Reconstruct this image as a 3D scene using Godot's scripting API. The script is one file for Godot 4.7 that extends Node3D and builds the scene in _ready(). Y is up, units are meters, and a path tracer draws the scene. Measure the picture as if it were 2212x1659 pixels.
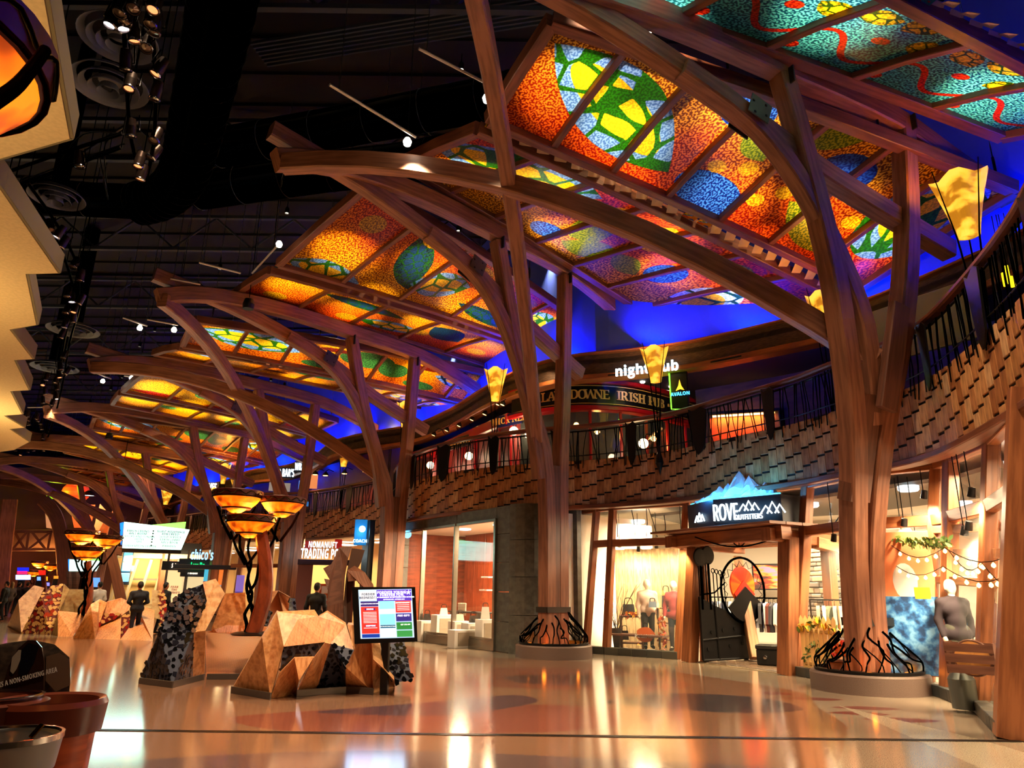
extends Node3D
# A two-storey indoor street of shops with a row of timber trees that carry stained-glass canopies.
# Metres, y up. The camera stands at x = 0, z = 0 and looks along -z; the shop front is a wavy line on the right.

const FOCAL := 1530.0            # of the lens, in pixels of the 2212 x 1659 frame
const ROW := Vector3(-5.25, 0, -5.8)     # from one timber tree to the next
const FIRST_TREE := Vector3(6.4, 0, -13.5)

var cam: Camera3D
var taken := {}
var M := {}
var rng := RandomNumberGenerator.new()


class Geo:
	var v := PackedVector3Array()
	var n := PackedVector3Array()
	var u := PackedVector2Array()

	func tri3(a: Vector3, b: Vector3, c: Vector3, na: Vector3, nb: Vector3, nc: Vector3, ua: Vector2, ub: Vector2, uc: Vector2) -> void:
		v.append(a); v.append(c); v.append(b)
		n.append(na); n.append(nc); n.append(nb)
		u.append(ua); u.append(uc); u.append(ub)

	func tri(a: Vector3, b: Vector3, c: Vector3, ua := Vector2.ZERO, ub := Vector2(1, 0), uc := Vector2(1, 1)) -> void:
		var k := (b - a).cross(c - a).normalized()
		tri3(a, b, c, k, k, k, ua, ub, uc)

	# a, b, c, d run counter-clockwise as seen from the front; uv in metres along ab and ad unless given
	func quad(a: Vector3, b: Vector3, c: Vector3, d: Vector3, uv := []) -> void:
		var k := (c - a).cross(d - b).normalized()
		var w := (b - a).length()
		var h := (d - a).length()
		var q: Array = uv if uv else [Vector2(0, 0), Vector2(w, 0), Vector2(w, h), Vector2(0, h)]
		if not uv and h > w:
			q = [Vector2(0, 0), Vector2(0, w), Vector2(h, w), Vector2(h, 0)]
		tri3(a, b, c, k, k, k, q[0], q[1], q[2])
		tri3(a, c, d, k, k, k, q[0], q[2], q[3])

	func face(p: Array) -> void:
		var k := Vector3.ZERO
		for i in p.size():
			k += Vector3(p[i]).cross(p[(i + 1) % p.size()])
		k = k.normalized()
		var ax: Vector3 = (p[1] - p[0]).normalized()
		var ay := k.cross(ax)
		for i in range(1, p.size() - 1):
			var q := []
			for j in [0, i, i + 1]:
				q.append(Vector2((p[j] - p[0]).dot(ax), (p[j] - p[0]).dot(ay)))
			tri3(p[0], p[i], p[i + 1], k, k, k, q[0], q[1], q[2])

	func box(t: Transform3D, s: Vector3, ch := 0.0) -> void:
		var h := s * 0.5
		ch = minf(ch, minf(h.x, minf(h.y, h.z)) * 0.8)
		for ax in 3:
			var b := (ax + 1) % 3
			var c := (ax + 2) % 3
			for sg: int in [-1, 1]:
				var p := []
				for k: Array in [[-1, -1], [1, -1], [1, 1], [-1, 1]]:
					var q := Vector3.ZERO
					q[ax] = sg * h[ax]
					q[b] = k[0] * (h[b] - ch)
					q[c] = k[1] * (h[c] - ch)
					p.append(t * q)
				if sg < 0:
					p.reverse()
				quad(p[0], p[1], p[2], p[3])
		if ch <= 0.0:
			return
		for ax in 3:
			var b := (ax + 1) % 3
			var c := (ax + 2) % 3
			for sb: int in [-1, 1]:
				for sc: int in [-1, 1]:
					var p := []
					for k: Array in [[-1, 0], [1, 0], [1, 1], [-1, 1]]:
						var q := Vector3.ZERO
						q[ax] = k[0] * (h[ax] - ch)
						q[b] = sb * (h[b] - (ch if k[1] else 0.0))
						q[c] = sc * (h[c] - (0.0 if k[1] else ch))
						p.append(t * q)
					if sb * sc < 0:
						p.reverse()
					quad(p[0], p[1], p[2], p[3])
		for sx: int in [-1, 1]:
			for sy: int in [-1, 1]:
				for sz: int in [-1, 1]:
					var p := []
					for ax in 3:
						var q := Vector3(sx * (h.x - ch), sy * (h.y - ch), sz * (h.z - ch))
						q[ax] += (sx if ax == 0 else sy if ax == 1 else sz) * ch
						p.append(t * q)
					if sx * sy * sz < 0:
						p.reverse()
					tri(p[0], p[1], p[2])

	func cube(at: Vector3, s: Vector3, turn := 0.0, ch := 0.0) -> void:
		box(Transform3D(Basis(Vector3.UP, turn), at), s, ch)

	# a box with its base centre at AT
	func block(at: Vector3, s: Vector3, turn := 0.0, ch := 0.0) -> void:
		cube(at + Vector3(0, s.y / 2, 0), s, turn, ch)

	# a squared timber along PTS, its section w wide (level) and h high, with chamfered corners
	func beam(pts: Array, w: float, h: float, up := Vector3.UP, ch := 0.02, w2 := -1.0) -> void:
		var rings := []
		var lens := [0.0]
		for i in pts.size():
			var t: Vector3 = (pts[mini(i + 1, pts.size() - 1)] - pts[maxi(i - 1, 0)]).normalized()
			var s := t.cross(up)
			s = s.normalized() if s.length() > 0.01 else t.cross(Vector3.RIGHT).normalized()
			var o := s.cross(t)
			var ring := []
			var ww := w * 0.5 if w2 < 0 else lerpf(w, w2, float(i) / (pts.size() - 1)) * 0.5
			for k: Array in [[-1, -1, 1, 0], [1, -1, -1, 0], [1, -1, 0, 1], [1, 1, 0, -1], [1, 1, -1, 0], [-1, 1, 1, 0], [-1, 1, 0, -1], [-1, -1, 0, 1]]:
				ring.append(pts[i] + s * (k[0] * ww + k[2] * ch) + o * (k[1] * h * 0.5 + k[3] * ch))
			rings.append(ring)
			if i:
				lens.append(lens[-1] + (pts[i] - pts[i - 1]).length())
		for i in pts.size() - 1:
			var per := 0.0
			for j in 8:
				var a: Vector3 = rings[i][j]
				var b: Vector3 = rings[i][(j + 1) % 8]
				var c: Vector3 = rings[i + 1][(j + 1) % 8]
				var d: Vector3 = rings[i + 1][j]
				var e := (b - a).length()
				quad(a, b, c, d, [Vector2(lens[i], per), Vector2(lens[i], per + e), Vector2(lens[i + 1], per + e), Vector2(lens[i + 1], per)])
				per += e
		var r0: Array = rings[0].duplicate()
		r0.reverse()
		face(r0)
		face(rings[-1])

	func tube(pts: Array, r: float, sides := 8, r2 := -1.0, caps := true) -> void:
		var rings := []
		var nrm := []
		var ref := Vector3(0.31, 0.9, 0.17).normalized()
		for i in pts.size():
			var t: Vector3 = (pts[mini(i + 1, pts.size() - 1)] - pts[maxi(i - 1, 0)]).normalized()
			if absf(t.dot(ref)) > 0.95:
				ref = Vector3(0.9, 0.1, 0.3).normalized()
			var s := t.cross(ref).normalized()
			var o := s.cross(t)
			var rr := r if r2 < 0 else lerpf(r, r2, float(i) / (pts.size() - 1))
			var ring := []
			var nr := []
			for j in sides:
				var a := TAU * j / sides
				var d := s * cos(a) + o * sin(a)
				ring.append(pts[i] + d * rr)
				nr.append(d)
			rings.append(ring)
			nrm.append(nr)
		for i in pts.size() - 1:
			for j in sides:
				var k := (j + 1) % sides
				tri3(rings[i][j], rings[i][k], rings[i + 1][k], nrm[i][j], nrm[i][k], nrm[i + 1][k], Vector2(i, j), Vector2(i, j + 1), Vector2(i + 1, j + 1))
				tri3(rings[i][j], rings[i + 1][k], rings[i + 1][j], nrm[i][j], nrm[i + 1][k], nrm[i + 1][j], Vector2(i, j), Vector2(i + 1, j + 1), Vector2(i + 1, j))
		if caps:
			var r0: Array = rings[0].duplicate()
			r0.reverse()
			face(r0)
			face(rings[-1])

	# PROFILE: Vector2(radius, height), from the bottom up the outside
	func lathe(profile: Array, segs: int, t := Transform3D.IDENTITY, squash := 1.0) -> void:
		for i in profile.size() - 1:
			var p: Vector2 = profile[i]
			var q: Vector2 = profile[i + 1]
			var e := (q - p).normalized()
			for j in segs:
				var a := TAU * j / segs
				var b := TAU * (j + 1) / segs
				var f := func(r: float, y: float, w: float) -> Vector3: return t * Vector3(cos(w) * r, y, -sin(w) * r * squash)
				var g := func(w: float) -> Vector3: return (t.basis * Vector3(cos(w) * e.y, -e.x, -sin(w) * e.y)).normalized()
				var na: Vector3 = g.call(a)
				var nb: Vector3 = g.call(b)
				var ua := Vector2(float(j) / segs, p.y)
				var ub := Vector2(float(j + 1) / segs, q.y)
				if p.x > 1e-5:
					tri3(f.call(p.x, p.y, a), f.call(p.x, p.y, b), f.call(q.x, q.y, b), na, nb, nb, ua, Vector2(ub.x, ua.y), ub)
				if q.x > 1e-5:
					tri3(f.call(p.x, p.y, a), f.call(q.x, q.y, b), f.call(q.x, q.y, a), na, nb, na, ua, ub, Vector2(ua.x, ub.y))

	# the outline POLY (x, y) pushed out by DEPTH along z
	func prism(poly: PackedVector2Array, depth: float, t := Transform3D.IDENTITY) -> void:
		var p := poly
		if Geometry2D.is_polygon_clockwise(p):
			p.reverse()
		var idx := Geometry2D.triangulate_polygon(p)
		for i in range(0, idx.size(), 3):
			var a := p[idx[i]]
			var b := p[idx[i + 1]]
			var c := p[idx[i + 2]]
			if (b - a).cross(c - a) < 0:
				var s := b
				b = c
				c = s
			tri(t * Vector3(a.x, a.y, depth), t * Vector3(b.x, b.y, depth), t * Vector3(c.x, c.y, depth), a, b, c)
			tri(t * Vector3(a.x, a.y, 0), t * Vector3(c.x, c.y, 0), t * Vector3(b.x, b.y, 0), a, c, b)
		for i in p.size():
			var a := p[i]
			var b := p[(i + 1) % p.size()]
			quad(t * Vector3(a.x, a.y, 0), t * Vector3(b.x, b.y, 0), t * Vector3(b.x, b.y, depth), t * Vector3(a.x, a.y, depth))

	# a level slab whose outline is PTS (x and z count), from height LOW to HIGH
	func slab(pts: Array, low: float, high: float) -> void:
		var poly := PackedVector2Array()
		for p: Vector3 in pts:
			poly.append(Vector2(p.x, -p.z))
		prism(poly, high - low, Transform3D(Basis(Vector3.RIGHT, Vector3.FORWARD, Vector3.UP), Vector3(0, low, 0)))

	# an upright curtain of thickness TH that follows the plan line PTS; its front is on the right of the direction of travel when TH > 0
	func wall(pts: Array, low: float, high: float, th: float) -> void:
		var back := []
		for i in pts.size():
			var t: Vector3 = pts[mini(i + 1, pts.size() - 1)] - pts[maxi(i - 1, 0)]
			back.append(pts[i] + t.cross(Vector3.UP).normalized() * th)
		var run := 0.0
		var L := Vector3(0, low, 0)
		var H := Vector3(0, high, 0)
		for i in pts.size() - 1:
			var a: Vector3 = pts[i]
			var b: Vector3 = pts[i + 1]
			var c: Vector3 = back[i]
			var d: Vector3 = back[i + 1]
			var w := (b - a).length()
			var uv := [Vector2(run, low), Vector2(run + w, low), Vector2(run + w, high), Vector2(run, high)]
			if th > 0:
				quad(b + L, a + L, a + H, b + H, [uv[1], uv[0], uv[3], uv[2]])
				quad(c + L, d + L, d + H, c + H, uv)
			else:
				quad(a + L, b + L, b + H, a + H, uv)
				quad(d + L, c + L, c + H, d + H, uv)
			quad(a + H, b + H, d + H, c + H)
			quad(b + L, a + L, c + L, d + L)
			run += w
		quad(pts[0] + L, back[0] + L, back[0] + H, pts[0] + H)
		quad(back[-1] + L, pts[-1] + L, pts[-1] + H, back[-1] + H)

	# the convex hull of a few points
	func hull(pts: Array) -> void:
		var mid := Vector3.ZERO
		for p: Vector3 in pts:
			mid += p / pts.size()
		var done := {}
		for i in pts.size():
			for j in range(i + 1, pts.size()):
				for k in range(j + 1, pts.size()):
					var nn: Vector3 = (pts[j] - pts[i]).cross(pts[k] - pts[i])
					if nn.length() < 1e-6:
						continue
					nn = nn.normalized()
					if nn.dot(pts[i] - mid) < 0:
						nn = -nn
					var off := nn.dot(pts[i])
					var on := []
					var ok := true
					for p: Vector3 in pts:
						var dd := nn.dot(p) - off
						if dd > 1e-4:
							ok = false
							break
						if dd > -1e-4:
							on.append(p)
					if not ok:
						continue
					var key := "%.3f %.3f %.3f" % [nn.x, nn.y, nn.z]
					if done.has(key):
						continue
					done[key] = true
					var c := Vector3.ZERO
					for p: Vector3 in on:
						c += p / on.size()
					var ax: Vector3 = (on[0] - c).normalized()
					var ay := nn.cross(ax)
					on.sort_custom(func(p: Vector3, q: Vector3) -> bool: return atan2((p - c).dot(ay), (p - c).dot(ax)) < atan2((q - c).dot(ay), (q - c).dot(ax)))
					face(on)

	func append(g: Geo, t := Transform3D.IDENTITY) -> void:
		for i in g.v.size():
			v.append(t * g.v[i])
			n.append((t.basis * g.n[i]).normalized())
			u.append(g.u[i])

	func base() -> Vector3:
		var b := AABB(v[0], Vector3.ZERO)
		for p in v:
			b = b.expand(p)
		return Vector3(b.position.x + b.size.x / 2, b.position.y, b.position.z + b.size.z / 2)

	func done(off := Vector3.ZERO) -> ArrayMesh:
		var a := []
		a.resize(Mesh.ARRAY_MAX)
		var w := v.duplicate()
		if off != Vector3.ZERO:
			for i in w.size():
				w[i] -= off
		a[Mesh.ARRAY_VERTEX] = w
		a[Mesh.ARRAY_NORMAL] = n
		a[Mesh.ARRAY_TEX_UV] = u
		var m := ArrayMesh.new()
		m.add_surface_from_arrays(Mesh.PRIMITIVE_TRIANGLES, a)
		return m


# ---- where a line of sight through a point of the photograph meets a known surface ----

func sight(x: float, y: float) -> Vector3:
	return cam.basis * Vector3((x - 1106.0) / FOCAL, (829.5 - y) / FOCAL, -1.0)


func on_y(x: float, y: float, h := 0.0) -> Vector3:
	var d := sight(x, y)
	return cam.position + d * ((h - cam.position.y) / d.y)


func at_range(x: float, y: float, r: float) -> Vector3:
	var d := sight(x, y)
	return cam.position + d * (r / Vector2(d.x, d.z).length())


func on_plane(x: float, y: float, o: Vector3, k: Vector3) -> Vector3:
	var d := sight(x, y)
	return cam.position + d * ((o - cam.position).dot(k) / d.dot(k))


func reach(p: Vector3) -> float:
	return Vector2(p.x, p.z).length()


# ---- naming and tagging ----

func numbered(called: String) -> String:
	var k: int = taken.get(called, 0)
	taken[called] = k + 1
	return called if k == 0 else "%s_%03d" % [called, k]


func tag(o: Node3D, label: String, category: String, group := "", kind := "") -> Node3D:
	if label: o.set_meta("label", label)
	if category: o.set_meta("category", category)
	if group: o.set_meta("group", group)
	if kind: o.set_meta("kind", kind)
	return o


func thing(called: String, label: String, category: String, at := Vector3.ZERO, group := "") -> Node3D:
	var o := Node3D.new()
	o.name = numbered(called)
	o.position = at
	add_child(o)
	return tag(o, label, category, group)


func origin(o: Node) -> Vector3:
	var p := Vector3.ZERO
	while o != self and o != null:
		p += (o as Node3D).position
		o = o.get_parent()
	return p


# one named mesh under PARENT; G is in world coordinates while the parents are unturned
func part(called: String, g: Geo, m: Material, parent: Node3D, label := "") -> MeshInstance3D:
	return put(called, g.done(origin(parent)), m, parent, label)


func put(called: String, mesh: Mesh, m: Material, parent: Node3D, label := "") -> MeshInstance3D:
	var o := MeshInstance3D.new()
	o.name = called
	o.mesh = mesh
	o.material_override = m
	parent.add_child(o, true)
	if label: o.set_meta("label", label)
	return o


# a thing that is a single mesh
func solo(called: String, g: Geo, m: Material, label: String, category: String, group := "") -> MeshInstance3D:
	var b := g.base()
	var o := put(numbered(called), g.done(b), m, self)
	o.position = b
	tag(o, label, category, group)
	return o


func struct(called: String, g: Geo, m: Material) -> MeshInstance3D:
	var o := put(numbered(called), g.done(), m, self)
	o.set_meta("kind", "structure")
	return o


func dup(o: Node3D, at: Vector3, turn := 0.0, label := "", group := "") -> Node3D:
	var c: Node3D = o.duplicate()
	c.name = numbered(String(o.name).rstrip("0123456789").rstrip("_"))
	add_child(c)
	c.position = at
	c.rotation.y = turn
	if label: c.set_meta("label", label)
	if group: c.set_meta("group", group)
	return c


func letters(txt: String, size: float, depth: float, m: Material, parent: Node3D, t: Transform3D, serif := false, bold := true, squeeze := 1.0, called := "lettering") -> MeshInstance3D:
	var tm := TextMesh.new()
	var f := SystemFont.new()
	f.font_names = PackedStringArray(["Droid Serif" if serif else "Droid Sans"])
	f.font_weight = 700 if bold else 400
	tm.font = f
	tm.font_size = 64
	tm.pixel_size = size / 46.0
	tm.depth = depth
	tm.curve_step = 2.0
	tm.text = txt
	var o := put(called, tm, m, parent)
	o.transform = Transform3D(t.basis * Basis.from_scale(Vector3(squeeze, 1, 1)), t.origin)
	o.position -= origin(parent)
	return o


# a frame whose z looks along FACING (level) and whose y is up
func facing(at: Vector3, look: Vector3) -> Transform3D:
	var z := Vector3(look.x, 0, look.z).normalized()
	return Transform3D(Basis(Vector3.UP.cross(z), Vector3.UP, z), at)


func at_(v: Vector3) -> Transform3D:
	return Transform3D(Basis.IDENTITY, v)


# lying: y towards the viewer of a facing frame
func tip(v: Vector3) -> Transform3D:
	return Transform3D(Basis(Vector3.RIGHT, PI / 2), v)


func smooth(pts: Array, per := 6) -> Array:
	var c := Curve3D.new()
	for i in pts.size():
		var t: Vector3 = (pts[mini(i + 1, pts.size() - 1)] - pts[maxi(i - 1, 0)]) / 6.0
		c.add_point(pts[i], -t, t)
	var out := []
	for i in pts.size() - 1:
		for k in per:
			out.append(c.sample(i, float(k) / per))
	out.append(pts[-1])
	return out


func evenly(pts: Array, step: float) -> Array:
	var c := Curve3D.new()
	for p: Vector3 in pts:
		c.add_point(p)
	var total := c.get_baked_length()
	var k := maxi(1, roundi(total / step))
	var out := []
	for i in k + 1:
		out.append(c.sample_baked(total * i / k))
	return out


# ---- materials ----

func noise_tex(freq: float, colors: Array, offsets: Array, kind := FastNoiseLite.TYPE_SIMPLEX_SMOOTH, oct := 4, size := 512, seed_ := 1) -> NoiseTexture2D:
	var f := FastNoiseLite.new()
	f.seed = seed_
	f.noise_type = kind
	f.frequency = freq
	f.fractal_octaves = oct
	var t := NoiseTexture2D.new()
	t.width = size
	t.height = size
	t.seamless = true
	t.noise = f
	var r := Gradient.new()
	r.colors = PackedColorArray(colors)
	r.offsets = PackedFloat32Array(offsets)
	t.color_ramp = r
	return t


func paint(color: Color, rough := 0.6, metal := 0.0, tex: Texture2D = null, scale := Vector3.ONE, tri := false) -> StandardMaterial3D:
	var m := StandardMaterial3D.new()
	m.albedo_color = color
	m.roughness = rough
	m.metallic = metal
	if tex:
		m.albedo_texture = tex
		m.uv1_scale = scale
		m.uv1_triplanar = tri
	return m


func glow(color: Color, energy: float) -> StandardMaterial3D:
	var m := StandardMaterial3D.new()
	m.albedo_color = color
	m.roughness = 0.5
	m.emission_enabled = true
	m.emission = color
	m.emission_energy_multiplier = energy
	return m


func glass(tint := Color(0.9, 0.95, 0.93), alpha := 0.06) -> StandardMaterial3D:
	var m := StandardMaterial3D.new()
	m.transparency = BaseMaterial3D.TRANSPARENCY_ALPHA
	m.albedo_color = Color(tint, alpha)
	m.roughness = 0.0
	return m


func sheer(color: Color, tex: Texture2D = null, through := Color.WHITE, rough := 0.5) -> StandardMaterial3D:
	var m := paint(color, rough, 0.0, tex)
	m.backlight_enabled = true
	m.backlight = through
	m.cull_mode = BaseMaterial3D.CULL_DISABLED
	return m


func spot(parent: Node3D, at: Vector3, to: Vector3, color: Color, energy: float, angle: float, size := 0.08, soft := 0.6) -> void:
	var l := SpotLight3D.new()
	l.name = "spot_light"
	l.light_color = color
	l.light_energy = energy
	l.spot_range = 60.0
	l.spot_attenuation = 2.0
	l.spot_angle = angle
	l.spot_angle_attenuation = soft
	l.light_size = size
	l.shadow_enabled = true
	parent.add_child(l, true)
	l.position = at - origin(parent)
	l.basis = Basis.looking_at(to - at, Vector3.UP if absf((to - at).normalized().y) < 0.99 else Vector3.RIGHT)


func omni(parent: Node3D, at: Vector3, color: Color, energy: float, size := 0.1) -> void:
	var l := OmniLight3D.new()
	l.name = "omni_light"
	l.light_color = color
	l.light_energy = energy
	l.omni_range = 60.0
	l.omni_attenuation = 2.0
	l.light_size = size
	l.shadow_enabled = true
	parent.add_child(l, true)
	l.position = at - origin(parent)


# a flat lamp of w x h that shines along TOWARDS
func area(parent: Node3D, at: Vector3, towards: Vector3, color: Color, energy: float, w: float, h: float, up := Vector3.UP) -> void:
	var l := AreaLight3D.new()
	l.name = "area_light"
	l.light_color = color
	l.light_energy = energy
	l.area_size = Vector2(w, h)
	l.area_range = 60.0
	l.area_attenuation = 2.0
	l.shadow_enabled = true
	parent.add_child(l, true)
	l.position = at - origin(parent)
	l.basis = Basis.looking_at(towards, up if absf(towards.normalized().dot(up)) < 0.99 else Vector3.RIGHT)


func _ready() -> void:
	rng.seed = 7
	camera_and_sky()
	materials()
	big_lights()
	shell()
	upper_floor()
	trees()
	canopies()
	shop_fronts()
	ceiling_gear()
	hall_furniture()
	far_end()
	people()


func camera_and_sky() -> void:
	cam = Camera3D.new()
	cam.name = "camera"
	cam.fov = rad_to_deg(2.0 * atan(829.5 / FOCAL))
	cam.position = Vector3(0, 1.6, 0)
	cam.basis = Basis(Vector3.RIGHT, deg_to_rad(16.3)) * Basis(Vector3.BACK, deg_to_rad(0.7))
	cam.near = 0.05
	cam.far = 300.0
	add_child(cam)
	cam.current = true
	var e := Environment.new()
	e.background_mode = Environment.BG_COLOR
	e.background_color = Color(0.0, 0.0, 0.0)
	e.tonemap_mode = Environment.TONE_MAPPER_LINEAR
	e.tonemap_exposure = 1.0
	e.sdfgi_enabled = true
	e.ssao_enabled = true
	e.ssil_enabled = true
	var w := WorldEnvironment.new()
	w.name = "environment"
	w.environment = e
	add_child(w)


# spotlights added out of view to light the hall and the band: a can with a glowing lens and a spot light just under it
func big_lights() -> void:
	var warm := Color(1.0, 0.86, 0.7)
	var spots := [
		[Vector3(-1.5, 13.6, -5.5), Vector3(-0.5, 0, -9.5), 150.0, 36.0], [Vector3(2.5, 13.6, -6.5), Vector3(4.0, 0, -12.5), 120.0, 34.0],
		[Vector3(-5.5, 13.6, -9.0), Vector3(-4.0, 0, -13.0), 170.0, 34.0], [Vector3(1.5, 13.6, -8.0), Vector3(4.5, 4.4, -19.0), 150.0, 22.0], [Vector3(3.4, 13.0, -6.5), Vector3(7.2, 4.4, -12.5), 60.0, 26.0],
	]
	for s: Array in spots:
		var at: Vector3 = s[0]
		var o := thing("added_spotlight", "added black can spotlight under the roof, out of view, lighting the hall", "spotlight", at, "added spotlights out of view under the roof")
		var can := Geo.new()
		var dir: Vector3 = (Vector3(s[1]) - at).normalized()
		var side := dir.cross(Vector3.RIGHT).normalized()
		var t := Transform3D(Basis(side, -dir, side.cross(-dir)), at)
		can.lathe([Vector2(0, 0.34), Vector2(0.1, 0.32), Vector2(0.13, 0.24), Vector2(0.13, 0.0), Vector2(0.115, 0.0), Vector2(0.115, 0.05)], 14, t)
		can.tube([at + Vector3(0, 0.3, 0), at + Vector3(0, 1.5, 0)], 0.015, 6)
		part("can", can, M.black_metal, o)
		var lens := Geo.new()
		lens.lathe([Vector2(0.115, 0.05), Vector2(0.0, 0.06)], 14, t)
		part("lamp_lens", lens, M.bulb_white, o)
		spot(o, at + dir * 0.05, s[1], warm, s[2], s[3], 0.12)


func materials() -> void:
	var grain := noise_tex(0.006, [Color(0.8, 0.77, 0.75), Color(0.92, 0.91, 0.9), Color(1, 1, 1)], [0.25, 0.5, 0.72], FastNoiseLite.TYPE_SIMPLEX_SMOOTH, 5, 512, 3)
	M.grain = grain
	var ws := Vector3(0.22, 2.6, 1)
	M.timber = paint(Color(0.58, 0.38, 0.28), 0.5, 0.0, grain, ws)
	M.timber_pale = paint(Color(0.74, 0.54, 0.38), 0.5, 0.0, grain, ws)
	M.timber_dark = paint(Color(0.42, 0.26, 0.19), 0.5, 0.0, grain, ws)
	M.frame_wood = paint(Color(0.48, 0.28, 0.19), 0.45, 0.0, grain, ws)
	M.mullion = paint(Color(0.62, 0.38, 0.23), 0.4, 0.0, grain, ws)
	M.veneer = sheer(Color(0.9, 0.78, 0.6), null, Color(0.5, 0.42, 0.3), 0.6)
	M.steel = paint(Color(0.3, 0.29, 0.28), 0.4, 0.9)
	M.bolt = paint(Color(0.08, 0.08, 0.08), 0.5, 0.6)
	M.black_metal = paint(Color(0.06, 0.06, 0.065), 0.45, 0.4)
	M.dark_metal = paint(Color(0.13, 0.12, 0.115), 0.35, 0.7)
	M.chrome = paint(Color(0.8, 0.8, 0.82), 0.15, 1.0)
	M.cable = paint(Color(0.75, 0.74, 0.72), 0.4, 0.6)
	M.bulb_white = glow(Color(1.0, 0.95, 0.85), 14.0)
	M.bulb_warm = glow(Color(1.0, 0.72, 0.4), 8.0)
	M.roof = paint(Color(0.035, 0.06, 0.12), 0.9)
	M.truss = paint(Color(0.2, 0.25, 0.34), 0.7)
	M.duct = paint(Color(0.42, 0.46, 0.54), 0.6)
	M.soffit = paint(Color(0.83, 0.74, 0.56), 0.9, 0.0, noise_tex(0.08, [Color(0.96, 0.96, 0.96), Color(1, 1, 1)], [0.3, 0.7], FastNoiseLite.TYPE_SIMPLEX, 3, 256), Vector3(0.6, 0.6, 0.6), true)
	M.soffit_edge = paint(Color(0.42, 0.38, 0.27), 0.8)
	M.plaster = paint(Color(0.93, 0.91, 0.86), 0.85)
	M.warm_plaster = paint(Color(0.86, 0.72, 0.55), 0.85)
	M.cove = paint(Color(0.2, 0.32, 0.85), 0.9)  # blue of the strip lights put into the colour of a white wall
	M.frieze = paint(Color(0.3, 0.215, 0.15), 0.75, 0.0, noise_tex(0.05, [Color(0.7, 0.7, 0.7), Color(1, 1, 1)], [0.3, 0.7], FastNoiseLite.TYPE_SIMPLEX, 3, 256, 9), Vector3(0.3, 3, 1))
	M.frieze_trim = paint(Color(0.62, 0.36, 0.18), 0.45, 0.0, grain, ws)
	M.upper_wall = paint(Color(0.34, 0.235, 0.16), 0.75, 0.0, grain, Vector3(0.3, 1.4, 1))
	M.dark_wall = paint(Color(0.12, 0.085, 0.07), 0.8)
	M.weave_back = paint(Color(0.075, 0.06, 0.06), 0.85)
	M.planks = []
	for c: Color in [Color(0.72, 0.5, 0.31), Color(0.66, 0.44, 0.26), Color(0.77, 0.57, 0.37), Color(0.62, 0.4, 0.23), Color(0.8, 0.63, 0.45)]:
		M.planks.append(paint(c, 0.42, 0.0, grain, Vector3(0.5, 2.2, 1)))
	M.stone_grey = paint(Color(0.36, 0.36, 0.33), 0.55, 0.0, noise_tex(0.03, [Color(0.82, 0.82, 0.82), Color(1, 1, 1)], [0.3, 0.7], FastNoiseLite.TYPE_SIMPLEX, 4, 256, 4), Vector3(0.5, 0.5, 0.5), true)
	M.slate = []
	for c: Color in [Color(0.28, 0.28, 0.25), Color(0.33, 0.32, 0.28), Color(0.24, 0.25, 0.24)]:
		M.slate.append(paint(c, 0.5))
	M.planter = paint(Color(0.44, 0.36, 0.32), 0.5, 0.0, noise_tex(0.2, [Color(0.8, 0.78, 0.76), Color(1, 1, 1)], [0.3, 0.7], FastNoiseLite.TYPE_SIMPLEX, 2, 256, 5), Vector3(1.5, 1.5, 1.5), true)
	M.pane = glass()
	M.red_paint = paint(Color(0.62, 0.05, 0.09), 0.3)
	M.deep_red = paint(Color(0.36, 0.1, 0.1), 0.5)
	M.gold = paint(Color(0.95, 0.76, 0.42), 0.35, 0.3)
	M.sign_black = paint(Color(0.02, 0.02, 0.022), 0.35)
	M.white_glow = glow(Color(0.92, 0.98, 1.0), 2.6)
	M.cyan_glow = glow(Color(0.35, 0.85, 1.0), 2.2)
	M.sign_grey = paint(Color(0.12, 0.14, 0.2), 0.5)
	M.amber = glow(Color(1.0, 0.55, 0.08), 1.25)
	M.amber.emission_texture = noise_tex(0.012, [Color(0.5, 0.25, 0.08), Color(0.95, 0.72, 0.4), Color(1, 1, 0.9)], [0.25, 0.5, 0.75], FastNoiseLite.TYPE_SIMPLEX_SMOOTH, 3, 256, 12)
	M.amber.emission_operator = BaseMaterial3D.EMISSION_OP_MULTIPLY
	M.amber.uv1_scale = Vector3(2, 1.2, 1)
	M.amber_hot = glow(Color(1.0, 0.5, 0.06), 4.0)
	M.parchment = glow(Color(1.0, 0.76, 0.28), 1.5)
	M.parchment.emission_texture = noise_tex(0.01, [Color(0.6, 0.5, 0.3), Color(0.95, 0.9, 0.7), Color(1, 1, 0.95)], [0.3, 0.5, 0.72], FastNoiseLite.TYPE_SIMPLEX_SMOOTH, 4, 256, 14)
	M.parchment.emission_operator = BaseMaterial3D.EMISSION_OP_MULTIPLY
	var blue := glow(Color(0.02, 0.12, 1.0), 3.0)
	M.blue_strip = blue
	M.white_cloth = paint(Color(0.85, 0.84, 0.82), 0.8)
	M.skin = paint(Color(0.72, 0.5, 0.4), 0.6)
	M.black_cloth = paint(Color(0.03, 0.035, 0.05), 0.85)
	M.jeans = paint(Color(0.07, 0.09, 0.16), 0.85)
	M.hair = paint(Color(0.05, 0.04, 0.035), 0.7)
	M.copper = paint(Color(0.5, 0.26, 0.14), 0.3, 0.6)


# ---- the shell: floor, side walls, the wavy shop front and its woven band ----

var BAND := []       # plan line of the woven band, from the right edge of the photograph to the far left
var FRIEZE := []     # plan line of the frieze above the gallery
var BAY := 0


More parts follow.
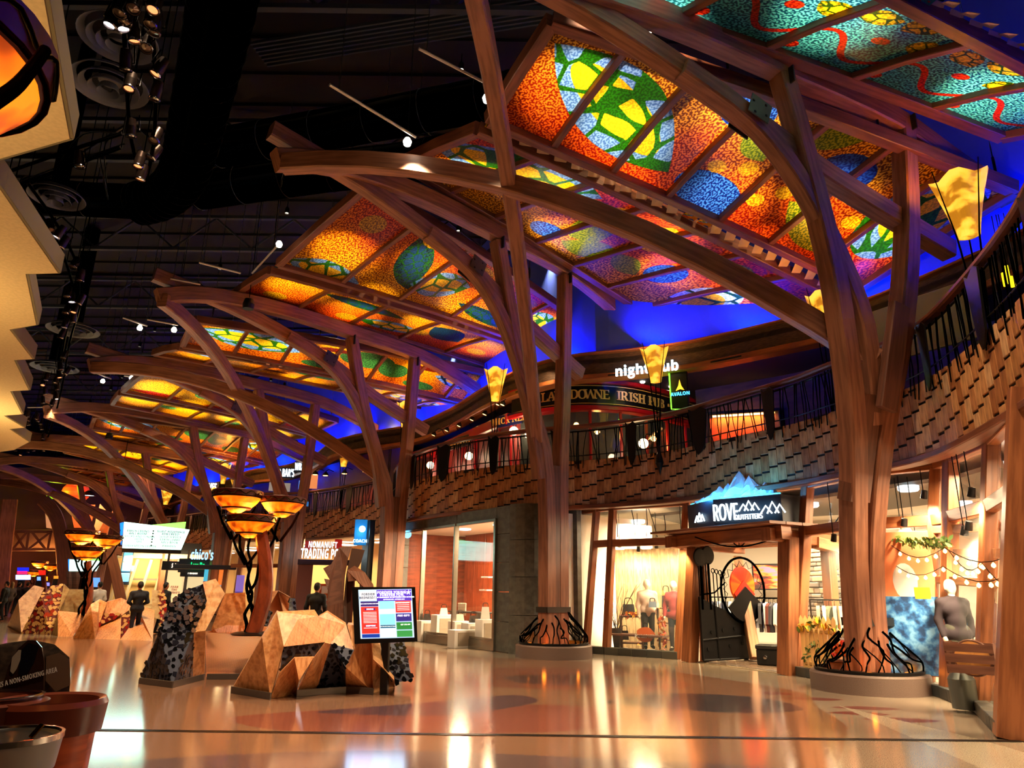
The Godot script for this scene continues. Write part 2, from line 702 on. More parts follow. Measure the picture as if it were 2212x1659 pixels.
func shell() -> void:
	floor_()
	var g := Geo.new()
	for z: float in [-80.0]:
		g.cube(Vector3(-20, 8, z), Vector3(70, 16, 0.4))
	struct("wall_far", g, M.warm_plaster)
	g = Geo.new()
	g.cube(Vector3(-16, 8, 6.2), Vector3(64, 16, 0.4))
	struct("wall_behind", g, M.dark_wall)
	g = Geo.new()
	g.cube(Vector3(-48, 8, -37), Vector3(0.4, 16, 87))
	struct("wall_left", g, M.dark_wall)
	g = Geo.new()
	g.cube(Vector3(15.2, 8, -37), Vector3(0.4, 16, 87))
	struct("wall_right", g, M.plaster)
	g = Geo.new()
	g.cube(Vector3(-16.4, 16.2, -37), Vector3(64, 0.4, 87))
	struct("ceiling", g, M.roof)
	# the steel deck of the roof: ribs across the hall
	g = Geo.new()
	for i in 60:
		g.cube(Vector3(-16.4, 15.95, 5.0 - i * 1.4), Vector3(63, 0.1, 0.35))
	struct("trim_1", g, M.roof)

	BAND = smooth([Vector3(4.6, 0, -3.2), Vector3(5.4, 0, -5.5), Vector3(6.0, 0, -7.0), Vector3(6.55, 0, -8.4), Vector3(7.05, 0, -10.2), Vector3(7.4, 0, -12.0), Vector3(7.25, 0, -13.3), Vector3(6.75, 0, -14.6), Vector3(6.4, 0, -15.6), Vector3(5.6, 0, -16.95), Vector3(4.3, 0, -19.0), Vector3(2.55, 0, -20.4), Vector3(0.6, 0, -21.3), Vector3(-1.55, 0, -22.7), Vector3(-3.35, 0, -25.1), Vector3(-4.35, 0, -27.6), Vector3(-4.9, 0, -29.6)], 4)
	BAY = BAND.size()
	BAND += smooth([Vector3(-5.6, 0, -31.4), Vector3(-7.3, 0, -33.4), Vector3(-9.1, 0, -35.3), Vector3(-11.2, 0, -37.0), Vector3(-13.4, 0, -37.4), Vector3(-15.6, 0, -39.2), Vector3(-16.8, 0, -42.0), Vector3(-18.5, 0, -45.5), Vector3(-22.5, 0, -49.5), Vector3(-26.5, 0, -52.5), Vector3(-29.0, 0, -57.5), Vector3(-33.5, 0, -63.0), Vector3(-38.0, 0, -70.0)], 4)
	g = Geo.new()
	g.wall(BAND, 3.98, 5.32, 0.3)
	struct("wall_band", g, M.weave_back)
	planks()
	# the slab of the upper floor behind the band
	g = Geo.new()
	var edge := BAND.duplicate()
	edge.append(Vector3(-38, 0, -79.5))
	edge.append(Vector3(14.9, 0, -79.5))
	edge.append(Vector3(14.9, 0, -3.2))
	g.slab(edge, 4.55, 5.2)
	struct("floor_upper", g, M.dark_wall)
	# timber plate under the band
	g = Geo.new()
	var lip := []
	for p: Vector3 in BAND:
		lip.append(p + Vector3(0, 3.95, 0))
	g.beam(lip, 0.34, 0.12)
	struct("trim_band", g, M.frame_wood)


func floor_() -> void:
	var g := Geo.new()
	var x0 := -48.0
	var x1 := 15.0
	var z0 := -80.0
	var z1 := 6.0
	g.quad(Vector3(x0, 0, z1), Vector3(x1, 0, z1), Vector3(x1, 0, z0), Vector3(x0, 0, z0), [Vector2(x0, -z1), Vector2(x1, -z1), Vector2(x1, -z0), Vector2(x0, -z0)])
	var slab_ := Geo.new()
	slab_.cube(Vector3((x0 + x1) / 2, -0.2, (z0 + z1) / 2), Vector3(x1 - x0, 0.36, z1 - z0))
	var m := StandardMaterial3D.new()
	m.albedo_texture = terrazzo()
	m.uv1_scale = Vector3(1.0 / 25.0, 1.0 / 25.0, 1)
	m.uv1_offset = Vector3(14.0 / 25.0, -3.0 / 25.0, 0)
	m.roughness = 0.13
	m.metallic_specular = 0.6
	var grit := noise_tex(0.25, [Color(0.72, 0.7, 0.68), Color(0.95, 0.94, 0.93), Color(1, 1, 1), Color(1.0, 0.98, 0.92)], [0.2, 0.42, 0.6, 0.8], FastNoiseLite.TYPE_CELLULAR, 2, 512, 21)
	m.detail_enabled = true
	m.detail_blend_mode = BaseMaterial3D.BLEND_MODE_MUL
	m.detail_albedo = grit
	m.detail_uv_layer = BaseMaterial3D.DETAIL_UV_2
	m.uv2_triplanar = true
	m.uv2_scale = Vector3(0.8, 0.8, 0.8)
	var f := struct("floor", g, m)
	part("slab", slab_, M.planter, f)
	# the brass-edged movement joint that crosses the hall in front of the camera
	g = Geo.new()
	for z: float in [-8.965, -9.035]:
		g.cube(Vector3(-2, 0.003, z), Vector3(16, 0.008, 0.02))
	g.cube(Vector3(-2, 0.001, -9.0), Vector3(16, 0.006, 0.05))
	struct("trim_joint", g, M.dark_metal)


# the large inlaid shapes of the terrazzo, drawn once for 25 x 25 metres
func terrazzo() -> ImageTexture:
	var s := 1024
	var im := Image.create(s, s, false, Image.FORMAT_RGB8)
	im.fill(Color(0.55, 0.41, 0.32))
	var k := s / 25.0
	var at := func(p: Vector2) -> Vector2: return Vector2((p.x + 14.0) * k, (-p.y - 3.0) * k)
	var shapes := [
		[Color(0.5, 0.33, 0.27), [Vector2(-12, -3), Vector2(-8, -6.2), Vector2(-3.5, -7.0), Vector2(0.5, -6.4), Vector2(1.5, -3)]],
		[Color(0.42, 0.34, 0.33), [Vector2(-3.6, -7.3), Vector2(-1.5, -8.1), Vector2(1.4, -7.8), Vector2(4.6, -7.2), Vector2(4.9, -6.5), Vector2(1.0, -6.6)]],
		[Color(0.53, 0.31, 0.26), [Vector2(-3.6, -9.9), Vector2(-1.8, -10.9), Vector2(0.8, -11.3), Vector2(1.9, -10.2), Vector2(0.4, -9.2), Vector2(-2.5, -9.1)]],
		[Color(0.37, 0.27, 0.29), [Vector2(-2.6, -10.4), Vector2(-1.2, -11.4), Vector2(0.1, -12.3), Vector2(0.4, -11.5), Vector2(-0.9, -10.3)]],
		[Color(0.54, 0.34, 0.27), [Vector2(-1.0, -13.6), Vector2(1.6, -13.0), Vector2(3.3, -13.8), Vector2(2.6, -16.2), Vector2(0.2, -16.6), Vector2(-1.5, -15.2)]],
		[Color(0.41, 0.30, 0.28), [Vector2(0.2, -13.9), Vector2(2.4, -13.6), Vector2(3.0, -14.6), Vector2(1.4, -15.3), Vector2(0.0, -14.9)]],
		[Color(0.3, 0.27, 0.28), [Vector2(1.4, -11.6), Vector2(2.6, -12.7), Vector2(4.0, -12.4), Vector2(4.3, -11.2), Vector2(3.2, -10.8), Vector2(2.2, -11.2)]],
		[Color(0.5, 0.33, 0.27), [Vector2(-9.5, -9.5), Vector2(-6.5, -10.5), Vector2(-5.0, -9.6), Vector2(-6.4, -8.2), Vector2(-9.0, -8.0)]],
		[Color(0.55, 0.42, 0.34), [Vector2(-10.5, -15), Vector2(-7.5, -16.5), Vector2(-5.5, -20.5), Vector2(-8.5, -22.5), Vector2(-12.0, -19)]],
		[Color(0.48, 0.32, 0.26), [Vector2(-5.0, -17.5), Vector2(-2.5, -17.0), Vector2(-1.6, -19.0), Vector2(-3.4, -22.0), Vector2(-5.6, -21.0)]],
	]
	var draw := func(c: Color, outline: Array, rounded: bool) -> void:
		var ring := PackedVector2Array()
		var cv := Curve2D.new()
		var nn := outline.size()
		for i in nn:
			var t: Vector2 = (outline[(i + 1) % nn] - outline[(i + nn - 1) % nn]) / (6.0 if rounded else 600.0)
			cv.add_point(outline[i], -t, t)
		cv.add_point(outline[0])
		for q in cv.tessellate(4):
			ring.append(at.call(q))
		var top := s
		var bot := 0
		for q in ring:
			top = mini(top, int(q.y))
			bot = maxi(bot, int(q.y) + 1)
		for y in range(maxi(top, 0), mini(bot, s)):
			var xs := []
			for i in ring.size():
				var a := ring[i]
				var b := ring[(i + 1) % ring.size()]
				if (a.y > y + 0.5) != (b.y > y + 0.5):
					xs.append(a.x + (y + 0.5 - a.y) / (b.y - a.y) * (b.x - a.x))
			xs.sort()
			for i in range(0, xs.size() - 1, 2):
				im.fill_rect(Rect2i(int(xs[i]), y, maxi(1, int(xs[i + 1]) - int(xs[i])), 1).intersection(Rect2i(0, 0, s, s)), c)
	for sh: Array in shapes:
		draw.call(sh[0], sh[1], true)
	# the pale border that follows the shop front, with a winding red vein in it
	var grey := [Vector2(5.2, -3.2), Vector2(2.6, -5.6), Vector2(3.4, -8.0), Vector2(4.3, -9.8), Vector2(4.6, -11.4), Vector2(5.0, -12.9), Vector2(4.6, -14.2), Vector2(3.6, -16.0), Vector2(2.6, -17.4), Vector2(1.0, -18.6), Vector2(-1.0, -19.4), Vector2(-3.6, -23.6), Vector2(-5.0, -27.9), Vector2(11, -27.9), Vector2(11, -3.2)]
	draw.call(Color(0.62, 0.56, 0.48), grey, true)
	for q: Array in [[5.3, -11.4, 0.5], [4.95, -10.9, 0.42], [5.3, -10.4, 0.5], [4.9, -12.3, 0.45], [4.5, -12.9, 0.4]]:
		var w: float = q[2]
		draw.call(Color(0.5, 0.27, 0.25), [Vector2(q[0] - w, q[1]), Vector2(q[0], q[1] - 0.16), Vector2(q[0] + w, q[1] + 0.05), Vector2(q[0] + 0.1, q[1] + 0.2)], true)
	draw.call(Color(0.72, 0.67, 0.58), [Vector2(5.0, -11.6), Vector2(5.55, -9.0), Vector2(5.6, -7.0), Vector2(4.5, -6.4)], false)
	return ImageTexture.create_from_image(im)


# boards woven over the dark band: columns of upright boards, each pair of columns a step lower, so that stepped dark slots stay open
func planks() -> void:
	var shapes := {}
	var host: Node3D = get_node("wall_band")
	var rest := []
	for i in M.planks.size():
		rest.append(Geo.new())
	var made := 0
	var w := 0.23
	var runs := [evenly(BAND.slice(0, BAY), w), evenly(BAND.slice(BAY), w * 1.05)]
	for ri in 2:
		var line: Array = runs[ri]
		for i in line.size() - 1:
			var a: Vector3 = line[i]
			var b: Vector3 = line[i + 1]
			var dir := (b - a).normalized()
			var out := Vector3.UP.cross(dir)
			var mid := (a + b) / 2 + out * 0.015
			var pair := i / 2
			var low := 3.9 - fposmod(pair * 0.145 + (0.045 if i % 2 else 0.0), 0.4)
			while low < 5.3:
				var y0 := maxf(low, 4.0)
				var y1 := minf(low + 0.352, 5.31)
				low += 0.4
				if y1 - y0 < 0.05:
					continue
				var k := rng.randi_range(0, 4)
				if k == 4 and rng.randf() < 0.5:
					k = 0
				var size := Vector3(w * 0.995, y1 - y0, 0.03 + 0.004 * (i % 2))
				var t := Transform3D(Basis(-dir, Vector3.UP, out), mid + Vector3(0, (y0 + y1) / 2, 0))
				if made < 300 and ri == 0 and i > 6:
					var key := "%.2f %.3f" % [size.y, size.z]
					if not shapes.has(key):
						var g := Geo.new()
						g.box(Transform3D.IDENTITY, size, 0.006)
						shapes[key] = g.done()
					var o := put("plank", shapes[key], M.planks[k], host)
					o.transform = t
					made += 1
				else:
					rest[k].box(t, size)
	for k in rest.size():
		var o := part("plank_field", rest[k], M.planks[k], host)
		o.set_meta("kind", "stuff")


# ---- the gallery: railing, frieze, blue cove, pub, signs, wall lanterns ----

func upper_floor() -> void:
	# the frieze board above the gallery
	FRIEZE = smooth([Vector3(10.2, 0, -4.0), Vector3(10.5, 0, -8.0), Vector3(10.5, 0, -11.0), Vector3(10.25, 0, -12.8), Vector3(9.9, 0, -13.9), Vector3(9.3, 0, -15.3), Vector3(8.7, 0, -16.4), Vector3(7.3, 0, -17.7), Vector3(5.3, 0, -19.4), Vector3(3.5, 0, -20.3), Vector3(1.85, 0, -20.9), Vector3(0.4, 0, -22.3), Vector3(-0.9, 0, -24.6), Vector3(-2.4, 0, -27.8), Vector3(-4.2, 0, -30.6), Vector3(-6.4, 0, -32.3), Vector3(-8.6, 0, -34.4), Vector3(-10.6, 0, -38.2), Vector3(-13.2, 0, -41.8), Vector3(-16.2, 0, -44.0), Vector3(-19.0, 0, -48.0), Vector3(-24, 0, -53), Vector3(-30, 0, -61), Vector3(-37, 0, -72)], 4)
	var g := Geo.new()
	g.wall(FRIEZE, 7.92, 8.6, 0.3)
	struct("wall_frieze", g, M.frieze)
	var lo := []
	var hi := []
	var ceil_edge := []
	for p: Vector3 in FRIEZE:
		lo.append(p + Vector3(0, 7.84, 0))
		hi.append(p + Vector3(0, 8.62, 0))
		ceil_edge.append(p)
	g = Geo.new()
	g.beam(lo, 0.44, 0.16)
	struct("trim_2", g, M.frieze_trim)
	g = Geo.new()
	g.beam(hi, 0.36, 0.06)
	struct("trim_3", g, M.frieze_trim)
	# short dark vent slots in the lower trim of the frieze
	g = Geo.new()
	for i in [16, 24, 30, 36, 43, 52]:
		var a: Vector3 = FRIEZE[i]
		var b: Vector3 = FRIEZE[i + 1]
		var d := (b - a).normalized()
		g.box(Transform3D(Basis(-d, Vector3.UP, Vector3.UP.cross(d)), (a + b) / 2 + Vector3(0, 7.84, 0) + Vector3.UP.cross(d) * 0.22), Vector3(0.9, 0.05, 0.02))
	part("vent_slot", g, M.sign_black, get_node("trim_2"))
	# ceiling of the gallery and its back wall
	var plan := ceil_edge.duplicate()
	plan.append(Vector3(-37, 0, -79.5))
	plan.append(Vector3(14.9, 0, -79.5))
	plan.append(Vector3(14.9, 0, -4.0))
	g = Geo.new()
	g.slab(plan, 8.3, 8.45)
	struct("ceiling_gallery", g, M.dark_wall)
	# the curved wall above the frieze that the blue light washes
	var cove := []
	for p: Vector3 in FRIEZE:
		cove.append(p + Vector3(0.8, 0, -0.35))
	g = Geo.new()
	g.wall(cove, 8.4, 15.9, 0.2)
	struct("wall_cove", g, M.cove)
	# the blue strip hidden behind the lip of the frieze, in lengths, each with an area lamp on it
	var run := evenly(FRIEZE.slice(2), 3.0)
	for i in run.size() - 1:
		var a: Vector3 = run[i] + Vector3(0.42, 8.5, -0.18)
		var b: Vector3 = run[i + 1] + Vector3(0.42, 8.5, -0.18)
		var o := thing("cove_light", "blue light strip lying behind the top edge of the gallery frieze", "strip light", (a + b) / 2, "blue strips behind the frieze")
		g = Geo.new()
		g.beam([a, b], 0.06, 0.04)
		part("glow_strip", g, M.blue_strip, o)
		var far := i > 14
		area(o, (a + b) / 2 + Vector3(0, 0.05, 0), Vector3(0.8, 0.75, -0.35), Color(0.0, 0.19, 1.0), 24.0 if not far else 28.0, (b - a).length() * 0.95, 0.06, (b - a).normalized().cross(Vector3.UP))
	gallery_back()
	railing()
	pub()
	gallery_signs()
	lanterns()


func gallery_back() -> void:
	# back wall of the gallery to the right of the pub, with lit openings seen between the balusters
	var g := Geo.new()
	var line := [Vector3(13.6, 0, -4.0), Vector3(13.8, 0, -10.0), Vector3(13.0, 0, -15.0), Vector3(11.0, 0, -19.0), Vector3(8.6, 0, -21.6), Vector3(6.3, 0, -23.4)]
	g.wall(line, 5.2, 8.3, 0.2)
	struct("wall_gallery", g, M.upper_wall)
	g = Geo.new()
	g.wall([Vector3(-5.2, 0, -33.2), Vector3(-6.6, 0, -35.0), Vector3(-9.0, 0, -38.0), Vector3(-11.6, 0, -41.4)], 5.2, 8.3, 0.2)
	struct("wall_bar", g, M.deep_red)
	g = Geo.new()
	g.wall([Vector3(-11.6, 0, -42.4), Vector3(-14.5, 0, -45.0), Vector3(-19.0, 0, -49.5), Vector3(-26, 0, -57), Vector3(-34, 0, -70)], 5.2, 8.3, 0.2)
	struct("wall_gallery_far", g, M.upper_wall)
	# warm red-orange room seen through the balusters right of the pub
	var at := at_range(1607, 915, 23.2)
	var look := -Vector3(at.x, 0, at.z)
	var t := facing(Vector3(at.x, 5.2, at.z), look)
	var o := thing("lit_doorway", "orange-lit doorway behind the balcony railing, right of the pub", "doorway", t.origin)
	g = Geo.new()
	g.box(t * at_(Vector3(0, 0.95, -0.3)), Vector3(2.1, 1.9, 0.1))
	part("back_panel", g, paint(Color(0.95, 0.42, 0.22), 0.8), o)
	g = Geo.new()
	g.beam([t * Vector3(-1.1, 0, 0), t * Vector3(-1.1, 2.0, 0), t * Vector3(1.1, 2.0, 0), t * Vector3(1.1, 0, 0)], 0.14, 0.14)
	part("door_frame", g, M.dark_wall, o)
	g = Geo.new()
	g.box(t * at_(Vector3(0, 1.93, -0.12)), Vector3(1.9, 0.04, 0.12))
	part("ceiling_lamp", g, M.bulb_warm, o)
	area(o, t * Vector3(0, 1.9, -0.1), t.basis * Vector3(0, -1, -0.45), Color(1.0, 0.55, 0.3), 5.0, 1.8, 0.1)
	# arched white window
	at = at_range(1680, 860, 24.2)
	t = facing(Vector3(at.x, 6.5, at.z), -Vector3(at.x, 0, at.z))
	o = thing("arched_panel_light", "white arched light panel on the gallery wall left of the big timber tree", "wall light", t.origin)
	var arch := PackedVector2Array([Vector2(-0.36, -0.35), Vector2(0.36, -0.35)])
	for i in 13:
		arch.append(Vector2(cos(PI * i / 12.0) * 0.36, 0.05 + sin(PI * i / 12.0) * 0.4))
	g = Geo.new()
	g.prism(arch, 0.08, t)
	part("arched_panel", g, glow(Color(1.0, 0.93, 0.8), 0.75), o)
	g = Geo.new()
	g.box(t * at_(Vector3(0, -0.4, 0.06)), Vector3(0.95, 0.08, 0.16))
	part("sill", g, M.timber_dark, o)
	# bright window with blinds
	at = at_range(1738, 890, 23.6)
	t = facing(Vector3(at.x, 5.2, at.z), -Vector3(at.x, 0, at.z))
	o = thing("lit_shop_window", "bright cream shop window behind the railing under the arched light", "window", t.origin)
	g = Geo.new()
	g.box(t * at_(Vector3(0, 1.1, 0)), Vector3(0.85, 1.6, 0.06))
	part("pane", g, glow(Color(1.0, 0.9, 0.72), 0.8), o)
	g = Geo.new()
	for x: float in [-0.45, -0.05, 0.45]:
		g.box(t * at_(Vector3(x, 1.05, 0.05)), Vector3(0.06, 2.0, 0.06))
	g.box(t * at_(Vector3(0, 0.55, 0.05)), Vector3(0.9, 0.05, 0.06))
	part("window_bar", g, M.dark_wall, o)
	# pale projecting panel at the right end of the gallery
	at = at_range(1975, 705, 16.6)
	t = facing(at, Vector3(-1, 0, 0.6))
	g = Geo.new()
	g.box(t, Vector3(2.6, 1.25, 0.08), 0.01)
	solo("wall_panel", g, paint(Color(0.62, 0.66, 0.6), 0.6), "large pale grey-green panel on the gallery wall right of the big timber tree", "panel")
	at = at_range(1860, 780, 20.5)
	t = facing(at, -Vector3(at.x, 0, at.z))
	g = Geo.new()
	g.box(t, Vector3(0.55, 0.75, 0.06), 0.01)
	solo("wall_panel", g, paint(Color(0.66, 0.63, 0.58), 0.6), "small pale panel seen between the posts of the big timber tree", "panel")
	# yellow tube lights glimpsed through the railing at the right edge
	for q: Array in [[2172, 618, 30], [2181, 612, 40], [2188, 620, 24], [2200, 620, 26]]:
		var p := at_range(q[0], q[1], 14.5)
		o = thing("tube_light", "short yellow hanging tube light behind the railing at the right edge", "hanging light", p, "yellow tube lights in the gallery")
		g = Geo.new()
		g.tube([p, p + Vector3(0, q[2] * 0.0085, 0)], 0.03, 8)
		part("glow_tube", g, glow(Color(1.0, 0.85, 0.1), 2.0), o)
		g = Geo.new()
		g.tube([p + Vector3(0, q[2] * 0.0085, 0), Vector3(p.x, 8.3, p.z)], 0.006, 4)
		part("cord", g, M.black_metal, o)


func railing() -> void:
	for bay in 2:
		var line: Array = BAND.slice(0, BAY) if bay == 0 else BAND.slice(BAY)
		var o := thing("balcony_railing", "long curved balcony railing of dark twig balusters above the outfitter and the pub" if bay == 0 else "farther balcony railing of dark twigs beyond the rounded corner", "railing", line[line.size() / 2] + Vector3(0, 5.3, 0))
		var g := Geo.new()
		var top := []
		var shelf := []
		for p: Vector3 in line:
			top.append(p + Vector3(0.06, 6.36, -0.06))
			shelf.append(p + Vector3(0.02, 6.2, -0.02))
		g.beam(top, 0.2, 0.11, Vector3.UP, 0.03)
		part("handrail", g, M.frame_wood, o)
		g = Geo.new()
		g.beam(shelf, 0.05, 0.05)
		var low := []
		for p: Vector3 in line:
			low.append(p + Vector3(-0.06, 5.45, 0.04))
		g.beam(low, 0.03, 0.03)
		part("rail_bar", g, M.black_metal, o)
		# the twigs: thin, uneven, crossing one another
		g = Geo.new()
		var r := RandomNumberGenerator.new()
		r.seed = 40 + bay
		var pts := evenly(line, 0.125 if bay == 0 else 0.16)
		for i in pts.size() - 2:
			var d: Vector3 = (pts[i + 1] - pts[i]).normalized()
			var out := Vector3.UP.cross(d)
			var p: Vector3 = pts[i] + d * r.randf_range(-0.05, 0.05) + out * 0.05
			var foot := p - d * r.randf_range(-0.16, 0.16) + Vector3(0, 5.3 - r.randf_range(0.0, 0.32), 0)
			var head := p + d * r.randf_range(-0.12, 0.12) + Vector3(0, 6.2, 0) - out * 0.02
			var mid := (foot + head) / 2 + d * r.randf_range(-0.05, 0.05)
			g.tube([foot, mid, head], 0.011, 5, r.randf_range(0.011, 0.02))
		part("baluster", g, M.black_metal, o).set_meta("kind", "stuff")
		# dark cut-metal leaves between the twigs
		var leaf_at := evenly(line, 2.35 if bay == 0 else 3.1)
		for i in range(1, leaf_at.size() - 1):
			var d: Vector3 = (leaf_at[i] - leaf_at[i - 1]).normalized()
			var t := Transform3D(Basis(-d, Vector3.UP, Vector3.UP.cross(d)), leaf_at[i] + Vector3(0, 5.1, 0) + Vector3.UP.cross(d) * 0.08)
			g = Geo.new()
			var w := 0.32 if i % 2 else 0.2
			g.prism(PackedVector2Array([Vector2(-w * 0.55, 0.12), Vector2(-w * 0.2, -0.06), Vector2(w * 0.2, 0.0), Vector2(w * 0.6, 0.16), Vector2(w, 1.08), Vector2(w * 0.4, 1.18), Vector2(-w * 0.5, 1.1), Vector2(-w, 1.2)]), 0.03, t)
			part("metal_leaf", g, M.dark_metal, o)


func lanterns() -> void:
	# [shade left, right, top, bottom in the photograph; distance; label]
	var list := [
		[2047, 2140, 385, 512, 14.0, "largest yellow wall lantern, on the railing at the far right"],
		[1755, 1806, 640, 732, 17.2, "yellow wall lantern half behind the posts of the nearest timber tree"],
		[1388, 1445, 757, 826, 19.6, "yellow wall lantern in front of the nightclub lettering"],
		[1046, 1094, 802, 866, 22.4, "yellow wall lantern left of the pub, against the blue wall"],
		[856, 890, 873, 922, 26.6, "yellow wall lantern above the rounded corner of the balcony"],
		[836, 852, 934, 953, 33.0, "small yellow lantern just left of the rounded balcony corner"],
		[726, 758, 962, 1008, 36.0, "yellow lantern in front of the dark red upstairs bar"],
		[470, 492, 1005, 1045, 44.0, "tall yellow lantern above the amber bowl lamps"],
		[497, 520, 1034, 1056, 44.5, "squat yellow lantern right behind the amber bowl lamps"],
		[452, 468, 1056, 1084, 46.0, "small yellow lantern just left of the amber bowl lamps"],
		[347, 368, 1061, 1090, 52.0, "yellow lantern above the right end of the directory board"],
		[313, 325, 1074, 1105, 56.0, "narrow yellow lantern above the middle of the directory board"],
	]
	for q: Array in list:
		var r: float = q[4]
		var cx: float = (q[0] + q[1]) / 2.0
		var bot := at_range(cx, q[3], r)
		var top := at_range(cx, q[2], r)
		var w: float = (q[1] - q[0]) / FOCAL * r * 1.02
		var h := top.y - bot.y
		var base := Vector3(bot.x, minf(5.1, bot.y - h * 1.2), bot.z)
		var o := thing("wall_lantern", q[5], "lantern", base, "yellow lanterns along the gallery")
		var t := facing(bot, Vector3(-bot.x, 0, -bot.z) + Vector3(-2, 0, 0))
		# a flaring shade of hide, open at the top, drawn up at the corners
		var g := Geo.new()
		var rings := []
		var nu := 20
		for k in 9:
			var s := k / 8.0
			var half := lerpf(w * 0.19, w * 0.5, pow(s, 1.25))
			var ring := []
			for j in nu:
				var a := TAU * j / nu
				var corner := pow(absf(sin(2.0 * a)), 2.0)
				var rr := half * lerpf(0.93, 1.12, corner)
				var lift := 0.1 * h * corner * s
				ring.append(t * Vector3(cos(a + PI / 4) * rr, s * h + lift, sin(a + PI / 4) * rr * 0.7))
			rings.append(ring)
		for k in 8:
			for j in nu:
				var j2 := (j + 1) % nu
				g.quad(rings[k][j2], rings[k][j], rings[k + 1][j], rings[k + 1][j2], [Vector2((j + 1.0) / nu, k / 8.0), Vector2(float(j) / nu, k / 8.0), Vector2(float(j) / nu, (k + 1) / 8.0), Vector2((j + 1.0) / nu, (k + 1) / 8.0)])
		var under: Array = rings[0].duplicate()
		g.face(under)
		part("lamp_shade", g, M.parchment, o)
		# three thin stakes that run up past the rim, tied to the wall below
		g = Geo.new()
		for a: float in [0.6, 2.5, 4.6]:
			var f := t * Vector3(cos(a) * w * 0.52, h * 1.22, sin(a) * w * 0.4)
			var m := t * Vector3(cos(a) * w * 0.24, 0, sin(a) * w * 0.2)
			g.tube([base + Vector3(0, 0.15, 0), m.lerp(base, 0.45) + Vector3(0, 0.05, 0), m, f], 0.028 * w + 0.004, 6, 0.008)
		part("stake", g, M.black_metal, o)
		g = Geo.new()
		g.lathe([Vector2(0, -0.45), Vector2(0.03, -0.3), Vector2(0.12, -0.1), Vector2(0.1, 0.05), Vector2(0.05, 0.2), Vector2(0.04, 0.5)], 8, at_(base))
		part("finial", g, M.dark_metal, o)
		omni(o, t * Vector3(0, h * 1.05, 0), Color(1.0, 0.7, 0.3), 1.6 if r < 30 else 2.2, 0.12)


